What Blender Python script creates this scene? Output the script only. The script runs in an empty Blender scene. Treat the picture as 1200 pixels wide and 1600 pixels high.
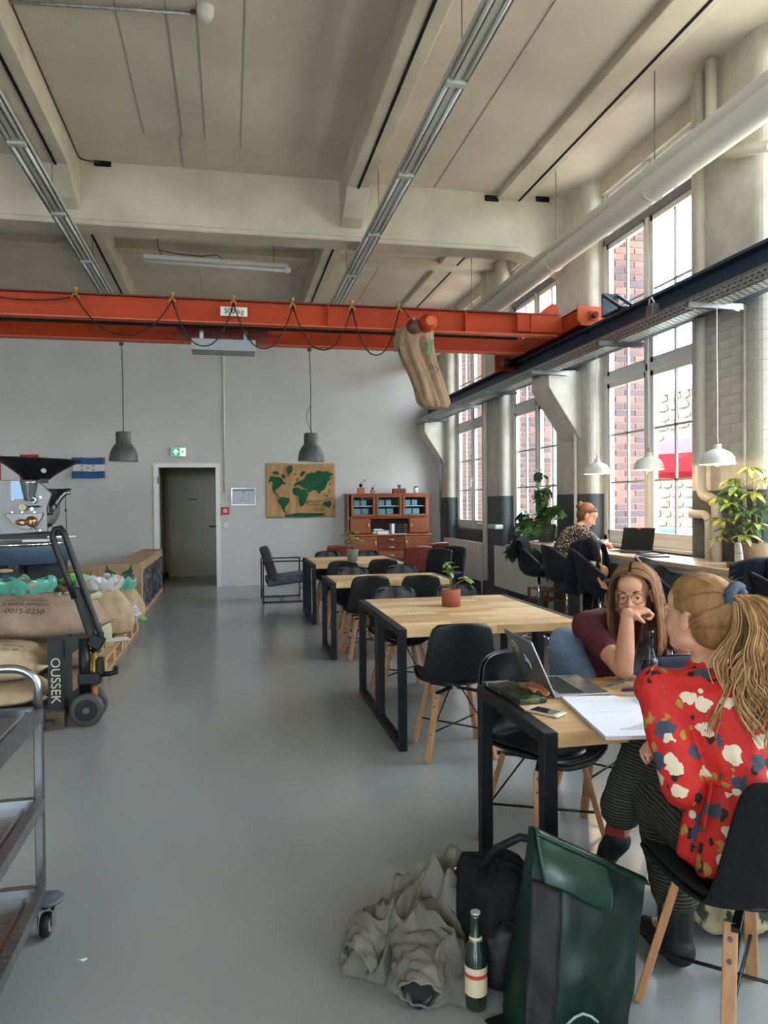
import bpy, bmesh, math, random
from mathutils import Vector, Matrix, Euler, noise
random.seed(7)
S = bpy.context.scene
COL = S.collection
PI = math.pi
R = math.radians

# ------------------------------------------------------------------ camera, world, sun, exposure
cam_d = bpy.data.cameras.new('camera'); cam = bpy.data.objects.new('camera', cam_d); COL.objects.link(cam)
cam_d.sensor_fit = 'VERTICAL'; cam_d.sensor_height = 36.0; cam_d.lens = 36.0 * 1155.0 / 1600.0
cam_d.clip_start = 0.05; cam_d.clip_end = 300
def cam_matrix():
    yaw, pit, roll = R(11.8), R(-0.8), R(0.5)
    fw = Vector((math.sin(yaw)*math.cos(pit), math.cos(yaw)*math.cos(pit), math.sin(pit)))
    r0 = Vector((math.cos(yaw), -math.sin(yaw), 0)); u0 = r0.cross(fw)
    r = r0*math.cos(roll) - u0*math.sin(roll); u = u0*math.cos(roll) + r0*math.sin(roll)
    m = Matrix.Identity(4)
    for i in range(3):
        m[i][0] = r[i]; m[i][1] = u[i]; m[i][2] = -fw[i]
    m[0][3], m[1][3], m[2][3] = 0, 0, 1.53
    return m
cam.matrix_world = cam_matrix()
S.camera = cam

w = bpy.data.worlds.new('sky'); S.world = w; w.use_nodes = True
nt = w.node_tree; bg = nt.nodes['Background']
bg.inputs[0].default_value = (0.78, 0.90, 1.0, 1); bg.inputs[1].default_value = 8.0
sun_d = bpy.data.lights.new('sun', 'SUN'); sun_d.energy = 7.0; sun_d.angle = R(2); sun_d.color = (1, .95, .86)
sun = bpy.data.objects.new('sun', sun_d); COL.objects.link(sun)
sun.rotation_euler = Vector((0.62, -0.22, -0.75)).to_track_quat('-Z', 'Y').to_euler()
S.view_settings.view_transform = 'Standard'; S.view_settings.look = 'None'
S.view_settings.gamma = 1.0; S.view_settings.use_curve_mapping = False
S.view_settings.exposure = 1.22
S.cycles.use_denoising = True
S.cycles.max_bounces = 10; S.cycles.diffuse_bounces = 7; S.cycles.transparent_max_bounces = 24
S.cycles.sample_clamp_indirect = 6.0
S.cycles.caustics_reflective = False; S.cycles.caustics_refractive = False

# ------------------------------------------------------------------ materials
def srgb(r, g, b):
    f = lambda c: (c/255/12.92) if c/255 <= .04045 else ((c/255+.055)/1.055)**2.4
    return (f(r), f(g), f(b), 1)
MATS = {}
def M(name, col, rough=.5, metal=0.0, col2=None, scale=8, bump=0.0, bscale=60, spec=.5, emit=None, estr=1, stretch=(1,1,1), lo=.35, hi=.65, detail=4, coat=0):
    if name in MATS: return MATS[name]
    m = bpy.data.materials.new(name); m.use_nodes = True; n = m.node_tree.nodes; l = m.node_tree.links
    b = n['Principled BSDF']
    c1 = srgb(*col); b.inputs['Base Color'].default_value = c1
    b.inputs['Roughness'].default_value = rough; b.inputs['Metallic'].default_value = metal
    b.inputs['Specular IOR Level'].default_value = spec if max(col) > 60 or spec != .5 else .32
    if coat: b.inputs['Coat Weight'].default_value = coat; b.inputs['Coat Roughness'].default_value = .15
    tc = n.new('ShaderNodeTexCoord'); mp = n.new('ShaderNodeMapping'); l.new(tc.outputs['Object'], mp.inputs[0])
    mp.inputs['Scale'].default_value = stretch
    if col2:
        t = n.new('ShaderNodeTexNoise'); t.inputs['Scale'].default_value = scale; t.inputs['Detail'].default_value = detail
        l.new(mp.outputs[0], t.inputs['Vector'])
        r = n.new('ShaderNodeValToRGB'); l.new(t.outputs['Fac'], r.inputs[0])
        r.color_ramp.elements[0].position = lo; r.color_ramp.elements[1].position = hi
        r.color_ramp.elements[0].color = c1; r.color_ramp.elements[1].color = srgb(*col2)
        l.new(r.outputs[0], b.inputs['Base Color'])
    if bump:
        t2 = n.new('ShaderNodeTexNoise'); t2.inputs['Scale'].default_value = bscale; t2.inputs['Detail'].default_value = 3
        l.new(mp.outputs[0], t2.inputs['Vector'])
        bp = n.new('ShaderNodeBump'); bp.inputs['Strength'].default_value = bump; bp.inputs['Distance'].default_value = .01
        l.new(t2.outputs['Fac'], bp.inputs['Height']); l.new(bp.outputs[0], b.inputs['Normal'])
    if emit:
        b.inputs['Emission Color'].default_value = srgb(*emit); b.inputs['Emission Strength'].default_value = estr
    MATS[name] = m
    return m

def glass_mat(name, tint=(1,1,1,1), refl=.12, rough=0.0):
    if name in MATS: return MATS[name]
    m = bpy.data.materials.new(name); m.use_nodes = True; n = m.node_tree.nodes; l = m.node_tree.links
    n.remove(n['Principled BSDF']); o = n['Material Output']
    tr = n.new('ShaderNodeBsdfTransparent'); tr.inputs[0].default_value = tint
    gl = n.new('ShaderNodeBsdfGlossy'); gl.inputs['Roughness'].default_value = rough
    fr = n.new('ShaderNodeFresnel'); fr.inputs[0].default_value = 1.45
    ge = n.new('ShaderNodeNewGeometry'); sb = n.new('ShaderNodeMath'); sb.operation = 'SUBTRACT'; sb.inputs[0].default_value = 1; l.new(ge.outputs['Backfacing'], sb.inputs[1])
    mu = n.new('ShaderNodeMath'); mu.operation = 'MULTIPLY'; l.new(fr.outputs[0], mu.inputs[0]); l.new(sb.outputs[0], mu.inputs[1])
    mx = n.new('ShaderNodeMixShader'); l.new(mu.outputs[0], mx.inputs[0]); l.new(tr.outputs[0], mx.inputs[1]); l.new(gl.outputs[0], mx.inputs[2])
    l.new(mx.outputs[0], o.inputs[0]); MATS[name] = m; return m

# ------------------------------------------------------------------ mesh builder
class MB:
    def __init__(s): s.v = []; s.f = []; s.sm = []
    def add(s, vs, fs, M4=None, smooth=False):
        o = len(s.v)
        for p in vs:
            p = Vector(p)
            s.v.append(tuple(M4 @ p) if M4 else tuple(p))
        for f in fs: s.f.append([i+o for i in f]); s.sm.append(smooth)
        return s
    def box(s, x0, x1, y0, y1, z0, z1, M4=None):
        vs = [(x0,y0,z0),(x1,y0,z0),(x1,y1,z0),(x0,y1,z0),(x0,y0,z1),(x1,y0,z1),(x1,y1,z1),(x0,y1,z1)]
        return s.add(vs, [(0,3,2,1),(4,5,6,7),(0,1,5,4),(1,2,6,5),(2,3,7,6),(3,0,4,7)], M4)
    def cbox(s, c, d, rot=(0,0,0)):
        m = Matrix.Translation(c) @ Euler(rot).to_matrix().to_4x4()
        return s.box(-d[0]/2, d[0]/2, -d[1]/2, d[1]/2, -d[2]/2, d[2]/2, m)
    def beam(s, a, b, wx, wz, up=(0,0,1)):
        a = Vector(a); b = Vector(b); d = (b-a); L = d.length; d.normalize()
        x = d.cross(Vector(up))
        if x.length < 1e-4: x = d.cross(Vector((0,1,0)))
        x.normalize(); z = x.cross(d)
        m = Matrix((( x[0], d[0], z[0], a[0]),(x[1], d[1], z[1], a[1]),(x[2], d[2], z[2], a[2]),(0,0,0,1)))
        return s.box(-wx/2, wx/2, 0, L, -wz/2, wz/2, m)
    def tube(s, pts, r, n=8, cap=True, closed=False, smooth=True):
        pts = [Vector(p) for p in pts]; N = len(pts); rs = r if isinstance(r, (list, tuple)) else [r]*N
        o = len(s.v); prev = None
        for i, p in enumerate(pts):
            if closed: d = pts[(i+1) % N] - pts[i-1]
            else: d = pts[min(i+1, N-1)] - pts[max(i-1, 0)]
            if d.length < 1e-9: d = Vector((0,0,1))
            d.normalize()
            if prev is None:
                u = d.cross(Vector((0,0,1)))
                if u.length < .05: u = d.cross(Vector((0,1,0)))
            else:
                u = prev - d*prev.dot(d)
                if u.length < 1e-6: u = d.cross(Vector((0,0,1)))
            u.normalize(); prev = u; v = d.cross(u)
            for k in range(n):
                a = 2*PI*k/n; s.v.append(tuple(p + (u*math.cos(a)+v*math.sin(a))*rs[i]))
        for i in range(N if closed else N-1):
            j = (i+1) % N
            for k in range(n):
                k2 = (k+1) % n
                s.f.append([o+i*n+k, o+i*n+k2, o+j*n+k2, o+j*n+k]); s.sm.append(smooth)
        if cap and not closed:
            s.f.append([o+k for k in range(n)][::-1]); s.sm.append(False)
            s.f.append([o+(N-1)*n+k for k in range(n)]); s.sm.append(False)
        return s
    def cyl(s, a, b, r0, r1=None, n=16, smooth=True):
        return s.tube([a, b], [r0, r0 if r1 is None else r1], n, True, False, smooth)
    def lathe(s, prof, n=24, M4=None, smooth=True, a0=0, a1=2*PI):
        full = abs(a1-a0-2*PI) < 1e-6; k = n if full else n+1
        vs = []
        for (r, z) in prof:
            for i in range(k):
                a = a0 + (a1-a0)*i/n; vs.append((r*math.cos(a), r*math.sin(a), z))
        fs = []
        for j in range(len(prof)-1):
            for i in range(n):
                i2 = (i+1) % k
                fs.append((j*k+i, j*k+i2, (j+1)*k+i2, (j+1)*k+i))
        return s.add(vs, fs, M4, smooth)
    def sphere(s, c, r, n=12, sc=(1,1,1), rot=None):
        prof = [(max(1e-5, math.sin(PI*i/n)), -math.cos(PI*i/n)) for i in range(n+1)]
        m = Matrix.Translation(c) @ (rot.to_4x4() if rot else Matrix.Identity(4)) @ Matrix.Diagonal((r*sc[0], r*sc[1], r*sc[2], 1))
        return s.lathe(prof, max(8, n+4), m)
    def prism(s, poly, h, M4=None, smooth=False):
        n = len(poly); vs = [(x, y, 0) for x, y in poly] + [(x, y, h) for x, y in poly]
        fs = [tuple(range(n))[::-1], tuple(range(n, 2*n))] + [(i, (i+1) % n, (i+1) % n + n, i+n) for i in range(n)]
        return s.add(vs, fs, M4, smooth)
    def grid(s, fn, nu, nv, smooth=True, M4=None, thick=0):
        vs = [fn(i/nu, j/nv) for j in range(nv+1) for i in range(nu+1)]
        fs = [(j*(nu+1)+i, j*(nu+1)+i+1, (j+1)*(nu+1)+i+1, (j+1)*(nu+1)+i) for j in range(nv) for i in range(nu)]
        return s.add(vs, fs, M4, smooth)
    def build(s, name, mat, parent=None, bevel=0, seg=2, solid=0, sub=0, loc=None, rot=None, merge=False):
        me = bpy.data.meshes.new(name); me.from_pydata([tuple(p) for p in s.v], [], s.f); me.update()
        me.polygons.foreach_set('use_smooth', s.sm)
        if merge or True:
            bm = bmesh.new(); bm.from_mesh(me)
            if merge: bmesh.ops.remove_doubles(bm, verts=bm.verts, dist=1e-5)
            bmesh.ops.recalc_face_normals(bm, faces=bm.faces); bm.to_mesh(me); bm.free()
        o = bpy.data.objects.new(name, me); COL.objects.link(o)
        ms = mat if isinstance(mat, (list, tuple)) else [mat]
        for x in ms: me.materials.append(x)
        if parent: o.parent = parent
        if loc: o.location = loc
        if rot: o.rotation_euler = rot
        if solid:
            q = o.modifiers.new('s', 'SOLIDIFY'); q.thickness = solid; q.offset = 0
        if bevel:
            q = o.modifiers.new('b', 'BEVEL'); q.width = bevel; q.segments = seg; q.limit_method = 'ANGLE'; q.angle_limit = R(40)
        if sub:
            q = o.modifiers.new('u', 'SUBSURF'); q.levels = sub; q.render_levels = sub
        return o

def tag(o, label=None, cat=None, group=None, kind=None):
    if label: o['label'] = label
    if cat: o['category'] = cat
    if group: o['group'] = group
    if kind: o['kind'] = kind
    return o
def thing(name, label, cat, loc=(0,0,0), rz=0, group=None):
    o = bpy.data.objects.new(name, None); COL.objects.link(o); o.empty_display_size = .1
    o.location = loc; o.rotation_euler = (0, 0, rz)
    return tag(o, label, cat, group)
def struct(o): o['kind'] = 'structure'; return o
def kids(o): return [c for c in bpy.data.objects if c.parent == o]
def dup(o, loc=None, rz=None, label=None, parent=None):
    tree = {}
    for c in bpy.data.objects: tree.setdefault(c.parent, []).append(c)
    def rec(x, par):
        c = x.copy(); COL.objects.link(c)
        if par is not None: c.parent = par
        for k in tree.get(x, []): rec(k, c)
        return c
    c = rec(o, parent)
    if loc is not None: c.location = loc
    if rz is not None: c.rotation_euler = (0, 0, rz)
    if label: c['label'] = label
    return c
def one(mb, name, mat, label, cat, group=None, **k):
    return tag(mb.build(name, mat, **k), label, cat, group)
def xform(o, loc=None, rot=None):
    if loc is not None: o.location = loc
    if rot is not None: o.rotation_euler = rot
    return o
def textobj(txt, size, mat, parent=None, loc=(0,0,0), rot=(0,0,0), name='lettering', ext=.001, align='CENTER'):
    cu = bpy.data.curves.new(name, 'FONT'); cu.body = txt; cu.size = size; cu.extrude = ext; cu.align_x = align; cu.align_y = 'CENTER'
    t = bpy.data.objects.new(name + '_tmp', cu); COL.objects.link(t)
    bpy.context.view_layer.update()
    me = bpy.data.meshes.new_from_object(t.evaluated_get(bpy.context.evaluated_depsgraph_get()))
    bpy.data.objects.remove(t); me.name = name
    me.materials.clear(); me.materials.append(mat)
    o = bpy.data.objects.new(name, me); COL.objects.link(o); o.location = loc; o.rotation_euler = rot
    if parent: o.parent = parent
    return o
# text standing on a wall that faces -Y (towards the camera)
FY = (R(90), 0, 0)
# ================================================================== THE ROOM
white = M('white_plaster', (206,205,201), .85, col2=(199,198,194), scale=1.2, bump=.12, bscale=40)
cream = M('cream_concrete', (208,199,180), .85, col2=(190,181,162), scale=2.2, bump=.35, bscale=9)
creamc = M('cream_ceiling', (214,205,190), .9, col2=(202,193,178), scale=1.4, bump=.2, bscale=5)
brickw = M('painted_brick', (214,209,197), .5, col2=(196,190,176), scale=5, bump=.5, bscale=14)
dado = M('grey_dado_paint', (84,90,90), .5, col2=(74,80,80), scale=4, bump=.2, bscale=20)
frame_w = M('white_window_frame', (226,224,216), .35)
black = M('matt_black', (16,16,17), .45)
blk_metal = M('black_steel', (20,20,22), .38)
steel = M('brushed_steel', (170,172,174), .28, .95, col2=(140,142,145), scale=4, stretch=(1,30,1))
chrome = M('chrome', (215,218,222), .12, 1.0)
galv = M('galvanised', (150,155,156), .42, .7, col2=(185,190,190), scale=30)
dark_hole = M('dark_recess', (12,12,12), .9)
jointm = M('mortar', (172,164,154), .9)

def concrete_floor():
    m = M('polished_concrete', (150,152,151), .3, col2=(128,131,132), scale=.9, stretch=(1.2,.45,1), detail=3, lo=.25, hi=.75)
    return m
floor_m = concrete_floor(); floor_m.node_tree.nodes['Principled BSDF'].inputs['Roughness'].default_value = .2
XL, XR, YN, YB, ZC = -7.2, 4.15, -7.6, 13.9, 5.15
XO = 4.8                         # outer face of the brick wall
struct(MB().box(XL-.2, XR, YN-.2, YB, -.15, 0).build('floor', floor_m))
# back wall with the door opening
mb = MB()
mb.box(XL-.2, -1.265, YB, YB+.25, 0, 5.5).box(-.228, XR+.7, YB, YB+.25, 0, 5.5).box(-1.265, -.228, YB, YB+.25, 2.2, 5.5)
struct(mb.build('wall_back', white))
struct(MB().box(XL-.2, XL, YN, YB, 0, 5.5).build('wall_left', white))
ADDED_REAR = [(-6.6,-4.4), (-2.6,-.4)]  # unseen rear windows, added to let more daylight into the room
mb = MB(); mb.box(XL-.2, XR+.7, YN-.2, YN, 0, 1.0).box(XL-.2, XR+.7, YN-.2, YN, 4.6, 5.5)
prev = XL-.2
for a, b in ADDED_REAR: mb.box(prev, a, YN-.2, YN, 1.0, 4.6); prev = b
mb.box(prev, XR+.7, YN-.2, YN, 1.0, 4.6)
struct(mb.build('wall_rear', white))
for i, (a, b) in enumerate(ADDED_REAR):
    mb = MB()
    for x in (a, (a+b)/2-.03, b-.06): mb.box(x, x+.06, YN-.1, YN-.04, 1.0, 4.6)
    for z in (1.0, 2.8, 4.54): mb.box(a, b, YN-.1, YN-.04, z, z+.06)
    w_ = struct(mb.build('window_%d' % (i+11), frame_w))  # frame of an added window, out of view
    ld = bpy.data.lights.new('window_portal', 'AREA'); ld.shape = 'RECTANGLE'; ld.size = b-a; ld.size_y = 3.6; ld.cycles.is_portal = True
    lo = bpy.data.objects.new('window_portal', ld); COL.objects.link(lo); lo.location = ((a+b)/2, YN-.25, 2.8); lo.rotation_euler = (R(90), 0, 0)
# doorway frame + corridor
mb = MB()
mb.box(-1.335, -1.25, YB-.02, YB+.249, 0, 2.185).box(-.243, -.165, YB-.02, YB+.249, 0, 2.185).box(-1.335, -.165, YB-.02, YB+.249, 2.185, 2.26)
df = struct(mb.build('door_1', frame_w))
for z in (.35, 1.95):
    MB().cyl((-1.255, YB-.03, z-.06), (-1.255, YB-.03, z+.06), .012, n=8).build('hinge', galv, df)
corr = M('dim_corridor_paint', (186,180,164), .85)
mb = MB(); mb.box(-1.45, -1.35, YB+.25, 16.1, 0, 2.9).box(.9, 1.0, YB+.25, 16.1, 0, 2.9).box(-1.45, 1.0, 16.1, 16.2, 0, 2.9)
struct(mb.build('wall_corridor', corr))
struct(MB().box(-1.45, 1.0, YB+.02, 16.2, 2.6, 2.7).build('ceiling_corridor', corr))
struct(MB().box(-1.45, 1.0, YB, 16.2, -.15, -.001).build('floor_corridor', floor_m))
d2 = struct(MB().box(-1.26, -.2, 16.04, 16.1, 0, 2.12).build('door_2', M('corridor_door', (204,198,182), .6), bevel=.004))
mb = MB(); mb.box(-1.33, -1.26, 16.02, 16.1, 0, 2.19).box(-.2, -.13, 16.02, 16.1, 0, 2.19).box(-1.33, -.13, 16.02, 16.1, 2.12, 2.19)
mb.build('door_frame', corr, d2)
MB().tube([(-.27,16.04,1.04),(-.27,15.98,1.04),(-.42,15.97,1.04)], .012, 8).build('door_handle', black, d2)
MB().box(-.83, -.66, 16.02, 16.035, 1.60, 1.62).build('door_plate', black, d2)
struct(MB().box(-1.35, -1.26, 15.98, 16.02, 0, .09).box(-1.35,-1.33, YB+.25, 16.0, 0, .09).build('baseboard_corridor', black))

# ceiling slab: two bays, cross beam, long beams, ribs
ce = struct(MB().box(XL-.2, XR+.65, YN-.2, YB+.2, ZC, ZC+.3).build('ceiling', creamc))
def beam_prof(x0, x1, y0, y1, zb, hz=4.62, hl=.55, h0=True, h1=True):
    # beam running in Y with a haunch dropping towards the cross beams
    pts = [(y0, ZC+.02)]
    pts += [(y0, hz), (y0+hl*.35, hz+.05), (y0+hl, zb)] if h0 else [(y0, zb)]
    pts += [(y1-hl, zb), (y1-hl*.35, hz+.05), (y1, hz)] if h1 else [(y1, zb)]
    pts += [(y1, ZC+.02)]
    m = Matrix(((0,0,1,x0),(1,0,0,0),(0,1,0,0),(0,0,0,1)))
    return MB().prism(pts, x1-x0, m)
BEX = [(-4.75,-4.5), (-1.75,-1.5), (1.25,1.5)]
k = 0
for (y0, y1) in ((-7.6, 2.75), (2.95, 8.3), (8.62, YB)):
    for (a, b) in BEX:
        k += 1
        struct(beam_prof(a, b, y0, y1, 4.86).build('trim_%d' % k, cream, bevel=.012))
        if b > -4 and y0 > 0:
            c = (a+b)/2 + (0.0 if a < 0 else 0.0)
            MB().box(c-.012, c+.012, y0+1.0 if y0 < 5 else y0+.9, y1-.02 if y0 < 5 else y1-.6, 4.85, 4.862).build('slot', dark_hole, bpy.data.objects['trim_%d' % k])
    # flat rib near the windows with its dark slot
    k += 1
    rb = struct(MB().box(3.12, 3.5, y0, y1, 5.08, ZC+.02).build('trim_%d' % k, cream, bevel=.02, seg=3))
    MB().box(3.385, 3.41, y0+.2, y1-.01, 5.074, 5.083).build('slot', dark_hole, rb)
# main cross beams with a haunch at the wall
def cross(y0, y1, nm):
    zb = 4.48
    pts = [(XL, ZC+.02), (XL, zb), (3.42, zb), (3.95, 4.30), (XR, 4.22), (XR, ZC+.02)]
    m = Matrix(((1,0,0,0),(0,0,1,y0),(0,1,0,0),(0,0,0,1)))
    o = struct(MB().prism(pts, y1-y0, m).build(nm, cream, bevel=.015))
    MB().box(XL, 3.4, y0-.012, y0, 4.53, 4.56).build('casting_ledge', cream, o)
    return o
cross(8.3, 8.62, 'trim_20'); cross(2.75, 2.95, 'trim_21')
struct(MB().box(XL, XR, 10.72, 10.95, 5.05, ZC+.02).build('trim_22', cream, bevel=.01))
# shuttering board joints on the slab
jm = M('board_joint', (160,155,142), .9)
for i, (x, y0, y1, ww) in enumerate([(-.42,4.3,7.6,.012),(-.2,4.3,7.6,.010),(-.78,4.3,7.6,.008),(.15,4.3,7.7,.006),(-.45,7.6,8.28,.008),(-1.2,4.3,5.8,.006),(1.95,4.2,8.28,.006),(2.35,4.2,8.28,.005),(-.42,10.96,13.8,.006),(2.3,10.96,13.8,.006)]):
    MB().box(x, x+ww, y0, y1, ZC-.006, ZC+.002).build('board_joint', jm, ce)
# dark rectangular openings in the cross beam
for (x, z) in ((-1.27,5.135),(3.06,5.09),(3.70,5.13)):
    MB().box(x-.085, x+.085, 8.28, 8.302, z-.04, z+.03).build('opening', dark_hole, bpy.data.objects['trim_20'], bevel=.008)

# ---------------- window wall
WIN = [(5.91,7.72), (8.68,10.48), (11.45,13.25), (3.14,4.95), (.37,2.18), (-2.40,-.59), (-5.17,-3.36)]
ZS, ZT = 1.05, 5.0
PX = 4.0                        # inner face of the piers
def piers():
    edges = sorted(WIN); prev = YN; out = []
    for a, b in edges: out.append((prev, a)); prev = b
    out.append((prev, YB)); return out
redb = M('red_brick', (108,80,76), .85, col2=(92,72,72), scale=3, bump=.4, bscale=50)
redb2 = M('dark_red_brick', (84,68,72), .85, bump=.4, bscale=50)
redb3 = M('orange_red_brick', (120,88,80), .85, bump=.4, bscale=50)
wr = bpy.data.objects.new('wall_right', None)
# solid wall body: spandrels, lintels, piers
mb = MB()
mb.box(XR+.02, XO-.02, YN, YB+.2, 0, ZS-.02)
mb.box(XR+.02, XO-.02, YN, YB+.2, ZT, 5.5)
for a, b in piers(): mb.box(XR+.12, XO-.015, a+.015, b-.015, ZS-.02, ZT)
wr = struct(mb.build('wall_right', jointm))
mb = MB(); mb.box(XR, XR+.02, YN, YB, 0, ZS-.02); mb.build('spandrel', dado, wr)
mb = MB(); mb.box(XR-.02, XR+.02, YN, YB, 4.95, 5.15); mb.build('lintel', cream, wr)
def pier_shell(a, b, r=.11):
    # plan outline with bullnose corners, returns to the window frames
    pl = [(XR+.13, a), (PX+r, a)]
    for i in range(1, 7):
        t = i/6*PI/2; pl.append((PX+r-r*math.sin(t), a+r-r*math.cos(t)))
    for i in range(0, 6):
        t = i/6*PI/2; pl.append((PX+r-r*math.cos(t), b-r+r*math.sin(t)))
    pl += [(PX+r, b), (XR+.13, b)]
    return pl
for i, (a, b) in enumerate(piers()):
    if b - a < .3: continue
    if b > 13.5: b2 = YB
    else: b2 = b
    pl = pier_shell(a, b2)
    near = 4.9 < a < 5.0
    MB().prism(pl, 1.6, smooth=False).build('pier_base', dado, wr)
    o = MB().prism(pl, ZC-1.6, Matrix.Translation((0,0,1.6))).build('pier', brickw, wr)
# the pier nearest the camera shows its painted bricks: every brick is a piece
bk = {}
def brick_mesh(L, H, D, mat, key):
    if key in bk: return bk[key]
    o = MB().box(-L/2, L/2, -D/2, D/2, -H/2, H/2).build('brick', mat, bevel=.004, seg=1)
    me = o.data; bk[key] = (me,); bpy.data.objects.remove(o); return bk[key]
def put_brick(me, loc, rot, parent):
    o = bpy.data.objects.new('brick', me); COL.objects.link(o); o.parent = parent; o.location = loc; o.rotation_euler = rot
    return o
pier_near = [c for c in bpy.data.objects if c.parent == wr and c.name.startswith('pier') and 'base' not in c.name][4]
CH = .077
nb = 0
a, b = 4.95, 5.91
for r_ in range(int((3.3-1.6)/CH)):
    z = 1.6 + CH*(r_+.5)
    y = b - .10 - (0.12 if r_ % 2 else 0.0)
    if r_ % 2:
        me = brick_mesh(.112, CH-.006, .03, brickw, 'ph')[0]; put_brick(me, (PX+.009+random.uniform(-.002,.002), b-.157, z), (0,0,PI/2), wr); nb += 1
    while y - .25 > a + .1:
        me = brick_mesh(.242, CH-.006, .03, brickw, 'ps')[0]
        put_brick(me, (PX+.009+random.uniform(-.0025,.0025), y-.125, z+random.uniform(-.002,.002)), (random.uniform(-.01,.01),0,PI/2), wr); y -= .25; nb += 1
    # the bullnose brick at the corner
    if 'bn' not in bk:
        q = [(0,0)]
        pl = [(PX+.11,a-.006)] + [(PX+.104-.116*math.sin(i/6*PI/2), a+.11-.116*math.cos(i/6*PI/2)) for i in range(7)]
        pl += [(PX-.012, y+.0), (PX+.11, y+.0)]
        bk['bn'] = {}
    kk = r_ % 2
    if kk not in bk['bn']:
        pl = [(PX+.11,a-.003)] + [(PX+.107-.113*math.sin(i/6*PI/2), a+.11-.113*math.cos(i/6*PI/2)) for i in range(7)] + [(PX-.006, y-.006), (PX+.11, y-.006)]
        o = MB().prism(pl, CH-.006).build('brick', brickw); bk['bn'][kk] = o.data; bpy.data.objects.remove(o)
    put_brick(bk['bn'][kk], (0,0,z-CH/2), (0,0,0), wr)
# outer brick reveals seen through windows: far jambs of window 1 and 2 as single bricks, others joined
def reveal(y, side, single, xa=4.27, xb=4.80, z0=.95, z1=4.95):
    # face at Y=y looking towards -Y (side=-1) or +Y (side=1)
    jb = MB(); ncs = int((z1-z0)/CH)
    for r_ in range(ncs):
        z = z0 + CH*(r_+.5)
        cuts = [xa, xa+.055, xa+.30, xb] if r_ % 2 else [xa, xa+.175, xa+.42, xb]
        for i in range(3):
            x0, x1 = cuts[i], cuts[i+1]-.01
            mt = random.choice([redb, redb, redb2, redb3]); 
            if single:
                key = (round(x1-x0, 3), mt.name)
                me = brick_mesh(x1-x0, CH-.011, .03, mt, key)[0]
                put_brick(me, ((x0+x1)/2, y+side*.0, z), (0,0,0), wr)
            else: jb.box(x0, x1, y-.015, y+.015, z-CH/2+.005, z+CH/2-.005)
    if not single: jb.build('brickwork', redb, wr)['kind'] = 'stuff'
reveal(7.735, -1, True, z0=1.02, z1=4.9)
reveal(10.495, -1, True, z0=1.02, z1=4.3)
reveal(13.265, -1, False)
reveal(5.895, 1, False); reveal(8.665, 1, False)

# windows
pane_g = glass_mat('window_glass')
def make_window(n, a, b, full=True):
    x0, x1 = XR+.02, XR+.09
    W = b-a; t = .065
    fr = MB()
    fr.box(x0, x1, a, a+t, ZS, ZT).box(x0, x1, b-t, b, ZS, ZT).box(x0, x1, a, b, ZS, ZS+.09).box(x0, x1, a, b, ZT-.06, ZT)
    fr.box(x0-.01, x1, a, b, 2.83, 2.91)                       # transom
    fr.box(x0, x1, a, b, 4.38, 4.46)
    fr.box(x0-.01, x1, (a+b)/2-.03, (a+b)/2+.03, ZS, ZT)
    w_ = struct(fr.build('window_%d' % n, frame_w, bevel=.006))
    MB().box(XR-.06, XR+.03, a-.02, b+.02, ZS-.03, ZS).build('sill', frame_w if n == 1 else dado, w_, bevel=.004)
    MB().box(x0, x1, a+t, b-t, 4.38, 4.46).build('upper_transom', M('grey_transom', (120,124,126), .5), w_).location.x = -.012
    c = (a+b)/2
    for (ya, yb) in ((a+t, c-.03), (c+.03, b-t)):
        for (za, zb, rows) in ((ZS+.09, 2.83, 3), (2.91, 4.38, 3 if False else 2), (4.46, ZT-.06, 1)):
            s = .055 if rows > 1 else .03
            cs = MB(); xx0, xx1 = x0+.01, x1-.005
            cs.box(xx0, xx1, ya, ya+s, za, zb).box(xx0, xx1, yb-s, yb, za, zb).box(xx0, xx1, ya, yb, za, za+s).box(xx0, xx1, ya, yb, zb-s, zb)
            m_ = (ya+yb)/2; hs = (zb-za-2*s)/rows
            cs.build('casement', frame_w, w_, bevel=.004)
            gb = MB().box(xx0+.015, xx1-.015, m_-.011, m_+.011, za+s, zb-s)
            for i in range(1, rows): gb.box(xx0+.015, xx1-.015, ya+s, yb-s, za+s+i*hs-.011, za+s+i*hs+.011)
            gb.build('glazing_bar', frame_w if False else M('glazing_bar_grey', (176,176,172), .4), w_)
            for i in range(rows):
                for (p, q) in ((ya+s, m_-.011), (m_+.011, yb-s)):
                    MB().box((xx0+xx1)/2-.003, (xx0+xx1)/2+.003, p-.003, q+.003, za+s+i*hs+(.011 if i else 0), za+s+(i+1)*hs-(.011 if i < rows-1 else 0)).build('pane', pane_g, w_)
    hd = MB()
    for z in (1.9, 3.55):
        hd.box(x0-.03, x0+.01, c-.045, c-.02, z-.03, z+.03); hd.beam((x0-.04, c-.032, z), (x0-.04, c-.032, z-.12), .016, .016)
    hd.build('window_handle', frame_w, w_, bevel=.003)
    return w_
for i, (a, b) in enumerate(WIN[:3]): make_window(i+1, a, b)
for i, (a, b) in enumerate(WIN[3:]):
    fr = MB(); x0, x1 = XR+.03, XR+.08
    for y in (a, (a+b)/2-.03, b-.06): fr.box(x0, x1, y, y+.06, ZS, ZT)
    for z in (ZS, 2.83, ZT-.06): fr.box(x0, x1, a, b, z, z+.07)
    w_ = struct(fr.build('window_%d' % (i+4), frame_w))
    MB().box(x0+.02, x0+.026, a, b, ZS, ZT).build('pane', pane_g, w_)
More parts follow.
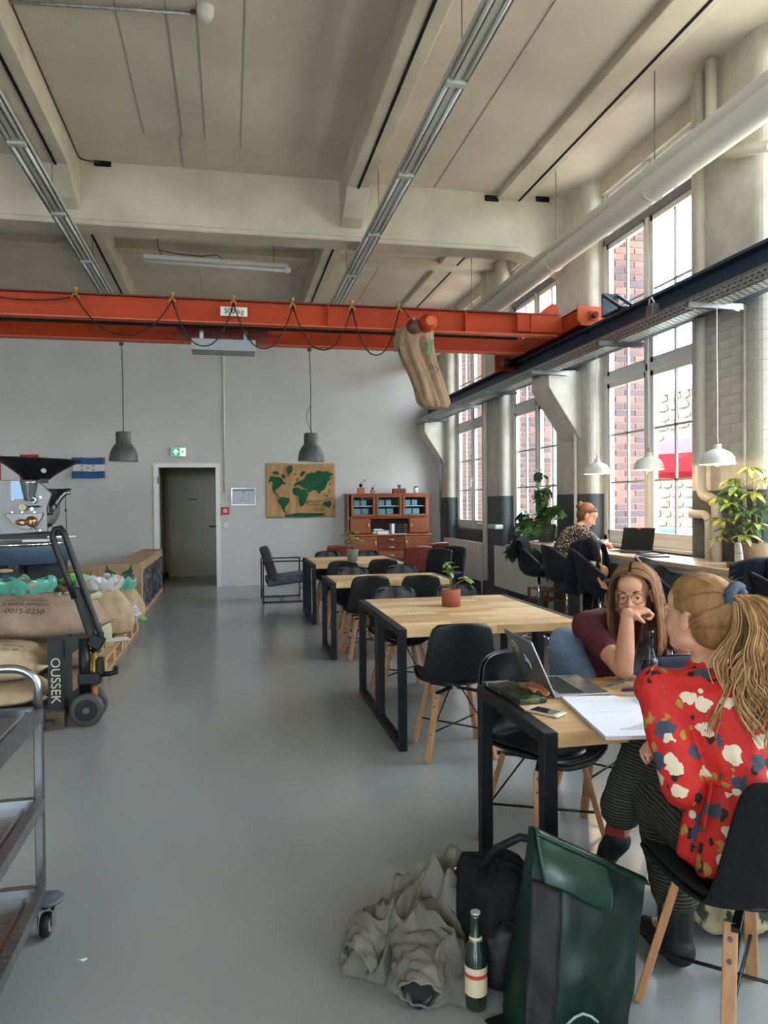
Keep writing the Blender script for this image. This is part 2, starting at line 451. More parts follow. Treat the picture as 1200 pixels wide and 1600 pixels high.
for (a, b) in WIN:
    ld = bpy.data.lights.new('window_portal', 'AREA'); ld.shape = 'RECTANGLE'; ld.size = ZT-ZS; ld.size_y = b-a
    ld.cycles.is_portal = True
    lo = bpy.data.objects.new('window_portal', ld); COL.objects.link(lo); lo.location = (XO+.05, (a+b)/2, (ZS+ZT)/2)
    lo.rotation_euler = (0, R(90), 0)

# ---------------- outside
struct(MB().box(XO, 60, -40, 60, -.3, -.1).build('ground_yard', M('yard_paving', (206,196,178), .9, col2=(186,176,160), scale=2)))
stone_m = M('pale_rubble_stone', (92,86,78), .9, col2=(70,64,56), scale=2.5, bump=.8, bscale=9)
sw = tag(bpy.data.objects.new('stone_wall', None), 'tall pale rubble stone wall across the yard outside', 'wall'); COL.objects.link(sw); sw.location = (13.9, 18, -.1)
MB().box(0, .5, -12, 14, 0, 5.0).build('wall_core', M('stone_mortar', (92,87,80), .9), sw)
MB().box(-.12, .6, -12, 14, 5.0, 5.12).build('coping', M('coping_grey', (140,134,126), .8), sw)
stones = []
for kx in range(5):
    bm = bmesh.new(); bmesh.ops.create_icosphere(bm, subdivisions=1, radius=.5)
    for v in bm.verts:
        v.co = Vector([max(-.36, min(.36, c_*(1+random.uniform(-.15,.15)))) for c_ in v.co])
    me = bpy.data.meshes.new('stone'); bm.to_mesh(me); bm.free()
    me.materials.append(stone_m if kx % 2 else M('sandy_rubble_stone', (84,72,58), .9, col2=(104,94,82), scale=3)); stones.append(me)
cnt = 0
z = .15
while z < 4.95:
    y = -8 + random.uniform(0,.3)
    while y < 9:
        l_ = random.uniform(.4,.75)
        if cnt < 298 or True:
            o = bpy.data.objects.new('stone', random.choice(stones)); o.location = (-.02, y+l_/2, z+.1); o.scale = (.22, l_*1.32, .42*random.uniform(.85,1.0)); o.parent = sw
            if 9.0 > (y+18) - 9 > -1 or True: COL.objects.link(o)
            cnt += 1
        y += l_+.03
    z += .31
# red parasol in the yard
um = thing('parasol', 'big red parasol open in the yard outside the nearest window', 'parasol', (8.7, 11.1, -.1))
redc = M('red_canvas', (150,16,36), .8)
mb = MB(); prof = [(2.3, 2.05), (2.28, 2.34), (1.2, 2.75), (.02, 3.15)]
mb.lathe(prof, 8, smooth=False); mb.build('canopy', redc, um)
MB().cyl((0,0,0), (0,0,3.2), .03).build('pole', steel, um)
mb = MB()
for i in range(8): mb.beam((0,0,3.0), (2.2*math.cos(i*PI/4), 2.2*math.sin(i*PI/4), 2.32), .02, .02)
mb.build('ribs', steel, um)
MB().cyl((0,0,0), (0,0,.12), .3, n=20).build('base', M('parasol_foot', (90,90,90), .7), um)
# pale teal cloth covered planter and leafy shrub by the yard wall
pt = thing('planter_box', 'pale turquoise slanted planter standing in the yard behind glass', 'planter', (6.9, 9.7, -.1))
MB().prism([(-.5,0),(.35,0),(.7,1.15),(-.5,1.15)], .6, Matrix(((1,0,0,0),(0,0,1,0),(0,1,0,0),(0,0,0,1)))).build('trough', M('pale_teal', (168,206,200), .7), pt, bevel=.02)
MB().box(-.52,.72,-.02,.62,1.15,1.19).build('rim', M('teal_rim', (110,170,160), .7), pt)
sh = MB()
for i in range(260):
    c_ = Vector((random.gauss(0,.45), random.gauss(0,.5), random.uniform(.1,1.7)))
    m_ = Matrix.Translation(c_) @ Euler((random.uniform(0,6),random.uniform(0,6),random.uniform(0,6))).to_matrix().to_4x4()
    sh.add([(-.1,0,0),(0,-.05,.01),(.12,0,0),(0,.05,.01)], [(0,1,2,3)], m_)
st = thing('yard_shrub', 'bright green shrub in the yard behind the trailing plant', 'shrub', (6.3, 12.2, -.1))
sh.build('foliage', M('bright_leaf', (120,168,84), .6), st)
mb = MB()
for i in range(5): mb.tube([(0,0,0),(random.gauss(0,.1),random.gauss(0,.1),.6),(random.gauss(0,.3),random.gauss(0,.3),1.3)], [.02,.015,.006], 6)
mb.build('stems', M('shrub_stem', (92,76,56), .8), st)
# ================================================================== OVERHEAD
orange = M('crane_orange', (178,62,20), .6, col2=(164,54,17), scale=3, spec=.3)
orange_d = M('crane_orange_dark', (110,36,22), .6)
railm = M('rail_blue_grey', (44,58,76), .5, col2=(52,66,84), scale=5)
jute = M('jute', (160,134,108), .95, col2=(142,116,92), scale=9, bump=.5, bscale=260)
jute_l = M('jute_light', (192,168,136), .95, col2=(174,150,118), scale=9, bump=.5, bscale=260)
jute_p = M('jute_pinkish', (164,140,122), .95, col2=(146,122,104), scale=7, bump=.5, bscale=260)
ink_b = M('stencil_brown', (74,54,48), .9); ink_g = M('stencil_green', (96,128,92), .9)
pipe_w = M('pipe_cream', (204,198,184), .45)

# crane rail along the windows
cr = thing('crane_rail', 'dark blue steel crane rail running the length of the window wall', 'rail', (3.8, 0, 3.05))
MB().box(-.1,.1,YN+.1,YB-.02,.275,.30).box(-.1,.1,YN+.1,YB-.02,0,.018).build('flange', railm, cr)
MB().box(-.012,.012,YN+.1,YB-.02,.018,.275).build('web', railm, cr)
MB().box(-.02,.02,YN+.1,YB-.02,.30,.325).build('rail_head', railm, cr)
# concrete corbels carrying it
def corbel(y0, y1, nm):
    m = Matrix(((1,0,0,0),(0,0,1,y0),(0,1,0,0),(0,0,0,1)))
    struct(MB().prism([(4.02,3.03),(3.62,3.03),(3.60,2.98),(3.60,2.84),(3.66,2.74),(4.02,2.2)], y1-y0, m).build(nm, brickw, bevel=.01))
corbel(7.93, 8.42, 'trim_30'); corbel(13.45, 13.85, 'trim_31')
# cable tray
ct = thing('cable_tray', 'galvanised perforated cable tray hung beside the dark crane rail', 'cable tray', (3.54, 0, 3.0))
MB().box(0,.005,2.2,YB-.1,0,.10).box(0,.15,2.2,YB-.1,0,.005).box(.145,.15,2.2,YB-.1,0,.05).box(-.012,.004,2.2,YB-.1,.096,.102).build('tray', galv, ct)
sl = MB()
y = 2.3
while y < 13.6:
    sl.box(-.0015,.0,y,y+.035,.062,.069).box(-.0015,.0,y+.02,y+.055,.032,.039); y += .06
sl.build('slots', dark_hole, ct)['kind'] = 'stuff'
sl = MB(); y = 2.3
while y < 13.6:
    for k_ in range(3): sl.box(.015+k_*.045, .042+k_*.045, y+(k_%2)*.03, y+.012+(k_%2)*.03, -.0012, 0)
    y += .06
sl.build('floor_slots', dark_hole, ct)['kind'] = 'stuff'
names = ['nearest the camera', 'second from the camera', 'just before the corbel', 'third from the back wall', 'second from the back wall', 'closest to the back wall']
tb = None
for i, y in enumerate((4.97, 6.34, 7.9, 9.47, 10.9, 12.77)):
    lb = 'short steel bracket under the cable tray, ' + names[i]
    if tb is None:
        tb = thing('tray_bracket', lb, 'bracket', (3.37, y, 2.985), 0, 'brackets under the cable tray')
        MB().box(0,.46,-.022,-.018,-.022,.022).box(0,.46,.018,.022,-.022,.022).box(0,.46,-.022,.022,.018,.022).build('channel', steel, tb)
        MB().cyl((.03,0,.0),(.03,0,.05),.006,n=8).cyl((.38,0,0),(.38,0,.07),.006,n=8).build('bolt', steel, tb)
        continue
    dup(tb, (3.37, y, 2.985), label=lb)
# junction box with cable loop, and a black end stop on the rail
jb = thing('junction_box', 'small grey junction box clipped to the near cable tray', 'box', (3.54, 5.68, 3.10))
MB().box(-.02,.05,0,.1,0,.09).build('housing', steel, jb, bevel=.004)
MB().tube([(.0,.08,.09),(.0,.07,.14),(.0,.04,.15),(.0,.0,.10)], .006, 8).build('cable_loop', frame_w, jb)
es = thing('buffer_stop', 'black steel buffer stop bolted on top of the crane rail', 'buffer', (3.8, 6.72, 3.375))
MB().box(-.09,.09,.16,.18,0,.24).build('plate', railm, es); 
MB().beam((-.08,-.2,0),(-.08,.16,.22),.02,.03).beam((.08,-.2,0),(.08,.16,.22),.02,.03).build('strut', railm, es)
MB().box(-.09,.09,-.22,.18,0,.015).build('foot', railm, es)
# upper pipes
one(MB().cyl((3.48,2.0,4.12),(3.48,13.88,4.12),.1,n=24), 'heating_pipe', pipe_w, 'thick cream painted pipe running high along the windows', 'pipe')
one(MB().cyl((3.47,2.0,4.27),(3.47,13.88,4.27),.048,n=20), 'water_pipe', pipe_w, 'thinner cream pipe lying directly above the thick pipe', 'pipe')
pw = None
for i, y in enumerate((5.6, 7.5, 10.35)):
    lb = 'thin rod holding the cream pipes, ' + ['nearest the camera', 'in front of the cross beam', 'beyond the cross beam'][i]
    if pw is None:
        pw = thing('pipe_hanger', lb, 'hanger', (3.5, y, 4.2), 0, 'thin rods holding the cream pipes')
        MB().cyl((0,0,.12),(0,0,.95),.006,n=6).build('rod', M('hanger_grey',(110,108,102),.6), pw)
        MB().tube([(-.02+.107*math.cos(a*PI/8),0,-.08+.107*math.sin(a*PI/8)) for a in range(16)], .006, 6, closed=True).build('clamp', pipe_w, pw)
        continue
    dup(pw, (3.5, y, 4.2), label=lb)
def pipe(pts, r, name, label, mat=pipe_w, cat='pipe', n=14):
    # round the corners
    P = [Vector(p) for p in pts]; out = [P[0]]
    for i in range(1, len(P)-1):
        d = min(.09, (P[i]-P[i-1]).length/2.2, (P[i+1]-P[i]).length/2.2)
        a = P[i] + (P[i-1]-P[i]).normalized()*d; b = P[i] + (P[i+1]-P[i]).normalized()*d
        for k_ in range(5):
            t = k_/4; out.append(a.lerp(P[i], t).lerp(P[i].lerp(b, t), t))
    out.append(P[-1])
    return one(MB().tube(out, r, n), name, mat, label, cat)
pipe([(3.9,5.57,5.1),(3.9,5.57,1.56),(3.9,5.36,1.52),(3.9,5.36,.98)], .042, 'drain_pipe', 'cream pipe down the near pier with an offset above the desk')
pipe([(3.9,5.42,5.12),(3.9,5.42,4.30)], .045, 'vent_pipe', 'cream pipe beside the drain pipe ending high on the near pier')
pipe([(4.10,5.90,1.40),(3.93,5.76,1.40),(3.93,5.50,1.40),(3.93,5.50,.98)], .036, 'branch_pipe', 'cream elbow pipe leaving the window and entering the desk', cat='pipe')
pipe([(3.9,5.27,4.28),(3.9,4.98,4.19),(3.9,4.72,4.10)], .045, 'pipe_stub', 'short cream pipe stub crossing the near pier up high')
pipe([(3.88,10.9,5.1),(3.88,10.9,.30)], .04, 'riser_pipe', 'cream riser pipe standing between the two far windows')
pipe([(3.93,13.55,3.0),(3.93,13.55,1.3)], .022, 'conduit', 'thin grey conduit in the far corner by the back wall', galv, 'conduit')
pipe([(3.97,8.02,2.7),(3.97,8.02,.9)], .02, 'cable_conduit', 'white conduit beside the corbel between window one and two', frame_w, 'conduit')
pipe([(3.975,5.12,3.05),(3.975,5.12,.95)], .014, 'wall_conduit', 'thin painted conduit down the brick pier by the desk', brickw, 'conduit')
# concealed seat: conduit on back wall
pipe([(-.08,13.88,5.1),(-.08,13.88,1.72)], .014, 'alarm_conduit', 'thin white conduit down the back wall to the alarm button', frame_w, 'conduit')

# light trunking
tm = M('trunking_grey', (178,182,172), .5); tm2 = M('tube_glass_off', (206,208,200), .3)
def trunk(x, label):
    t = thing('light_trunking', label, 'light fitting', (x, 0, 4.35), 0, 'long grey light trunkings under the ceiling')
    MB().box(-.085,.085,.3,13.5,.05,.055).box(-.04,.04,.3,13.5,.055,.1).box(-.085,-.08,.3,13.5,.02,.055).box(.08,.085,.3,13.5,.02,.055).build('reflector', tm, t)
    MB().box(-.02,.02,.3,13.5,.02,.05).build('spine', tm, t)
    y = .5
    while y < 13:
        MB().cyl((-.05,y+.04,.02),(-.05,y+1.38,.02),.014,n=10).build('tube', tm2, t)
        MB().cyl((.05,y+.04,.02),(.05,y+1.38,.02),.014,n=10).build('tube', tm2, t)
        MB().box(-.07,.07,y-.03,y+.03,0,.05).build('lamp_holder', tm, t, bevel=.006)
        y += 1.45
    for y in (1.9, 4.7, 7.49, 9.6, 12.6):
        MB().cyl((0,y,.1),(0,y,.78),.003,n=5).build('suspension_wire', blk_metal, t)
    return t
t1 = trunk(1.535, 'long grey light trunking running beside the middle ceiling beam')
t2 = dup(t1, (-1.60, 0, 4.35), label='long grey light trunking running beside the left ceiling beam')
tl = thing('tube_light', 'single tube light hanging by cords beyond the cross beam', 'lamp', (-.12, 9.75, 4.6), R(2))
MB().box(-.9,.9,-.04,.04,0,.05).build('batten', frame_w, tl, bevel=.006)
MB().cyl((-.88,0,-.03),(.9,0,-.03),.022,n=12).build('tube', tm2, tl)
MB().sphere((.9,0,-.02),.045,8).build('end_cap', frame_w, tl)
MB().tube([(-.68,0,.05),(-.72,0,.14),(-.74,0,.30),(-.74,0,.56)], .006, 6).tube([(-.72,0,.12),(-.5,0,.09),(-.2,0,.08),(0,.0,.11),(.08,0,.06)], .006, 6).build('cord', M('cord_dark', (70,66,60), .7), tl)
MB().tube([(.72,0,.05),(.72,0,.56)], .004, 5).build('cord', MATS['cord_dark'], tl)
sd = thing('smoke_detector', 'white round smoke detector at the end of its ceiling conduit', 'detector', (-.13, 5.6, ZC))
MB().lathe([(.0,-.09),(.035,-.088),(.05,-.07),(.06,-.045),(.062,-.02),(.065,0)], 20).build('housing', frame_w, sd)
MB().cyl((-.07,.02,-.03),(-.11,.02,-.03),.014,n=8).build('gland', orange_d, sd)
pipe([(-2.0,5.80,5.12),(-.20,5.63,5.12)], .013, 'ceiling_conduit', 'thin grey conduit crossing the ceiling to the smoke detector', galv, 'conduit')
pipe([(-1.49,3.0,5.13),(-1.49,8.25,5.13),(-1.30,8.28,5.13)], .006, 'ceiling_cable', 'thin dark cable along the left beam to the wall opening', MATS['cord_dark'], 'cable')
pipe([(1.05,10.98,5.0),(1.05,13.8,5.0)], .012, 'beam_conduit', 'thin grey conduit under the far ceiling beside the middle beam', galv, 'conduit')

# ------------------------------------------------------------------ crane
cn = thing('bridge_crane', 'orange steel travelling bridge crane spanning the hall', 'crane', (0, 0, 3.3))
def ibeam(x0, x1, y, z0, z1, w, parent, mat):
    o = MB().box(x0,x1,y-.006,y+.006,z0,z1).build('girder', mat, parent)
    MB().box(x0,x1,y-w/2,y+w/2,z0-.012,z0).build('lower_flange', M('crane_flange_pale', (200,92,62), .5), o)
    MB().box(x0,x1,y-w/2,y+w/2,z1,z1+.012).build('upper_flange', orange_d, o)
    return o
ibeam(-6.9, 3.52, 7.55, .02, .235, .12, cn, orange)
ibeam(-6.9, 3.52, 8.5, .02, .235, .12, cn, orange)
for x in (1.0, 2.46): MB().box(x,x+.012,7.49,7.545,.02,.235).build('stiffener', orange, cn)
MB().box(3.2,3.212,7.49,7.545,.02,.235).build('stiffener', orange, cn)
mm = Matrix(((1,0,0,0),(0,0,1,7.50),(0,1,0,0),(0,0,0,1)))
MB().prism([(3.05,.05),(3.56,.05),(3.56,.20),(3.50,.36),(3.44,.36),(3.3,.25),(3.05,.25)], .012, mm).build('gusset', orange, cn)
et = MB().box(3.60,3.615,7.12,9.45,.05,.24).box(3.60,3.80,7.12,9.45,.225,.24).box(3.785,3.80,7.12,9.45,.05,.24).box(3.57,3.615,7.12,9.45,.05,.065).build('end_carriage', orange, cn)
MB().prism([(3.55,.10),(3.60,.04),(3.84,.04),(3.88,.08),(3.88,.24),(3.55,.24)], .02, Matrix(((1,0,0,0),(0,0,1,7.10),(0,1,0,0),(0,0,0,1)))).build('end_plate', M('crane_orange_light', (206,98,60), .4), et)
MB().cbox((3.72,7.095,.14), (.10,.02,.10), (0,0,0)).build('nut_plate', orange, et)
MB().cyl((3.72,7.10,.14),(3.72,7.03,.14),.03,n=10).build('buffer', orange_d, et)
MB().box(3.52,3.88,9.43,9.47,-.03,.22).build('end_plate', orange, et)
MB().cyl((3.74,7.34,.08),(3.86,7.34,.08),.075,n=20).build('wheel', blk_metal, et)
MB().cyl((3.70,9.2,.08),(3.86,9.2,.08),.075,n=20).build('wheel', blk_metal, et)
MB().cyl((3.50,9.12,.03),(3.64,9.12,.03),.06,n=16).build('drive_motor', blk_metal, et)
MB().box(-6.9,3.1,7.62,7.66,-.012,.03).build('conductor_bar', dark_hole, cn)
# load plate with its lettering
pl = MB().box(-.065,.195,7.47,7.48,.075,.165).build('load_plate', M('plate_white', (226,220,206), .5), cn)
textobj('500 kg', .072, M('print_black', (20,20,20), .6), pl, (.065, 7.468, .12), FY)
# crane trolley / hoist
hoist = thing('hoist_trolley', 'orange hoist trolley with grey chain box under the crane girders', 'hoist', (0, 0, 3.3))
MB().box(-.52,.42,8.00,8.03,-.06,.1).box(-.72,.55,7.98,8.02,.0,.02).build('frame', orange_d, hoist)
for x in (-.72,-.60,.42,.50): MB().cyl((x,7.64,.05),(x,7.68,.05),.03,n=12).build('trolley_wheel', orange_d, hoist)
MB().box(-.36,.28,7.70,7.98,-.22,-.105).build('chain_box', M('chain_box_grey', (150,156,160), .5), hoist, bevel=.006)
for x in (-.26,.18): MB().box(x-.018,x+.018,7.80,7.83,-.2,.0).build('strap', steel, hoist)
# hoist motor
hm = thing('hoist_motor', 'rust brown hoist motor clamped to the crane above the sack', 'motor', (1.92, 7.29, 3.31))
MB().sphere((-.07,0,-.01),.078,12,(1,1,1.1)).build('gearbox', M('rust_brown', (92,50,38), .5), hm)
MB().lathe([(0,-.09),(.05,-.09),(.085,-.06),(.09,0),(.085,.06),(.05,.09),(0,.095)], 20, Matrix.Translation((.06,-.05,.02)) @ Euler((R(90),0,0)).to_matrix().to_4x4()).build('motor_cover', orange, hm)
MB().cyl((.06,-.15,.02),(.06,-.16,.02),.045,n=16).build('hub', M('crane_orange_light', (206,98,60), .4), hm)
MB().cyl((-.1,-.10,.04),(-.1,-.12,.04),.014,n=10).build('bolt', steel, hm)
# festoon cable and its hooks
fc = thing('festoon_cable', 'black power cable looping in festoons along the front girder', 'cable', (0, 7.44, 3.3))
hx = [-2.25, -1.40, -.52, .06, .64, 1.24, 1.73]; lows = [.12, .14, -.155, -.235, -.24, -.235, -.27]
pts = []
for i in range(len(hx)-1):
    a, b = hx[i], hx[i+1]; lo_ = lows[i+1]-(.0)
    for k_ in range(17):
        t = k_/16; u = abs(2*t-1)
        pts.append((a+(b-a)*(t - .06*math.sin(2*PI*t)*0), 0, .19 + (lo_-.19)*(1-u**2.3)))
pts += [(1.80,-.0,.19),(1.84,-.02,.12)]
MB().tube(pts, .007, 6).build('cable', black, fc)
for x in hx[1:]:
    MB().sphere((x,.02,.265),.022,8).cyl((x,.02,.2),(x,.02,.265),.008,n=6).tube([(x-.03,-.005,.175),(x-.02,-.005,.21),(x+.02,-.005,.21),(x+.03,-.005,.175)],.008,6).build('cable_hook', M('brass_yellow', (168,132,64), .5, .3), fc)

# hanging burlap sack on the hoist
def hang_sack():
    t = thing('burlap_sack', 'empty brown burlap sack hung over the crane hoist', 'sack', (1.9, 7.42, 3.3))
    axis = [(.02,-.03,.12,.10),( -.02,-.04,.17,.14),(-.02,-.16,.19,.14),(.02,-.3,.18,.13),(.08,-.45,.165,.12),(.13,-.6,.16,.12),(.17,-.74,.165,.12),(.19,-.8,.13,.09),(.19,-.82,.03,.02)]
    def fn(u, v):
        f = v*(len(axis)-1); i = min(int(f), len(axis)-2); q = f-i
        c = [axis[i][k_]*(1-q)+axis[i+1][k_]*q for k_ in range(4)]
        a = 2*PI*u
        fold = 1 + .10*math.sin(3*a+1.0+v*2.0) + .07*math.sin(7*a+v*5) + .05*math.sin(11*a-v*3)
        groove = 1 - .28*math.exp(-((a-4.95-.25*v)/.16)**2)*min(1, v*4)
        r = fold*groove
        return (c[0]+c[2]*r*math.cos(a), c[3]*r*math.sin(a), c[1] + .02*math.sin(5*a)*(1-v))
    MB().grid(fn, 72, 56).build('bag', jute, t, sub=1, merge=True)
    def fl(u, v):
        a = 2*PI*u
        rr = 1.0 + .08*math.sin(3*a+1.0) + .05*math.sin(7*a) + .30*math.exp(-((a-3.3)/.55)**2)*v
        drop = -.10 - .05*math.sin(a*2+.4) - .12*math.exp(-((a-3.3)/.6)**2) 
        return (-.01+.185*rr*math.cos(a), .125*rr*math.sin(a)-.0, -.03+.03*(1-v) + drop*v + .02*math.sin(9*a)*v - .06*math.cos(a)*v)
    MB().grid(fl, 60, 8).build('folded_rim', jute, t, solid=.006, merge=True)
    textobj('DO', .07, ink_b, t, (.15,-.139,-.42), (R(90), R(20), R(14)))
    textobj('L', .06, ink_b, t, (.14,-.137,-.49), (R(90), R(20), R(14)))
    gp = MB().cbox((.115,-.138,-.2),(.05,.004,.16),(0,R(12),R(12))); gp.build('green_stripe', ink_g, t)
hang_sack()
# far cross cable tray end bracket on the corner
one(MB().prism([(0,0),(.34,.0),(.34,-.06),(.30,-.5),(.24,-.5),(.04,-.08),(0,-.06)], .12, Matrix(((1,0,0,3.78),(0,0,1,13.7),(0,1,0,3.0),(0,0,0,1)))), 'wall_bracket', brickw, 'cream angled bracket in the far corner under the rail', 'bracket')

# ------------------------------------------------------------------ pendants
lampd = M('lamp_charcoal', (70,70,68), .45); lampi = M('lamp_inside_pale', (200,198,190), .6)
pd = thing('pendant_lamp', 'dark grey bell pendant lamp left of the exit sign', 'lamp', (-1.127, 8.5, 1.995), 0, 'dark bell pendants')
MB().lathe([(.19,0),(.187,.06),(.168,.14),(.13,.21),(.1,.245),(.1,.38),(.095,.40),(0,.40)], 32).build('shade', lampd, pd)
MB().lathe([(.186,.002),(.18,.06),(.16,.14),(.12,.2),(.09,.22),(0,.22)], 32).build('shade_lining', lampi, pd)
MB().sphere((0,0,.10),.045,10).build('bulb', M('bulb_glass', (230,226,214), .2), pd)
MB().tube([(0,0,.40),(0,0,.7),(.004,0,1.1),(-.01,0,1.61)], .006, 6).build('cord', black, pd)
MB().cyl((-.01,0,1.57),(-.01,0,1.61),.03,n=14).build('cord_clamp', lampd, pd)
pd.scale = (.805,)*3
p2 = dup(pd, (.925, 8.5, 2.0), label='dark grey bell pendant lamp hanging in front of the map')
MB().tube([(.02,0,.42),(-.05,0,.55),(-.06,0,.66),(.0,0,.8)], .004, 6).build('loose_cord', black, p2)
lw = M('lamp_white', (224,224,216), .4); warm = M('warm_bulb', (255,220,160), .4, emit=(255,206,140), estr=6)
cordw = M('cord_white', (226,222,210), .6); lwi = M('lamp_lining', (236,228,210), .6)
wp = thing('white_pendant_lamp', 'small white dome pendant over the desk, farthest from the camera', 'lamp', (3.55, 6.705, 1.785), 0, 'white pendants over the window desk')
MB().lathe([(.128,.0),(.122,.012),(.118,.05),(.095,.085),(.05,.108),(.028,.118),(.026,.15),(0,.15)], 32).build('shade', lw, wp)
MB().lathe([(.124,.003),(.112,.05),(.09,.08),(.045,.10),(0,.103)], 32).build('shade_lining', lwi, wp)
MB().sphere((0,0,.012),.026,10).cyl((0,0,.03),(0,0,.09),.014,n=10).build('bulb', warm, wp)
MB().cyl((0,0,.15),(0,0,.19),.006,n=8).build('cord_grip', M('brass', (190,150,90), .35, .8), wp)
MB().tube([(0,0,.19),(.004,.004,.5),(-.004,0,.9),(0,0,1.25)], .004, 6).build('cord', cordw, wp)
for i, (y, lb) in enumerate(((5.79, 'small white dome pendant over the desk, in front of the window post'), (4.87, 'small white dome pendant over the desk, nearest the camera'))):
    dup(wp, (3.55, y, 1.785), label=lb)
for y in (6.705, 5.79, 4.87):
    ld = bpy.data.lights.new('pendant_light', 'POINT'); ld.energy = 5; ld.color = (1,.72,.42); ld.shadow_soft_size = .03
    lo = bpy.data.objects.new('pendant_light', ld); COL.objects.link(lo); lo.location = (3.55, y, 1.78)
# ================================================================== FURNITURE
def wood_mat(name, c1, c2, scale=3, stretch=(1,14,1), rough=.45, bump=.1):
    return M(name, c1, rough, col2=c2, scale=scale, stretch=stretch, bump=bump, bscale=scale*5, detail=8, lo=.3, hi=.7)
tops = [wood_mat('mango_top_a', (206,172,124), (176,138,92), 5, (1,9,2)), wood_mat('mango_top_b', (214,184,138), (186,148,102), 6, (1,8,2)), wood_mat('mango_top_c', (196,160,112), (162,124,82), 5, (1,10,2)), wood_mat('mango_top_d', (220,192,150), (198,164,120), 4, (1,8,2))]
oak = wood_mat('chair_leg_wood', (184,136,94), (160,112,74), 8, (6,6,1), .5)
bolt_m = M('bolt_grey', (120,118,112), .4, .8)
tblf = M('table_frame_black', (12,12,13), .5)

def make_table(label, x0, x1, y0, y1, seed=1, Z=.75):
    rnd = random.Random(seed)
    W, D = x1-x0, y1-y0
    t = thing('dining_table', label, 'table', ((x0+x1)/2, (y0+y1)/2, 0), 0, 'wooden tables with black loop legs')
    s = .05
    for sx in (-1, 1):
        xa = sx*(W/2-s/2)
        f = MB()
        f.box(xa-s/2, xa+s/2, -D/2, -D/2+s, 0, Z).box(xa-s/2, xa+s/2, D/2-s, D/2, 0, Z)
        f.box(xa-s/2, xa+s/2, -D/2+s, D/2-s, 0, .045).box(xa-s/2, xa+s/2, -D/2+s, D/2-s, Z-.045, Z)
        f.build('loop_leg', tblf, t, bevel=.003)
    # top made of staves
    n = 0; y = -D/2
    while y < D/2 - .005:
        wd = min(rnd.uniform(.085,.12), D/2-y)
        if D/2-(y+wd) < .05: wd = D/2-y
        x = -W/2+s+.001
        while x < W/2-s-.01:
            L = min(rnd.uniform(.28,.6), W/2-s-.001-x)
            if W/2-s-.001-(x+L) < .12: L = W/2-s-.001-x
            MB().box(x+.0004, x+L-.0004, y+.0004, y+wd-.0004, Z-.052, Z-.0005-rnd.random()*.0008).build('stave', rnd.choice(tops), t); n += 1
            x += L
        y += wd
    return t
make_table('wooden table nearest the camera, with the laptop, papers and phone on it', 1.02, 2.26, 2.30, 2.98, 1)
make_table('front half of the middle wooden table pair, with nothing on it', 1.0, 2.24, 4.38, 5.09, 2)
make_table('back half of the middle wooden table pair, carrying the terracotta pot', 1.0, 2.24, 5.10, 5.81, 3)
make_table('wooden table third from the camera, standing alone and empty', .95, 2.2, 7.07, 7.82, 4)
make_table('front half of the farthest wooden table pair, carrying the grey plant pot', 1.0, 2.22, 9.20, 9.85, 5)
make_table('back half of the farthest wooden table pair, close to the cabinet', 1.0, 2.22, 9.86, 10.45, 6)

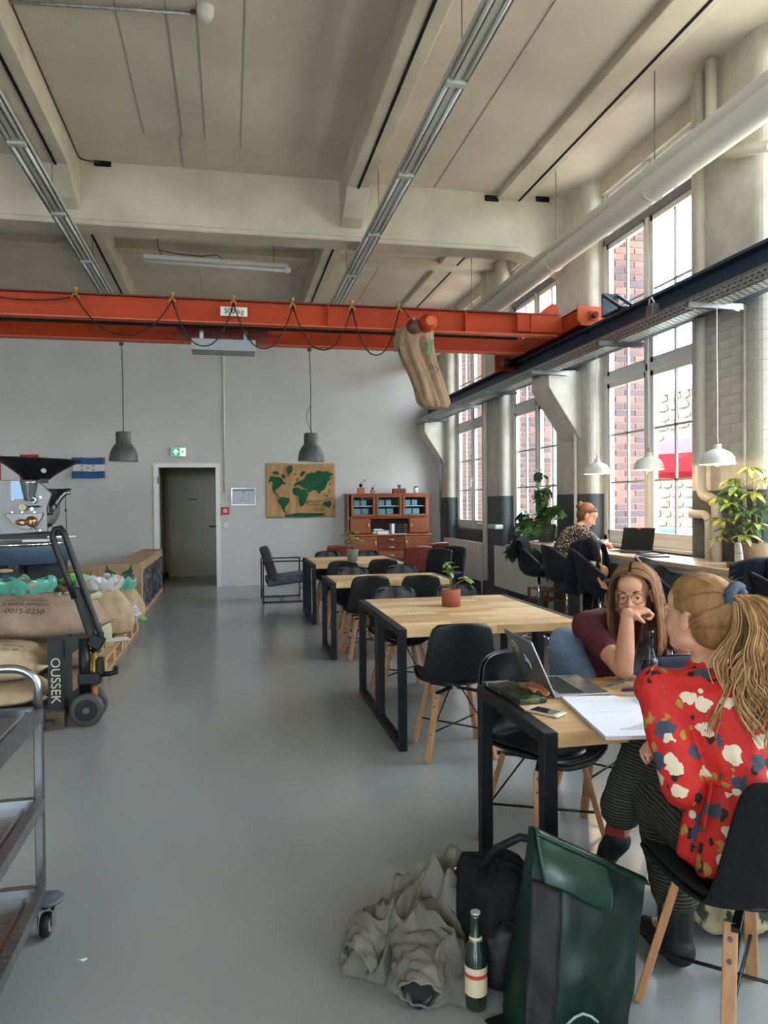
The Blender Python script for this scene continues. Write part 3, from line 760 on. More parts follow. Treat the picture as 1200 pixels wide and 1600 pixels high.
leath = M('black_faux_leather', (16,18,21), .27, bump=.15, bscale=200)
felt = M('black_felt', (15,16,18), .95, bump=.5, bscale=500)
shellm = M('black_shell', (17,18,19), .45)
def make_chair(label, loc, rz, inner=leath, outer=shellm, group='black shell chairs at the wooden tables'):
    t = thing('shell_chair', label, 'chair', (loc[0], loc[1], 0), rz, group)
    prof = [(.235,.405,.15),(.225,.43,.19),(.15,.445,.225),(.03,.435,.238),(-.08,.432,.24),(-.15,.45,.238),(-.19,.50,.232),(-.212,.57,.222),(-.232,.66,.208),(-.247,.75,.192),(-.255,.80,.178),(-.259,.825,.14)]
    def mk(off, w, v0=0, v1=1):
        def fn(u, v):
            v = v0 + (v1-v0)*v
            f = v*(len(prof)-1); i = min(int(f), len(prof)-2); q = f-i
            y, z, hw = [prof[i][k]*(1-q)+prof[i+1][k]*q for k in range(3)]
            j = i+q; s = 2*u-1
            back = min(1, max(0, (j-4.5)/2.0))
            z2 = z + (1-back)*(.045*s**2*abs(s)) + (0 if back < 1 else -.012*s*s)
            y2 = y + back*.05*s**2 + off*(.012)*back
            return (hw*w*s, y2, z2 + off*(.012)*(1-back))
        return fn
    MB().grid(mk(0, 1), 14, 22).build('shell', outer, t, solid=.012, sub=1)
    MB().grid(mk(1, .93, .04, .985), 12, 20).build('padding', inner, t, solid=.014, sub=1)
    MB().sphere((0,.02,.452), 1, 14, (.2,.2,.03)).build('seat_cushion', leath, t)
    fb = MB()
    for sx in (-1, 1):
        for sy in (-1, 1): fb.beam((sx*.02, sy*.02, .395), (sx*.135, sy*.135, .395), .022, .014)
    fb.build('seat_bracket', blk_metal, t)
    for sx in (-1, 1):
        for sy in (-1, 1):
            a = Vector((sx*.125, sy*.115+.01, .40)); b = Vector((sx*.205, sy*.195+.01, 0))
            lg = MB(); d = (b-a)
            lg.beam(a, b, .036, .024, (sx, sy, 0)).build('leg', oak, t, bevel=.004)
            for q in (.08, .22):
                p = a + d*q; o_ = Vector((sx, sy, 0)).normalized()
    for sx in (-1, 1):
        MB().tube([(sx*.17, -.16+.01, .165), (-sx*.17, .16+.01, .165)], .0055, 6).build('cross_rod', blk_metal, t)
        MB().tube([(sx*.17, -.16+.01, .165), (sx*.04,-.05,.39)], .0045, 6).build('brace_rod', blk_metal, t)
    bs = MB()
    for sx in (-1, 1):
        for sy in (-1, 1):
            a = Vector((sx*.125, sy*.115+.01, .40)); b = Vector((sx*.205, sy*.195+.01, 0)); o_ = Vector((sx, sy, 0)).normalized()
            for q in (.09, .22, .6):
                p = a+(b-a)*q; bs.cyl(p+o_*.010, p+o_*.0155, .007, n=8)
    bs.build('bolts', bolt_m, t)['kind'] = 'stuff'
    return t
ch = make_chair('black shell chair at the front of the middle tables, back towards the camera', (1.33, 4.33), R(-3))
for (x, y, rz, lb) in [
    (1.34, 5.80, PI+.03, 'black shell chair behind the middle tables, left of the terracotta pot'),
    (1.86, 5.80, PI-.03, 'black shell chair behind the middle tables, right behind the terracotta pot'),
    (1.32, 7.20, .02, 'black shell chair in front of the third table, left one of two'),
    (1.82, 7.13, -.05, 'black shell chair in front of the third table, right one of two'),
    (1.30, 7.76, PI, 'black shell chair behind the third table, left one of two'),
    (1.88, 7.84, PI+.05, 'black shell chair behind the third table, right one of two'),
    (1.34, 9.07, 0, 'black shell chair in front of the farthest tables, left one of two'),
    (1.86, 9.2, .04, 'black shell chair in front of the farthest tables, right one of two'),
    (1.38, 10.42, PI, 'black shell chair behind the farthest tables, left of the grey pot'),
    (1.96, 10.38, PI, 'black shell chair behind the farthest tables, right of the grey pot'),
    (1.34, 3.06, PI+.32, 'glossy black chair tucked under the nearest table behind the laptop'),
    (1.88, 3.46, PI-.1, 'black chair under the woman with glasses'),
    (2.55, 3.36, PI/2+.1, 'black chair at the right end of the nearest table with a furry jacket')]:
    c_ = dup(ch, (x, y, 0), rz, lb)
own = make_chair('black felt backed chair in the foreground under the woman in red', (1.42, 1.84), R(2), felt, felt)

# armchair with black tube frame
ac = thing('armchair', 'grey cushioned armchair with a black square tube frame by the back wall', 'armchair', (.80, 11.75, 0))
fabg = M('grey_upholstery', (84,86,98), .9, col2=(72,74,86), scale=12, bump=.4, bscale=300); fabd = M('dark_upholstery', (58,58,62), .9, bump=.4, bscale=300)
for y in (-.36, .36):
    f = MB(); s = .022
    f.box(-.32,-.32+s,y,y+s,0,.64).box(.32-s,.32,y,y+s,0,.64).box(-.32,.32,y,y+s,.64-s,.64).box(-.32,.32,y,y+s,0,s)
    f.build('side_frame', blk_metal, ac)
MB().box(-.32,-.30,-.36,.38,.17,.19).box(.30,.32,-.36,.38,.17,.19).box(-.01,.01,-.36,.38,.0,.02).build('cross_bars', blk_metal, ac)['kind'] = 'stuff'
seg = MB().cbox((.06,.01,.33),(.62,.66,.13),(0,R(-6),0)); seg.build('seat_cushion', fabg, ac, bevel=.03, seg=3)
MB().cbox((-.20,.01,.56),(.14,.66,.56),(0,R(-17),0)).build('back_cushion', fabd, ac, bevel=.035, seg=3)
for k_ in (-.1,.12): MB().cbox((.06+k_,.01,.395-k_*-.1),(.008,.64,.006),(0,R(-6),0)).build('seam', fabd, ac)

# reddish-brown leather chairs
redl = M('red_brown_leather', (118,52,40), .38, col2=(98,42,32), scale=7, bump=.2, bscale=90)
def leather_chair(name, label, loc, rz, mt, group):
    t = thing(name, label, 'chair', (loc[0], loc[1], 0), rz, group)
    def fn(u, v):
        s = 2*u-1; z = .44+.42*v
        return (.24*s*(1-.06*v), -.2-.09*v+.035*s*s, z + (-.02*s*s if v > .95 else 0))
    MB().grid(fn, 10, 10).build('backrest', mt, t, solid=.05, sub=1)
    MB().cbox((0,.03,.45),(.46,.46,.09)).build('seat', mt, t, bevel=.03, seg=3)
    for k_ in (.25,.5,.75):
        MB().tube([(-.22*(1-.06*k_),-.2-.09*k_+.035-.03,.44+.42*k_), (0,-.2-.09*k_-.03,.44+.42*k_), (.22*(1-.06*k_),-.2-.09*k_+.035-.03,.44+.42*k_)], .004, 5).build('seam', mt, t)
    for sx in (-1,1):
        for sy in (-1,1): MB().beam((sx*.18,sy*.16+.02,.42),(sx*.22,sy*.22+.02,0),.025,.025).build('leg', blk_metal, t)
    return t
rc = leather_chair('leather_chair', 'red brown leather chair left in front of the cabinet', (1.72, 11.8), 0.0, redl, 'red brown leather chairs')
dup(rc, (2.78, 11.20, 0), .15, 'red brown leather chair at the right in front of the cabinet drawers')
dup(rc, (3.25, 11.95, 0), .5, 'red brown leather chair farthest right, mostly behind black chairs')
rc2 = leather_chair('padded_chair', 'black padded chair turned sideways right of the farthest table, front one', (2.70, 9.95), PI/2+.55, M('black_soft_leather', (34,36,42), .4), 'black padded chairs')
dup(rc2, (3.08, 10.5, 0), PI/2+.5, 'black padded chair turned sideways right of the farthest table, rear one')

# cabinet
cabm = wood_mat('cabinet_cherry', (150,86,54), (128,70,42), 5, (1,1,7), .35); cabd = wood_mat('cabinet_dark', (118,58,38), (100,46,30), 5, (7,1,1), .35); cabi = M('cabinet_inside', (70,38,28), .7)
handle_m = M('handle_cream', (224,206,170), .3, .4)
cb = thing('kitchen_cabinet', 'tall reddish brown vintage kitchen cabinet against the back wall', 'cabinet', (2.13, 13.45, 0))
def cx(zx): return .04 + (zx-60)*.00142
MB().box(0,1.57,.0,.43,.0,.90).build('lower_body', cabm, cb, bevel=.01)
MB().box(-.015,1.60,-.03,.44,.90,.925).build('worktop', M('worktop_wood', (178,104,62), .4), cb, bevel=.006)
up = MB(); up.box(.0,.03,.05,.43,.925,1.66).box(1.53,1.56,.05,.43,.925,1.66).box(.03,1.53,.41,.43,.925,1.66).box(.03,1.53,.05,.43,1.215,1.245).box(cx(330),cx(338),.05,.41,.925,1.22).box(cx(853),cx(861),.05,.41,.925,1.22)
up.build('upper_body', cabm, cb)
MB().box(-.01,1.57,.02,.44,1.655,1.685).build('top_board', cabm, cb, bevel=.008)
MB().box(.03,1.53,.40,.412,.93,1.65).build('back_panel', cabi, cb)
glz = glass_mat('cabinet_glass', (.85,.93,.95,1))
for (a, b) in ((78,398),(410,755),(765,1108)):
    x0, x1 = cx(a), cx(b); z0, z1 = 1.25, 1.655; s = .045
    d_ = MB().box(x0,x0+s,.02,.05,z0,z1).box(x1-s,x1,.02,.05,z0,z1).box(x0+s,x1-s,.02,.05,z0,z0+s).box(x0+s,x1-s,.02,.05,z1-s,z1).build('glass_door', cabm, cb, bevel=.008)
    MB().box(x0+s,x1-s,.034,.038,z0+s,z1-s).build('pane', glz, d_)
    MB().box(x0+.02,x1-.02,.06,.40,1.44,1.455).build('shelf', frame_w, cb)
    for k_ in range(2): MB().box(x0+.06+.15*k_,x0+.19+.15*k_,.10,.30,1.265,1.40).box(x0+.07+.13*k_,x0+.17+.13*k_,.10,.30,1.455,1.56).build('stored_boxes', M('pale_blue_boxes', (150,172,180), .6), cb)['kind'] = 'stuff'
for (a, b, nm) in ((66,330,0),(861,1112,1)):
    d_ = MB().box(cx(a),cx(b),.03,.05,.945,1.21).build('door', cabm, cb, bevel=.006)
    hx_ = cx(b)-.03 if nm == 0 else cx(a)+.03
    MB().cyl((hx_,.02,1.05),(hx_,.02,1.12),.009,n=8).build('handle', handle_m, d_)
for (a, b, nm) in ((64,415,0),(785,1122,1)):
    d_ = MB().box(cx(a),cx(b),-.02,.0,.08,.885).build('door', cabm, cb, bevel=.006)
    hx_ = cx(b)-.03 if nm == 0 else cx(a)+.03
    MB().cyl((hx_,-.03,.72),(hx_,-.03,.80),.009,n=8).build('handle', handle_m, d_)
for i, (z0, z1) in enumerate(((.76,.89),(.62,.75),(.46,.61))):
    d_ = MB().box(cx(420),cx(780),-.02,.0,z0,z1).build('drawer', cabd if i < 2 else cabm, cb, bevel=.006)
    MB().cyl((cx(565),-.035,(z0+z1)/2),(cx(635),-.035,(z0+z1)/2),.009,n=8).build('handle', handle_m, d_)
CO = Vector((2.13, 13.45, 0))
def on_cab(zx, y=.2, z=1.685): return (CO.x+cx(zx), CO.y+y, z)
brwood = M('grinder_wood', (176,106,64), .5)
def grinder(loc, s, label):
    t = thing('coffee_grinder', label, 'grinder', loc)
    MB().box(-.06*s,.06*s,-.06*s,.06*s,0,.11*s).build('box', brwood, t, bevel=.004)
    MB().lathe([(.0,.11*s),(.02*s,.12*s),(.032*s,.14*s),(.034*s,.165*s),(.02*s,.185*s),(0,.19*s)], 14).build('hopper', blk_metal, t)
    MB().tube([(0,0,.19*s),(.0,0,.215*s),(.07*s,0,.235*s)], .004*s, 6).sphere((.075*s,0,.25*s), .014*s, 8).build('crank', blk_metal, t)
    MB().sphere((0,-.064*s,.04*s), .008*s, 6).build('knob', handle_m, t)
grinder(on_cab(230), 1.0, 'larger wooden coffee grinder with a crank on the cabinet top')
grinder(on_cab(388), .62, 'small wooden coffee grinder standing second on the cabinet top')
bx = thing('slatted_box', 'reddish slatted wooden box on top of the cabinet', 'box', on_cab(745))
MB().box(-.12,.12,-.07,.07,0,.008).box(-.12,-.11,-.07,.07,0,.085).box(.11,.12,-.07,.07,0,.085).box(-.12,.12,.06,.07,0,.085).box(-.12,.12,-.07,-.06,.072,.085).build('frame', M('box_red', (150,62,44), .6), bx)
for i in range(6): MB().box(-.10+i*.038,-.085+i*.038,-.069,-.062,.008,.072).build('slat', M('box_red_light', (176,92,66), .6), bx)
MB().box(-.11,.11,-.06,.06,.085,.09).build('lid', MATS['box_red'], bx)
cu = thing('coffee_cup', 'grey and white cup standing on the slatted box', 'cup', on_cab(750, z=1.776))
MB().lathe([(.018,0),(.022,.004),(.03,.04),(.038,.075),(.034,.075),(.026,.04),(.016,.008),(0,.008)], 18).build('bowl', M('cup_grey', (96,104,112), .4), cu)
MB().tube([(.035,0,.06),(.06,0,.055),(.06,0,.025),(.032,0,.02)], .004, 6).build('handle', frame_w, cu)
jr = thing('glass_jar', 'pale jar with dark lid at the right end of the cabinet top', 'jar', on_cab(980))
MB().cyl((0,0,0),(0,0,.11),.045,n=18).build('jar_body', M('jar_milky', (214,212,204), .25), jr); MB().cyl((0,0,.11),(0,0,.135),.038,n=18).build('lid', blk_metal, jr)
# contents of the open niche
papers = M('paper', (226,226,224), .8); bluep = M('blue_paper', (90,122,170), .7)
for i, (w_, h_, mt, dx) in enumerate(((.22,.012,blk_metal,0),(.2,.02,papers,.01),(.21,.014,papers,-.01),(.18,.02,MATS['grey_upholstery'],.0),(.19,.016,papers,.02),(.16,.012,papers,.03))):
    z_ = .925 + sum((.012,.02,.014,.02,.016,.012)[:i])
    one(MB().box(-w_/2,w_/2,-.12,.12,0,h_), 'magazine', mt, ['black folder at the very bottom of the magazine pile in the cabinet niche','white magazine second from bottom in the cabinet niche pile','white magazine third from bottom in the cabinet niche pile','grey magazine fourth from bottom in the cabinet niche pile','white magazine fifth from bottom in the cabinet niche pile','small white booklet on top of the cabinet niche pile'][i], 'magazine', 'magazines piled in the cabinet niche', loc=(CO.x+cx(430)+dx, CO.y+.18, z_), rot=(0,0,.1*((i*37)%5-2)))
one(MB().box(-.06,.06,-.05,.05,0,.07), 'blue_packet', bluep, 'blue paper packet beside the magazines in the cabinet niche', 'packet', loc=(CO.x+cx(570), CO.y+.12, .925))
one(MB().box(-.03,.03,-.1,.1,0,.055), 'white_card', papers, 'small white card at the front of the cabinet niche', 'card', loc=(CO.x+cx(500), CO.y+.04, .925), rot=(0,0,PI/2))
bk_cols = [((222,222,218),'white binder standing in the cabinet niche'),((22,24,28),'black binder right beside the white binder'),((30,34,38),'black binder second right of the white binder'),((28,30,36),'black binder third right of the white binder'),((70,34,36),'dark red binder at the right end of the niche')]
for i, (c_, lb) in enumerate(bk_cols):
    b_ = one(MB().box(-.028,.028,-.11,.11,0,.19+.01*(i%2)), 'binder', M('binder_%d' % i, c_, .5), lb, 'binder', 'binders in the cabinet niche', loc=(CO.x+cx(638)+i*.062, CO.y+.16, .925), bevel=.003)
one(MB().box(-.12,.12,-.06,.06,0,.006), 'leaflet', papers, 'flat white leaflet lying on the cabinet worktop', 'leaflet', loc=(CO.x+cx(720), CO.y+.0, .925))

# radiators
radm = M('radiator_white', (222,222,212), .4)
def radiator(y0, y1, label):
    t = thing('radiator', label, 'radiator', (4.0, (y0+y1)/2, .22), 0, 'white panel radiators under the windows')
    h = (y1-y0)/2
    for s_ in (-1, 1):
        a, b = (-h, -.004) if s_ < 0 else (.004, h)
        MB().box(-.02,.0,a,b,0,.61).build('front_panel', radm, t, bevel=.006)
    MB().box(.07,.09,-h,h,0,.60).build('rear_panel', radm, t)
    MB().box(-.02,.09,-h,h,.605,.625).build('top_grille', radm, t, bevel=.004)
    MB().box(-.02,.09,-h-.004,-h,0,.62).box(-.02,.09,h,h+.004,0,.62).build('side_cover', radm, t)
    MB().box(.09,.14,-h+.2,-h+.24,.1,.5).box(.09,.14,h-.24,h-.2,.1,.5).build('wall_mount', galv, t)
    MB().tube([(.04,-h+.08,0),(.04,-h+.08,-.21)], .012, 8).build('feed_pipe', radm, t)
radiator(11.45, 13.5, 'long white radiator under the farthest window')
radiator(9.1, 10.78, 'white radiator under the second window beside the trailing plant')
t = thing('grille_radiator', 'small ribbed radiator under the desk near the coat', 'radiator', (4.0, 7.45, .2))
for i in range(18): MB().box(-.03,.0,-.5+i*.055,-.46+i*.055,.02,.30).build('rib', radm, t)
MB().box(.0,.03,-.52,.52,.0,.32).build('back_panel', radm, t); MB().box(.03,.14,-.3,-.26,.05,.25).build('wall_mount', galv, t)
MB().box(-.02,.0,-.5,-.48,-.2,.02).box(-.02,.0,.48,.5,-.2,.02).build('feet', galv, t)
# window sill slabs beyond
one(MB().box(3.90,4.14,10.52,11.40,1.10,1.17), 'stone_shelf', M('shelf_pale', (182,192,190), .4), 'pale rounded sill shelf between the two far windows', 'shelf', bevel=.02)

# desk along the windows
dk = thing('window_desk', 'long pale wooden desk top along the window wall', 'desk', (3.82, 6.1, .05))
for i, (y0, y1) in enumerate(((-3.0,-.95),(-.945,.95),(.955,2.75))):
    MB().box(-.33,.10 if True else 0,y0,y1,.93,.97).box(.10,.15,y0,y1,.93,.97).build('desk_board', wood_mat('desk_wood_%d' % (i%2), (206,184,160) if i%2 else (212,190,166), (188,164,138), 3, (9,1,1), .3), dk, bevel=.004)
for y in (-2.9, -1.0, .9, 2.6):
    MB().beam((.12,y,.90),(-.25,y,.90),.05,.05).beam((.14,y,.35),(-.22,y,.88),.04,.04).box(.12,.17,y-.025,y+.025,-.05,.9).build('desk_bracket', frame_w, dk)
MB().box(-.30,-.26,-3.0,2.75,.885,.93).build('front_rail', M('rail_pale', (190,184,170), .5), dk)
# stools
st_m = M('stool_leather', (28,30,34), .45, bump=.1, bscale=120)
def stool(label, y, rz, x=3.40):
    t = thing('bar_stool', label, 'stool', (x, y, 0), rz, 'dark bucket bar stools along the desk')
    def fn(u, v):
        a = PI*(1.18*u + -.09 + .5)         # wraps round the back (-X side), opening towards +X
        top = 1.03 + .05*math.sin(PI*u) - .20*(abs(2*u-1)**2.2)
        z = .75 + (top-.75)*v
        r = .20 + .05*v
        return (r*math.cos(a)*1.02, r*math.sin(a), z)
    MB().grid(fn, 28, 8).build('backrest', st_m, t, solid=.03, sub=1)
    MB().lathe([(0,.67),(.10,.675),(.17,.70),(.21,.75),(.212,.78),(.19,.805),(0,.815)], 28).build('seat', st_m, t)
    MB().cyl((0,0,.30),(0,0,.68),.017,n=14).build('piston', chrome, t); MB().cyl((0,0,.02),(0,0,.34),.028,n=16).build('column', chrome, t)
    MB().lathe([(.215,0),(.215,.008),(.15,.022),(.05,.04),(.03,.06),(0,.06)], 32).build('foot_plate', chrome, t)
    MB().tube([(.03,0,.24),(.12,.1,.24),(.19,.07,.24),(.2,0,.24),(.19,-.07,.24),(.12,-.1,.24),(.03,0,.24)], .010, 8).build('footrest', chrome, t)
    return t
s0 = stool('dark bucket stool farthest along the desk, with a black jacket over it', 7.78, R(-35))
for (y, rz, lb, x) in ((7.07,R(-10),'dark bucket stool under the woman writing at the desk',3.40),(6.37,R(-32),'dark bucket stool holding the black and cream coat',3.40),(5.25,R(-42),'dark bucket stool with nothing on it behind the woman with glasses',3.40),(3.92,R(-30),'dark bucket stool at the right picture edge with a navy jacket',3.40)):
    dup(s0, (x, y, 0), rz, lb)
# small wooden crate stand under the desk
cs = thing('wooden_stand', 'small slatted wooden stand on the floor under the desk', 'stand', (3.85, 8.6, 0))
sw_ = wood_mat('stand_wood', (150,100,66), (120,76,50), 6)
for (x, y) in ((-.14,-.2),(.14,-.2),(-.14,.2),(.14,.2)): MB().box(x-.015,x+.015,y-.015,y+.015,0,.42).build('post', sw_, cs)
for z in (.12,.30,.42):
    for k_ in range(4): MB().box(-.15+k_*.08,-.09+k_*.08,-.22,.22,z,z+.012).build('slat', sw_, cs)
# ================================================================== THINGS ON THE BACK WALL
signg = M('exit_green', (18,128,84), .4, emit=(20,140,92), estr=.6); signw = M('exit_white', (225,245,235), .4, emit=(225,245,235), estr=1.1)
def planar(poly, name, mat, parent, y0, th=.002):
    # polygon in X,Z on a plane facing -Y
    m = Matrix(((1,0,0,0),(0,0,1,y0-th),(0,1,0,0),(0,0,0,1)))
    return MB().prism(poly, th, m).build(name, mat, parent)
def exit_sign(label, loc, flip, s=1.0):
    t = thing('exit_sign', label, 'sign', loc, 0, 'green exit signs')
    MB().box(-.14*s,.14*s,-.05*s,0,-.085*s,.085*s).build('housing', frame_w, t, bevel=.004)
    f = -1 if flip else 1
    a = sorted((-.125*s*f, .03*s*f)); b = sorted((.03*s*f, .125*s*f))
    MB().box(a[0],a[1],-.054*s,-.05*s,-.07*s,.07*s).build('green_field', signg, t)
    MB().box(b[0],b[1],-.054*s,-.05*s,-.07*s,.07*s).build('white_field', signw, t)
    c = -.048*s*f
    ar = [(-.012,-.05),(.012,-.05),(.012,.01),(.04,-.015),(.04,.015),(0,.055),(-.04,.015),(-.04,-.015),(-.012,.01)]
    if flip: ar = [(y_, -x_) for x_, y_ in ar]
    planar([(c+x_*s, z_*s) for x_, z_ in ar], 'arrow', signw, t, -.054*s)
    c2 = .078*s*f
    man = MB(); mmx = Matrix(((1,0,0,c2),(0,0,1,-.0565*s),(0,1,0,0),(0,0,0,1)))
    for q in ([(-.012,.036),(.004,.036),(.004,.052),(-.012,.052)], [(-.016,-.012),(.010,-.005),(.012,.03),(-.012,.03)], [(-.016,-.012),(.0,-.008),(-.014,-.055),(-.03,-.055)], [(.0,-.01),(.012,-.005),(.032,-.03),(.02,-.036)], [(.01,.03),(.034,.008),(.028,.0),(.006,.018)], [(-.012,.03),(-.032,.01),(-.026,.003),(-.008,.018)]):
        man.prism([(x_*s*f*1.25, z_*s*1.2) for x_, z_ in q], .002*s, mmx)
    man.build('running_figure', signg, t)['kind'] = 'stuff'
exit_sign('green exit sign with an upward arrow above the doorway', (-.893, 13.9, 2.46), False, .95)
exit_sign('green exit sign with a sideways arrow inside the dark corridor', (-.66, 16.1, 2.10), True, .95)
fa = thing('fire_alarm', 'red manual fire alarm button beside the doorway', 'alarm', (-.075, 13.9, 1.39))
redp = M('alarm_red', (176,30,34), .4)
MB().box(-.07,.07,-.05,0,-.07,.07).build('housing', redp, fa, bevel=.008)
MB().box(-.035,.035,-.054,-.05,-.035,.03).build('window', M('alarm_pale', (226,196,190), .4), fa); MB().box(-.02,.02,-.056,-.054,-.008,.004).build('arrows', redp, fa)
ls = thing('light_switch', 'small white switch plate under the fire alarm', 'switch', (-.075, 13.9, 1.12))
MB().box(-.042,.042,-.012,0,-.042,.042).build('plate', frame_w, ls, bevel=.004); MB().box(-.018,.018,-.016,-.012,-.018,.018).build('rocker', galv, ls)
nf = thing('notice_frame', 'silver framed escape plan on the back wall between door and map', 'frame', (.255, 13.9, 1.645))
MB().box(-.225,-.2,-.02,0,-.165,.165).box(.2,.225,-.02,0,-.165,.165).box(-.2,.2,-.02,0,.14,.165).box(-.2,.2,-.02,0,-.165,-.14).build('frame', steel, nf)
MB().box(-.2,.2,-.008,-.002,-.14,.14).build('plan_sheet', M('plan_paper', (206,208,214), .6), nf)
dm = M('plan_grey', (120,122,132), .7)
MB().box(-.19,.19,-.011,-.008,.105,.13).build('heading_bar', dm, nf)
lines = MB()
for (x0,x1,z0,z1) in ((-.1,-.02,-.05,-.045),(-.02,-.015,-.05,.06),(.02,.1,.02,.025),(.1,.105,-.07,.06),(-.1,-.095,-.08,-.05),(-.05,.1,-.08,-.075),(.0,.004,.06,.09),(-.17,-.16,-.12,-.1),(-.12,-.11,-.12,-.1),(-.04,-.03,-.12,-.1),(.04,.05,-.12,-.1),(.1,.11,-.12,-.1),(.15,.16,-.12,-.1)): lines.box(x0,x1,-.010,-.008,z0,z1)
lines.build('plan_lines', dm, nf)['kind'] = 'stuff'
MB().box(-.004,.012,-.0115,-.008,.06,.09).build('north_mark', blk_metal, nf)
# world map printed on a coffee sack
mp_ = thing('map_hanging', 'burlap wall hanging printed with a green world map', 'wall hanging', (.665, 13.9, 2.26))
def MXY(zx, zy): return ((zx-50)*.001189, -(zy-90)*.0012)
def mapfn(u, v):
    return (1.296*u, -.012-.006*math.sin(u*40)*(1-v*.6)-.004*math.sin(u*17+v*3), -1.02*v + .008*math.sin(u*9)*(1 if v < .02 else .3))
MB().grid(mapfn, 70, 20).build('cloth', M('map_jute', (202,164,116), .95, col2=(180,138,92), scale=3, stretch=(5,1,1), bump=.5, bscale=120), mp_, solid=.004)
mg = M('map_green', (30,92,58), .9, col2=(24,76,48), scale=6)
conts = {
 'north_america': [(118,292),(150,285),(200,300),(262,308),(300,330),(330,390),(290,430),(262,452),(240,480),(205,500),(195,520),(205,545),(232,575),(250,612),(262,622),(250,628),(225,595),(200,572),(175,545),(160,515),(145,455),(160,405),(150,372),(118,370),(85,398),(100,350),(112,318)],
 'greenland': [(372,172),(400,130),(455,118),(470,170),(462,215),(430,250),(402,290),(392,262),(385,215)],
 'arctic_islands': [(150,235),(185,208),(225,215),(262,245),(240,272),(200,262),(160,252)],
 'baffin': [(290,265),(330,255),(355,285),(352,315),(320,330),(300,300)],
 'south_america': [(262,622),(300,606),(350,622),(418,635),(412,672),(392,720),(352,765),(338,800),(345,830),(378,852),(352,856),(320,832),(300,790),(285,745),(252,715),(236,682),(248,650)],
 'africa': [(470,482),(505,462),(550,468),(600,492),(668,500),(690,545),(716,572),(690,620),(680,672),(650,722),(625,752),(600,768),(578,745),(565,690),(560,615),(545,590),(500,582),(470,556),(460,515)],
 'europe_asia': [(482,440),(520,392),(560,368),(610,352),(650,330),(672,290),(700,250),(760,232),(820,240),(850,210),(900,205),(960,225),(1010,208),(1070,240),(1128,250),(1085,275),(1050,300),(1060,345),(1020,375),(1005,420),(985,470),(960,510),(925,520),(905,545),(885,570),(862,545),(842,515),(800,505),(765,512),(740,540),(700,530),(680,495),(640,475),(600,450),(560,420),(530,425),(500,448)],
 'scandinavia': [(575,275),(610,225),(650,205),(672,230),(640,262),(620,300),(600,290)],
 'australia': [(945,712),(975,688),(1010,690),(1030,675),(1062,680),(1078,725),(1055,775),(1030,785),(990,762),(955,752)],
 'antarctica': [(335,885),(420,880),(500,868),(640,862),(800,868),(970,872),(965,905),(900,915),(700,925),(345,922)],
 'labrador': [(310,395),(350,385),(360,410),(330,425)], 'iceland': [(478,255),(515,252),(518,268),(485,270)], 'britain': [(528,330),(545,320),(552,360),(532,365)],
 'madagascar': [(680,700),(712,678),(705,715),(690,730)], 'borneo': [(985,590),(1020,575),(1018,605),(995,610)], 'sumatra': [(945,555),(958,555),(990,600),(980,605)], 'new_guinea': [(1045,625),(1090,640),(1085,652),(1052,642)],
 'japan': [(1060,390),(1075,385),(1055,430),(1040,432)], 'philippines': [(1040,500),(1052,500),(1050,560),(1038,558)], 'new_zealand': [(1090,785),(1125,735),(1132,742),(1102,790)], 'java': [(990,640),(1030,650),(1028,658),(990,650)], 'sakhalin': [(1080,290),(1090,290),(1085,340),(1076,338)]}
for nm_, pl_ in conts.items(): planar([MXY(*p) for p in pl_], 'continent', mg, mp_, -.026, .003)
for (zx, zy, wd) in ((860,672,280),(825,690,180),(800,722,150),(830,742,220),(890,802,190),(820,802,110),(850,826,230)):
    tb_ = MB(); x, z = MXY(zx, zy); n_ = int(wd/14)
    for i in range(n_):
        if random.random() < .8: tb_.box(x+(i-n_/2)*.0166, x+(i-n_/2)*.0166+.011, -.031, -.028, z-.007, z+.007*random.choice((.6,1)))
    tb_.build('faded_print', ink_b, mp_)['kind'] = 'stuff'
# flags
def flag(name, label, loc, w_, h_, bands, vert=False):
    t = thing(name, label, 'flag', loc)
    n = len(bands)
    for i, mt in enumerate(bands):
        a, b = i/n, (i+1)/n
        def fn(u, v, a=a, b=b):
            if vert: X, Zf = a+(b-a)*u, v
            else: X, Zf = u, a+(b-a)*v
            return (w_*X, -.05-.006*math.sin(X*7), -h_*Zf + .003*math.sin(X*8))
        MB().grid(fn, 16, 10).build('stripe', mt, t, solid=.05)
    return t
bl = M('flag_blue', (28,84,132), .7); fwt = M('flag_white', (214,210,204), .7); rdf = M('flag_red', (190,40,54), .7)
hf = flag('striped_flag', 'blue and white flag with five stars on the back wall', (-2.70,13.9,2.35), .54, .36, [bl,fwt,bl])
stars = [(.17,-.145),(.17,-.215),(.265,-.18),(.36,-.145),(.36,-.215)]
for (x, z) in stars:
    pl_ = [(x+(.019 if i%2==0 else .009)*math.sin(i*PI/5), z+(.019 if i%2==0 else .009)*math.cos(i*PI/5)) for i in range(10)]
    planar(pl_, 'star', M('star_navy', (30,40,70), .7), hf, -.092, .003)
flag('red_white_flag', 'red and white flag partly hidden behind the roaster hopper', (-4.15,13.9,2.40), .9, .58, [rdf,fwt,rdf], True)

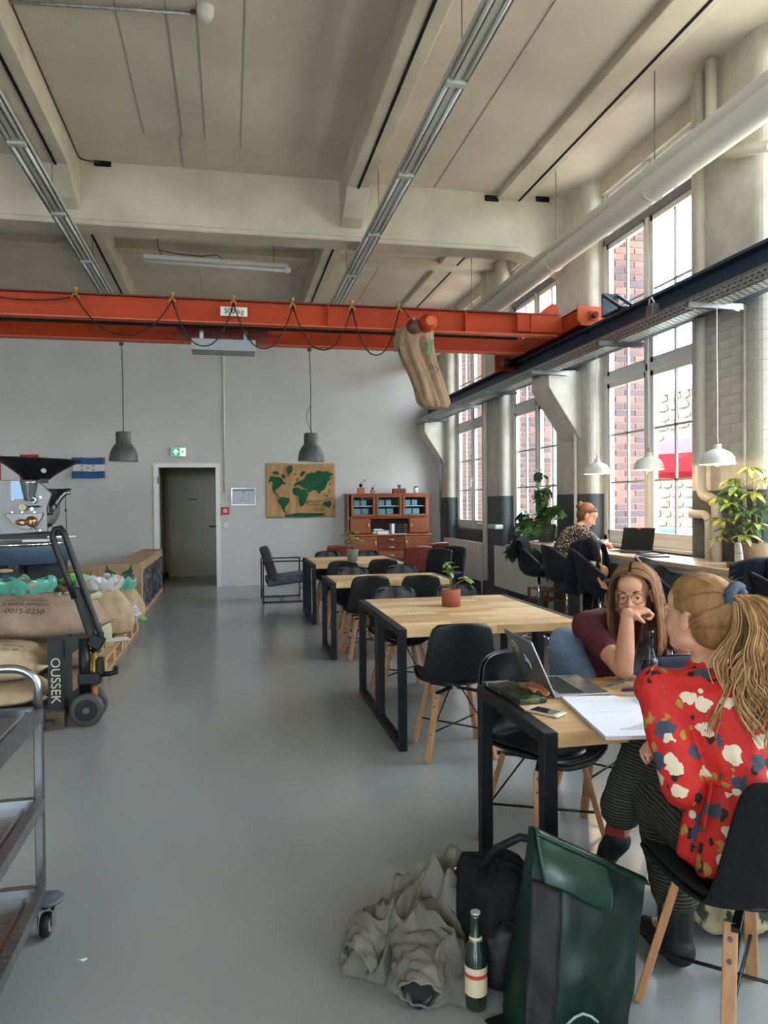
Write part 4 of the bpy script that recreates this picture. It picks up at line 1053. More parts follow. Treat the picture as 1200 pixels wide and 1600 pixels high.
# ================================================================== LEFT SIDE
# stainless trolley in the foreground
ts = M('stainless_dark', (120,118,116), .22, .95, col2=(96,92,90), scale=2, stretch=(1,9,1))
tr = thing('serving_trolley', 'stainless steel three shelf trolley at the left picture edge', 'trolley', (-.67, 2.80, 0))
tw, td = .62, .95
for (x, y) in ((0,0),(-tw,0),(0,-td),(-tw,-td)):
    MB().box(x-.015,x+.015,y-.015,y+.015,.13,.80).build('post', ts, tr, bevel=.004)
for z in (.80,.48,.165):
    sh = MB(); sh.box(-tw+.012,-.012,-td+.012,-.012,z-.018,z-.014)
    sh.box(-.016,.016,-td,0,z-.03,z+.012).box(-tw-.016,-tw+.016,-td,0,z-.03,z+.012).box(-tw,0,-.016,.016,z-.03,z+.012).box(-tw,0,-td-.016,-td+.016,z-.03,z+.012)
    sh.build('shelf', steel, tr)
    MB().box(-.045,-.035,-td+.05,-.05,z-.014,z-.0).build('shelf_lip', chrome, tr)
for y in (.0, -td):
    P = [(0.0,y,.80),(0.0,y,.88)] + [(-.09+.09*math.cos(a),y,.88+.075*math.sin(a)) for a in [i*PI/12 for i in range(1,7)]] + [(-tw+.09-.09*math.cos(a),y,.88+.075*math.sin(a)) for a in [PI/2-i*PI/12 for i in range(0,6)]] + [(-tw,y,.80)]
    MB().tube(P, .0155, 10).build('push_handle', steel, tr)
for (x, y) in ((0.01,-.01),(-tw,0),(0,-td),(-tw,-td)):
    cs_ = MB().lathe([(.0,.135),(.048,.135),(.055,.128),(.048,.12),(0,.12)], 20, Matrix.Translation((x+.015,y+.01,0))).build('bumper_disc', M('bumper_grey', (82,86,96), .5), tr)
    MB().cyl((x+.01,y,.10),(x+.01,y,.13),.018,n=10).build('swivel', chrome, tr)
    MB().box(x-.022,x-.018,y-.02,y+.02,.035,.105).box(x+.032,x+.036,y-.02,y+.02,.035,.105).box(x-.022,x+.036,y-.02,y+.02,.10,.105).build('fork', chrome, tr)
    MB().lathe([(.02,-.014),(.036,-.016),(.042,-.010),(.042,.010),(.036,.016),(.02,.014)], 24, Matrix.Translation((x+.007,y,.044)) @ Euler((0,R(90),0)).to_matrix().to_4x4()).build('tyre', M('rubber_dark', (30,30,32), .6), tr)
    MB().cyl((x-.01,y,.044),(x+.024,y,.044),.026,n=18).build('wheel_hub', M('hub_pale', (170,166,160), .5), tr)
bw = thing('dark_bowl', 'shiny dark bowl stacked on the trolley top shelf', 'bowl', (-.86, 2.45, .787))
MB().lathe([(.04,0),(.09,.02),(.115,.06),(.12,.075),(.11,.06),(.085,.026),(0,.012)], 28).build('bowl_body', M('gloss_black', (14,16,20), .12, coat=.5), bw)
MB().lathe([(.118,.078),(.125,.085),(.125,.095),(.11,.10),(0,.10)], 28).build('lid', M('gloss_black', (14,16,20), .12), bw)

# sacks
def sack_mesh(L, W, H, seed, flat=.35, ears=True):
    rnd = random.Random(seed); ph = [rnd.uniform(0,6) for _ in range(8)]
    def fn(u, v):
        a = 2*PI*u; b = PI*(v-.5)
        e = .55
        cb_, sb_ = math.cos(b), math.sin(b); ca, sa = math.cos(a), math.sin(a)
        p = lambda c, k: (abs(c)**k)*(1 if c > 0 else -1)
        x = L/2*p(sb_, .62); r_ = p(cb_, .5)
        y = W/2*r_*p(ca, .75); z = H/2*r_*p(sa, .85)
        w_ = 1+.05*math.sin(3*a+ph[0]+4*v)+.035*math.sin(9*a+ph[1])*abs(sb_)+.03*math.sin(11*v+ph[2]+a)
        y *= w_; z *= w_
        end = max(0, abs(sb_)-.72)/.28
        z *= 1-.55*end; y *= 1+.10*end
        x += .02*math.sin(2*a+ph[3])
        if z < 0: z *= (1-flat)
        return (x, y, z)
    return MB().grid(fn, 40, 36)
def sack(label, loc, dims, rot, mat, seed, texts=(), group='full coffee sacks'):
    t = thing('coffee_sack', label, 'sack', loc, 0, group); t.rotation_euler = rot
    sack_mesh(*dims, seed).build('bag', mat, t, sub=1, merge=True)
    L, W, H = dims
    for sx in (-1,1):
        MB().tube([(sx*(L/2-.01), -W*.42, -.01),(sx*(L/2+.006), -W*.2, 0),(sx*(L/2+.008), W*.2, 0),(sx*(L/2-.01), W*.42, -.01)], .008, 6).build('stitched_seam', mat, t)
        for sy in (-1,1):
            MB().tube([(sx*(L/2-.05), sy*W*.33, -.01), (sx*(L/2), sy*W*.42, .0), (sx*(L/2+.05), sy*W*.47, .015)], [.035,.022,.006], 8).build('corner_ear', mat, t)
    for (s_, size, mt, p) in texts:
        o = textobj(s_, size, mt, t, (0,0,0), (0,0,0))
        # drape the print over the curved bag
        me = o.data
        for v in me.vertices:
            # v in local text coords: x along L, y along height of text on the front-top face
            tx, ty = v.co.x + p[0], v.co.y + p[1]
            ang = p[2] - ty/(H*.62)
            r_ = max(0, 1-(abs(tx)/(L/2))**3)**.42
            ca, sa = math.cos(ang), math.sin(ang)
            k = lambda c, q: (abs(c)**q)*(1 if c > 0 else -1)
            yy = W/2*r_*k(ca,.75)*1.075; zz = H/2*r_*k(sa,.85)*1.075
            v.co = Vector((tx, yy, zz))
    return t
# stack on the pallet truck; front faces towards -Y so print angle near PI*0.8
sack('large tan sack with stencilled numbers on top of the truck stack', (-1.40,5.95,.66), (.92,.60,.36), (R(-4),R(3),R(-4)), jute_p, 1,
     [('-0015-0250', .062, M('stencil_dark', (62,44,40), .9), (-.03,-.045,PI*.80)), ('E.BIRIKAMON', .052, ink_b, (-.03,.025,PI*.80)), ('CAPULUBARA', .046, ink_b, (-.04,.08,PI*.80)), ('BIKILATU 77', .04, ink_b, (-.04,.125,PI*.80))])
sack('sack with a green printed square in the middle of the truck stack', (-1.72,5.72,.40), (.90,.62,.32), (R(-2),0,R(-2)), jute_l, 2,
     [('NET KILOS 69', .034, ink_g, (.20,.05,PI*.72)), ('COFFEE  60', .034, ink_g, (.20,.0,PI*.72)), ('PRODUCT', .034, ink_g, (.20,.10,PI*.72))])
sack('plain light sack low in the truck stack under the printed square', (-1.74,5.74,.185), (.88,.60,.20), (0,0,R(1)), jute_l, 3)
sack('grey tan sack lying behind the big stencilled sack', (-2.15,6.55,.62), (.8,.55,.26), (0,0,R(8)), jute_p, 4)
sack('tan sack under the stencilled sack, behind the truck', (-1.50,6.40,.33), (.92,.60,.34), (0,0,R(-2)), jute, 8)
sack('tan sack at the bottom of the pile behind the pallet truck', (-1.52,6.42,.09), (.92,.60,.22), (0,0,0), jute, 9)
sack('tan sack directly under the grey tan sack at the picture edge', (-2.22,6.55,.40), (.86,.58,.30), (0,0,R(4)), jute, 21)
sack('lowest tan sack under the grey tan sack at the picture edge', (-2.24,6.55,.13), (.88,.60,.32), (0,0,R(2)), jute_l, 22)
def upright(label, loc, r_, h, mat, seed, lean=(0,0), top=None, texts=()):
    t = thing('standing_sack', label, 'sack', loc, 0, 'open standing sacks'); rnd = random.Random(seed); ph = [rnd.uniform(0,6) for _ in range(6)]
    def fn(u, v):
        a = 2*PI*u; c = math.cos(a); s_ = math.sin(a)
        rr = r_*(.80+.42*math.sin(PI*min(1, v*1.05+.12))**.8)*(1+.05*math.sin(4*a+ph[0]+v*3)+.03*math.sin(9*a+ph[1]-v*5))
        if v < .04: rr *= .8+v*5
        return (rr*c*(1.15)+lean[0]*v, rr*s_*.85+lean[1]*v, h*v+.012*math.sin(5*a+ph[2])*v)
    MB().grid(fn, 44, 24).build('bag', mat, t, solid=.008, merge=True)
    MB().lathe([(0,.01),(r_*.8,.015)], 20).build('sack_bottom', mat, t)
    def rim(u, v):
        a = 2*PI*u; rr = r_*.88*(1+.05*math.sin(4*a+ph[0]+3))+.03*math.sin(v*PI)
        return (rr*math.cos(a)*1.15+lean[0], rr*math.sin(a)*.85+lean[1], h+.02-.07*v+.012*math.sin(5*a+ph[2])+.02*math.sin(v*PI))
    MB().grid(rim, 44, 6).build('rolled_rim', mat, t, solid=.006)
    MB().lathe([(0,h-.07),(r_*.5,h-.08),(r_*.86,h-.11)], 24, Matrix.Translation((lean[0],lean[1],0)) @ Matrix.Diagonal((1.12,.84,1,1))).build('beans', M('coffee_beans', (70,52,42), .7, col2=(120,112,86), scale=60, bump=1, bscale=90), t)
    if top:
        def pf(u, v):
            a = 2*PI*u; rr = r_*(.86+.22*math.sin(v*PI*.9))*(1+.05*math.sin(7*a+ph[3]+v*4)+.06*noise.noise(Vector((math.cos(a)*5+seed,math.sin(a)*5,v*3))))
            return (rr*math.cos(a)*1.15+lean[0], rr*math.sin(a)*.85+lean[1], h+.045-.13*v+.05*noise.noise(Vector((math.cos(a)*4+seed*3,math.sin(a)*4,v*2)))+.045*math.sin(v*PI))
        MB().grid(pf, 90, 10, smooth=False).build('plastic_liner', top, t)
    for (s_, size, mt, p) in texts: textobj(s_, size, mt, t, p, (R(90),R(8),0))
    return t
teal_p = M('teal_plastic', (92,168,148), .22, spec=.8); clear_p = M('clear_grey_plastic', (186,182,184), .18, spec=.9); lime_p = M('lime_plastic', (110,210,90), .3)
upright('standing sack with a teal plastic liner beside the roaster drum', (-2.02,7.9,.144), .25, .60, jute_l, 11, (0,0), teal_p)
upright('standing sack with a brown rolled rim and dark beans inside', (-1.62,7.3,.144), .25, .53, jute_p, 12, (.05,0))
upright('pale greenish standing sack right behind the truck handle', (-1.36,7.5,.144), .17, .52, M('jute_green', (196,192,160), .95, col2=(180,178,142), scale=8, bump=.5, bscale=260), 13, (-.05,0))
upright('tan standing sack with clear plastic at its mouth', (-1.27,8.35,.144), .19, .56, jute_l, 14, (-.10,0), clear_p)
upright('leaning standing sack with a teal liner nearest the doorway', (-1.24,9.22,.144), .18, .46, jute_l, 15, (-.08,0), teal_p, [('amo', .07, ink_b, (.0,-.175,.30))])
def crinkle(label, loc, r_, mat, seed, name='plastic_bag', sc=(1,1,.9)):
    rnd = random.Random(seed)
    bm = bmesh.new(); bmesh.ops.create_icosphere(bm, subdivisions=4, radius=1)
    for v in bm.verts:
        n_ = noise.fractal(v.co*2.5+Vector((seed,0,0)), 1, 2, 4)
        v.co = Vector((v.co.x*sc[0], v.co.y*sc[1], max(-.8, v.co.z)*sc[2]))*r_*(1+.25*n_)
    me = bpy.data.meshes.new(name); bm.to_mesh(me); bm.free(); me.materials.append(mat)
    o = bpy.data.objects.new(name, me); COL.objects.link(o); o.location = loc
    return tag(o, label, 'bag')
crinkle('shiny crumpled clear plastic bag on the pallet before the leaning sack', (-1.16,8.88,.27), .13, clear_p, 3)
crinkle('bright green scrap of plastic on the pallet near the doorway', (-1.03,9.05,.18), .045, lime_p, 5, 'plastic_scrap', (1.4,1,.5))
crinkle('lime plastic bag behind the teal liner', (-1.62,8.5,.72), .1, lime_p, 6, 'lime_bag', (1.6,1,.6))
# the second bag under it keeps it up
upright('standing sack in the second row, holding the lime bag', (-1.62,8.5,.144), .18, .50, jute_p, 16)
# pallets
palw = wood_mat('pallet_wood', (198,162,120), (168,128,88), 5, (1,8,1), .7)
def pallet(label, loc, L=1.2, W=.8):
    t = thing('pallet', label, 'pallet', loc, 0, 'wooden pallets')
    for i in range(5): x = -W/2+.05+i*(W-.1)/4; MB().box(x-.05,x+.05,-L/2,L/2,.122,.144).build('board', palw, t)
    for j in (-1,0,1):
        MB().box(-W/2,W/2,j*(L/2-.07)-.07,j*(L/2-.07)+.07,.10,.122).build('board', palw, t)
        for i in (-1,0,1): MB().box(i*(W/2-.05)-.05,i*(W/2-.05)+.05,j*(L/2-.07)-.07,j*(L/2-.07)+.07,.022,.10).build('block', palw, t)
    for i in (-1,0,1): MB().box(i*(W/2-.05)-.05,i*(W/2-.05)+.05,-L/2,L/2,0,.022).build('board', palw, t)
    return t
pa = pallet('wooden pallet with the pale sacks, nearest the truck handle', (-1.50,7.50,0))
dup(pa, (-1.50,8.78,0), label='wooden pallet holding the leaning teal lined sack')
dup(pa, (-2.32,7.9,0), label='wooden pallet below the sack beside the roaster')
one(MB().box(-.14,.14,-.1,.1,0,.004), 'paper_sheet', papers, 'white paper sheet lying on the pallet edge by the tan sacks', 'paper', loc=(-1.16,7.93,.145), rot=(0,0,.3))
# pallet truck
tg = M('truck_green_black', (44,50,46), .5, col2=(34,38,36), scale=12); tk = M('truck_black', (20,20,21), .42); rust = M('rust_orange', (150,86,50), .7)
pj = thing('pallet_truck', 'old black hand pallet truck with a tall loop handle and white lettering', 'pallet truck', (-.98, 5.45, 0))
MB().box(-.255,-.15,-.03,.03,.03,.605).box(-.155,-.148,-.05,.25,.03,.60).build('frame_plate', tg, pj, bevel=.004)
textobj('OUSSEK', .088, M('letter_white', (206,196,182), .6), pj, (-.205,-.033,.32), (R(90),R(90),0))
m_ = Matrix(((1,0,0,0),(0,0,1,-.02),(0,1,0,0),(0,0,0,1)))
MB().prism([(-.16,.60),(-.16,.46),(-.13,.47),(-.03,.55),(-.01,.62)], .04, m_).build('gusset', tg, pj)
MB().box(-.26,-.14,-.10,.02,.0,.12).build('axle_block', M('truck_rust_green', (70,66,52), .8, col2=(96,70,48), scale=14), pj, bevel=.006)
MB().cyl((-.02,0,.22),(-.02,0,.60),.038,n=16).build('pump_mast', tk, pj)
MB().cyl((.045,0,.2),(.045,0,.50),.017,n=12).build('pump_rod', M('brass_rod', (150,120,60), .4, .6), pj)
MB().cyl((.045,0,.12),(.045,0,.26),.02,n=12).build('rusty_link', rust, pj)
MB().box(-.06,.09,-.05,.05,.28,.36).box(.06,.11,-.03,.03,.34,.46).build('pump_housing', tk, pj, bevel=.01)
MB().tube([(.08,0,.34),(.15,-.01,.345),(.2,-.02,.36)], .018, 8).sphere((.19,-.02,.385),.018,8).build('foot_pedal', tk, pj)
MB().prism([(-.20,.10),(-.06,.27),(.0,.27),(.0,.16),(-.1,.07)], .03, Matrix(((1,0,0,0),(0,0,1,.02),(0,1,0,0),(0,0,0,1)))).build('yoke', tk, pj)
def whl(y):
    MB().lathe([(.075,-.03),(.105,-.03),(.112,-.022),(.112,.022),(.105,.03),(.075,.03)], 36, Matrix.Translation((0,y,.112)) @ Euler((R(90),0,0)).to_matrix().to_4x4()).build('wheel_tyre', M('tyre_brown_grey', (66,62,58), .55), pj)
    MB().cyl((0,y-.022,.112),(0,y+.022,.112),.076,n=28).build('wheel_disc', tk, pj)
    MB().cyl((0,y-.035,.112),(0,y+.035,.112),.022,n=14).build('wheel_hub', M('hub_dark', (92,84,78), .6), pj)
whl(-.05); whl(.11)
MB().cyl((0,-.07,.112),(0,.15,.112),.012,n=10).box(-.02,.02,.0,.05,.10,.30).build('axle', tk, pj)
MB().tube([(.03,0,.50),(.085,0,.56),(.09,0,.62),(.065,0,.68),(-.03,0,.98),(-.10,0,1.20),(-.14,0,1.33),(-.165,0,1.368),(-.20,0,1.36),(-.215,0,1.31),(-.20,0,1.24),(-.12,-.02,1.02),(-.075,-.02,.88)], .022, 8).build('handle_loop', tk, pj)
MB().beam((.045,0,.56),(-.075,-.0,.95),.055,.05,(0,1,0)).build('handle_shaft', tk, pj, bevel=.01)
MB().cbox((.06,0,.57),(.10,.08,.09),(0,R(30),0)).build('handle_joint', tk, pj, bevel=.012)
for y in (-.16,.28): MB().box(-1.35,-.2,y,y+.13,.045,.075).build('fork', tg, pj)

# cardboard covered low wall
card = M('cardboard', (176,148,114), .9, col2=(160,132,98), scale=2.5, bump=.15, bscale=18)
lwb = thing('cardboard_barrier', 'low L-shaped barrier clad in brown cardboard beside the doorway', 'barrier', (-1.17, 10.2, 0))
MB().box(-1.25,-.002,0,.03,.0,.735).build('front_panel', card, lwb, bevel=.006)
MB().box(-.34,.0,.035,3.35,.70,.735).build('top_board', card, lwb, bevel=.006)
MB().box(-.03,.0,.03,3.35,.0,.70).build('side_panel', card, lwb); MB().box(-.34,-.31,.035,3.35,.0,.70).build('inner_panel', card, lwb)
MB().box(-.525,-.52,-.004,.0,.30,.735).build('panel_joint', M('cardboard_seam', (140,104,66), .9), lwb)
for k_, (ya, yb) in enumerate(((.25,1.4),(1.55,3.2))):
    cbd = MB().box(.0,.012,ya,yb,.08,.62).build('chalk_panel', M('chalkboard', (38,40,44), .8, col2=(150,150,152), scale=9, lo=.52, hi=.66, detail=6), lwb)
MB().box(.0,.02,.0,.2,.0,.70).build('corner_strip', card, lwb)
textobj('COMPANY', .10, M('stencil_brown2', (110,78,52), .9), lwb, (-.83,-.004,.62), FY)
lfm = M('leaf_print_green', (62,88,58), .9)
for sx in (-1, 1):
    for i in range(4):
        c_ = (-.26+sx*.02, .42+.055*i)
        tip = (-.26+sx*(.22-.02*i), c_[1]+.12+.015*i)
        pl_ = [c_, (c_[0]+sx*.07, c_[1]+.02), (c_[0]+sx*.14, c_[1]+.05), tip, (c_[0]+sx*.10, c_[1]+.085), (c_[0]+sx*.03, c_[1]+.05)]
        planar(pl_, 'leaf_print', lfm, lwb, 0, .002)

# ---------------------------------------------------- roaster
rg = M('roaster_grey', (150,148,146), .4, .3); rblue = M('roaster_blue', (66,88,104), .45); rdk = M('roaster_black', (28,30,32), .4); rbrass = M('roaster_brass', (170,140,96), .25, .9)
ro = thing('coffee_roaster', 'large grey and blue coffee roaster with a black hopper at the left wall side', 'roaster', (-2.42, 9.6, 0))
m_ = Matrix(((1,0,0,0),(0,0,1,0),(0,1,0,0),(0,0,0,1)))
MB().prism([(-.28,1.17),(.255,1.20),(.255,1.50),(.31,1.66),(.20,1.78),(.12,1.83),(-.30,1.83),(-.42,1.68),(-.36,1.5),(-.36,1.17)], .06, m_).build('front_plate', rg, ro, bevel=.01)
MB().cyl((-.05,.06,1.48),(-.05,.75,1.48),.30,n=36).build('drum', rg, ro)
MB().box(-.4,.3,-.05,.8,1.12,1.18).build('base_plate', rdk, ro)
MB().lathe([(.0,1.10),(.53,1.10),(.54,1.085),(.54,1.06),(.53,1.06)], 48, Matrix.Translation((0,-.15,0))).build('cooling_tray', chrome, ro)
MB().lathe([(.53,1.06),(.53,.86),(.45,.84),(0,.84)], 48, Matrix.Translation((0,-.15,0))).build('tray_housing', rblue, ro)
MB().lathe([(.50,.84),(.50,.0)], 40, Matrix.Translation((-.50,-.1,0))).build('pedestal', rblue, ro)
MB().box(-.1,.40,.0,.4,.3,.84).build('rear_stand', rdk, ro)
MB().box(.0,.11,-.70,-.50,.76,.86).build('outlet_box', rdk, ro); MB().sphere((-.02,-.74,.80),.04,10,(2.2,.6,.6)).build('wooden_handle', M('handle_wood', (196,150,112), .4), ro)
hp = MB()
def hop(u, v):
    a = 2*PI*u; rr = .15+.36*(v**1.25)
    return (.10+rr*math.cos(a)*(1.0+.05*math.cos(a)), .15+rr*math.sin(a)*.8, 1.84+.25*v-.02*v*math.cos(a))
MB().grid(hop, 40, 10).build('hopper', rdk, ro, solid=.008)
MB().cyl((.26,-.16,1.93),(.265,-.17,1.935),.03,n=16).build('sight_glass', M('sight_pale', (200,196,186), .3), ro)
MB().box(.19,.27,-.03,.03,1.79,1.84).build('hopper_slide', rdk, ro)
MB().grid(lambda u, v: (.06+(.10-.05*v)*math.sin(PI*(u-.5))+.0, -.02-(.09-.05*v)*math.cos(PI*(u-.5)), 1.82-.24*v), 14, 8).build('bean_chute', steel, ro, solid=.004)
MB().box(-.14,.03,-.03,-.005,1.60,1.82).build('chute_side', M('steel_blue', (140,160,184), .35, .6), ro)
MB().lathe([(.03,-.02),(.045,-.02),(.045,.02),(.03,.02)], 24, Matrix.Translation((.105,-.03,1.585)) @ Euler((R(90),0,0)).to_matrix().to_4x4()).build('sight_ring', chrome, ro)
MB().cyl((-.0,-.10,1.50),(-.0,.0,1.50),.04,n=20).build('wooden_knob', M('knob_wood', (214,196,160), .4), ro)
MB().cyl((.06,-.05,1.505),(.18,-.05,1.51),.012,n=10).build('trier_handle', rdk, ro); MB().cyl((.10,-.06,1.48),(.10,-.0,1.48),.02,n=12).build('trier', chrome, ro)
MB().prism([(-.22+.0,1.43),(.22,1.43),(.20,1.36),(.14,1.28),(.05,1.23),(-.04,1.24),(-.12,1.30),(-.18,1.37)], .03, Matrix(((1,0,0,0),(0,0,1,-.035),(0,1,0,0),(0,0,0,1)))).build('discharge_door', M('door_steel', (120,116,110), .3, .7), ro, bevel=.006)
MB().sphere((.09,-.06,1.33),.065,14,(1,.7,1)).sphere((-.02,-.05,1.32),.05,12,(1.4,.5,.8)).build('counterweight', rbrass, ro)
MB().beam((.10,-.08,1.30),(.15,-.08,1.23),.012,.012).build('lever', rdk, ro)
for (x, z) in ((-.30,1.62),(.19,1.62),(-.28,1.22),(.18,1.22),(-.13,1.44),(-.02,1.44),(.12,1.44),(-.12,1.60),(.05,1.60)): MB().cyl((x,-.02,z),(x,.0,z),.012,n=10).build('bolt', chrome, ro)
MB().grid(lambda u, v: (.26+.26*(1-v)*u + .02*v, .05+.1*math.sin(PI*u)*(1-v), 1.44+.28*(1-v)), 12, 8).build('side_funnel', rdk, ro, solid=.02)
MB().tube([(.30,.02,1.45),(.34,.0,1.50),(.42,-.0,1.62),(.47,0,1.67),(.52,0,1.68)], .03, 12).build('funnel_pipe', steel, ro)
MB().tube([(.335,-.02,1.55),(.38,-.04,1.50)], .010, 8).build('small_lever', rdk, ro)
MB().cyl((.475,0,1.12),(.465,0,1.72),.004,n=6).cyl((.468,0,1.44),(.468,0,1.48),.010,n=8).build('probe_cable', rdk, ro)
for z, l_ in ((1.415,.06),(1.28,.05)): MB().cyl((.255,.03,z),(.255+l_,.03,z),.014 if z > 1.3 else .02,n=10).build('side_lever', rdk, ro)
MB().box(.10,.36,-.5,-.25,1.105,1.13).build('tray_arm', frame_w, ro); MB().box(.30,.62,-.2,-.17,1.14,1.155).build('steel_arm', steel, ro)
# ================================================================== PEOPLE
def V(*a): return Vector(a)
def fuse(name, caps, ells, voxel, mat, parent, smooth=4, noise_amp=0, noise_f=12, fn=None):
    """one continuous skin grown round tapered limbs and masses"""
    mb = MB()
    for (a, ra, b, rb) in caps:
        a = Vector(a); b = Vector(b); L = (b-a).length; n = max(2, int(L/.03))
        pts = []; rs = []
        for i in range(4): t = i/4*PI/2; pts.append(a-(b-a).normalized()*ra*math.cos(t)); rs.append(max(.0004, ra*math.sin(t)))
        for i in range(n+1): pts.append(a.lerp(b, i/n)); rs.append(ra+(rb-ra)*i/n)
        for i in range(1, 5): t = i/4*PI/2; pts.append(b+(b-a).normalized()*rb*math.sin(t)); rs.append(max(.0004, rb*math.cos(t)))
        mb.tube(pts, rs, 14)
    for e in ells:
        c, r = e[0], e[1]; rot = e[2] if len(e) > 2 else None
        mb.sphere(c, 1, 14, r, rot)
    o = mb.build(name + '_raw', mat)
    q = o.modifiers.new('r', 'REMESH'); q.mode = 'VOXEL'; q.voxel_size = voxel; q.use_smooth_shade = True
    if smooth: q = o.modifiers.new('s', 'SMOOTH'); q.iterations = smooth; q.factor = .5
    bpy.context.view_layer.update()
    me = bpy.data.meshes.new_from_object(o.evaluated_get(bpy.context.evaluated_depsgraph_get()))
    me.name = name; bpy.data.objects.remove(o)
    if noise_amp:
        nr = [v.normal.copy() for v in me.vertices]
        for v, n_ in zip(me.vertices, nr):
            p = v.co*noise_f; v.co = v.co + n_*noise_amp*(noise.noise(p)+.5*noise.noise(p*2.3))
    if fn:
        bm = bmesh.new(); bm.from_mesh(me); fn(bm); bm.to_mesh(me); bm.free()
    me.polygons.foreach_set('use_smooth', [True]*len(me.polygons))
    me.materials.clear(); me.materials.append(mat)
    r = bpy.data.objects.new(name, me); COL.objects.link(r); r.parent = parent
    return r
def cut_planes(planes):
    # keep what lies on the positive side of each plane
    def f(bm):
        for (p, n_) in planes:
            bmesh.ops.bisect_plane(bm, geom=bm.verts[:]+bm.edges[:]+bm.faces[:], plane_co=p, plane_no=n_, clear_inner=True)
    return f
def hand(wrist, d, nrm, curl=(.5,.6,.5), spread=.0, mirror=1, k=1.0, thumb=(.6,.5), tk=1.0):
    d = Vector(d).normalized(); nrm = Vector(nrm); nrm = (nrm - d*nrm.dot(d)).normalized(); s = nrm.cross(d)*mirror
    w_ = Vector(wrist); caps = []
    offs = (-.030,-.010,.010,.028); lens = (.072,.080,.075,.058); rad = (.0088,.009,.0086,.0076)
    for o_, L, r_ in zip(offs, lens, rad):
        kn = w_ + d*(.085-.10*abs(o_+.008))*k + s*o_*k
        caps.append((w_+s*o_*.6*k, .015*k, kn, .0115*k))
        p = kn; a = 0; dd = (d + s*o_*spread*20).normalized()
        for seg, (fr, c) in enumerate(zip((.45,.32,.23), curl)):
            a += c; v_ = dd*math.cos(a) + nrm*math.sin(a)
            q = p + v_*L*fr*1.0*k; caps.append((p, r_*(1-.1*seg)*k, q, r_*(1-.1*(seg+1))*k)); p = q
    t0 = w_ - s*.022*k + d*.018*k; v1 = (d*.7 - s*.75 + nrm*thumb[0]).normalized(); t1 = t0 + v1*.042*k*tk
    v2 = (d*1.0 - s*.15 + nrm*thumb[1]).normalized(); t2 = t1 + v2*.03*k*tk; t3 = t2 + v2*.024*k*tk
    caps += [(t0,.015*k,t1,.0115*k),(t1,.0115*k,t2,.0098*k),(t2,.0098*k,t3,.0078*k)]
    return caps
def head_mat(c, facing, tilt=0, roll=0, s=1.0):
    f = Vector(facing).normalized(); z = Vector((0,0,1)); yb = -f; x = yb.cross(z).normalized(); z = x.cross(yb)
    m = Matrix(((x[0],yb[0],z[0]),(x[1],yb[1],z[1]),(x[2],yb[2],z[2])))
    m = m @ Euler((tilt, roll, 0)).to_matrix()
    return Matrix.Translation(c) @ m.to_4x4() @ Matrix.Scale(s, 4)
def head_parts(Mh):
    def p(*a): return Mh @ Vector(a)
    rot = Mh.to_3x3().normalized(); s = Mh.to_scale()[0]
    E_ = lambda c, r: (p(*c), tuple(q*s for q in r), rot)
    ells = [E_((0,.022,.035),(.074,.094,.084)), E_((0,-.030,-.022),(.060,.060,.082)), E_((0,-.048,.045),(.056,.040,.045)), E_((0,-.060,-.090),(.030,.026,.022)),
            E_((.034,-.052,-.040),(.024,.026,.028)), E_((-.034,-.052,-.040),(.024,.026,.028)), E_((0,-.074,-.066),(.026,.018,.020)),
            E_((.030,-.078,.019),(.022,.010,.007)), E_((-.030,-.078,.019),(.022,.010,.007)),
            E_((.011,-.096,-.038),(.008,.009,.007)), E_((-.011,-.096,-.038),(.008,.009,.007)),
            E_((.028,-.024,-.074),(.024,.044,.024)), E_((-.028,-.024,-.074),(.024,.044,.024)),
            E_((.076,.012,-.012),(.007,.018,.030)), E_((-.076,.012,-.012),(.007,.018,.030)), E_((.078,.020,.006),(.006,.014,.014)), E_((-.078,.020,.006),(.006,.014,.014))]
    caps = [(p(0,-.082,.012), .0075*s, p(0,-.106,-.034), .0105*s)]
    return caps, ells
lip_m = M('lips', (176,96,88), .45); eyew = M('eye_white', (186,178,170), .3); iris_m = M('iris_brown', (60,44,34), .2)
def face_details(Mh, parent, brow_m, skin_m, lips=True, ein=0):
    s = Mh.to_scale()[0]; rot = Mh.to_3x3().normalized()
    P = lambda *a: Mh @ Vector(a)
    for sx in (-1, 1):
        e = MB().sphere(P(sx*.030,-.0712+ein,.000), .0122*s, 12).build('eye', eyew, parent)
        MB().sphere(P(sx*.030+.002,-.0772+ein,-.003), .0078*s, 8).build('iris', iris_m, e)
        MB().grid(lambda u, v: tuple(P(sx*.030 + .0155*math.cos(PI*u), -.074+ein -.0142*math.sin(PI*u)*math.cos(v*1.0) , +.0000+.0138*math.sin(PI*u)*math.sin(v*1.3)+.001)), 12, 5).build('eyelid', skin_m, parent, solid=.001)
        MB().tube([tuple(P(sx*(.014+.034*t), -.0875+.012*t*t, .019+.006*math.sin(t*2.6))) for t in (0,.25,.5,.75,1)], [.0020*s,.0034*s,.0032*s,.0026*s,.0012*s], 6).build('eyebrow', brow_m, parent)
    if lips:
        MB().tube([tuple(P(x,-.0925+.35*abs(x)**1.2*.6,-.0625+.002*math.cos(x*200))) for x in (-.022,-.011,0,.011,.022)], [.001*s,.0038*s,.0036*s,.0038*s,.001*s], 8).build('upper_lip', lip_m, parent)
        MB().tube([tuple(P(x,-.091+.35*abs(x)**1.2*.6,-.0695)) for x in (-.020,-.010,0,.010,.020)], [.001*s,.004*s,.0048*s,.004*s,.001*s], 8).build('lower_lip', lip_m, parent)

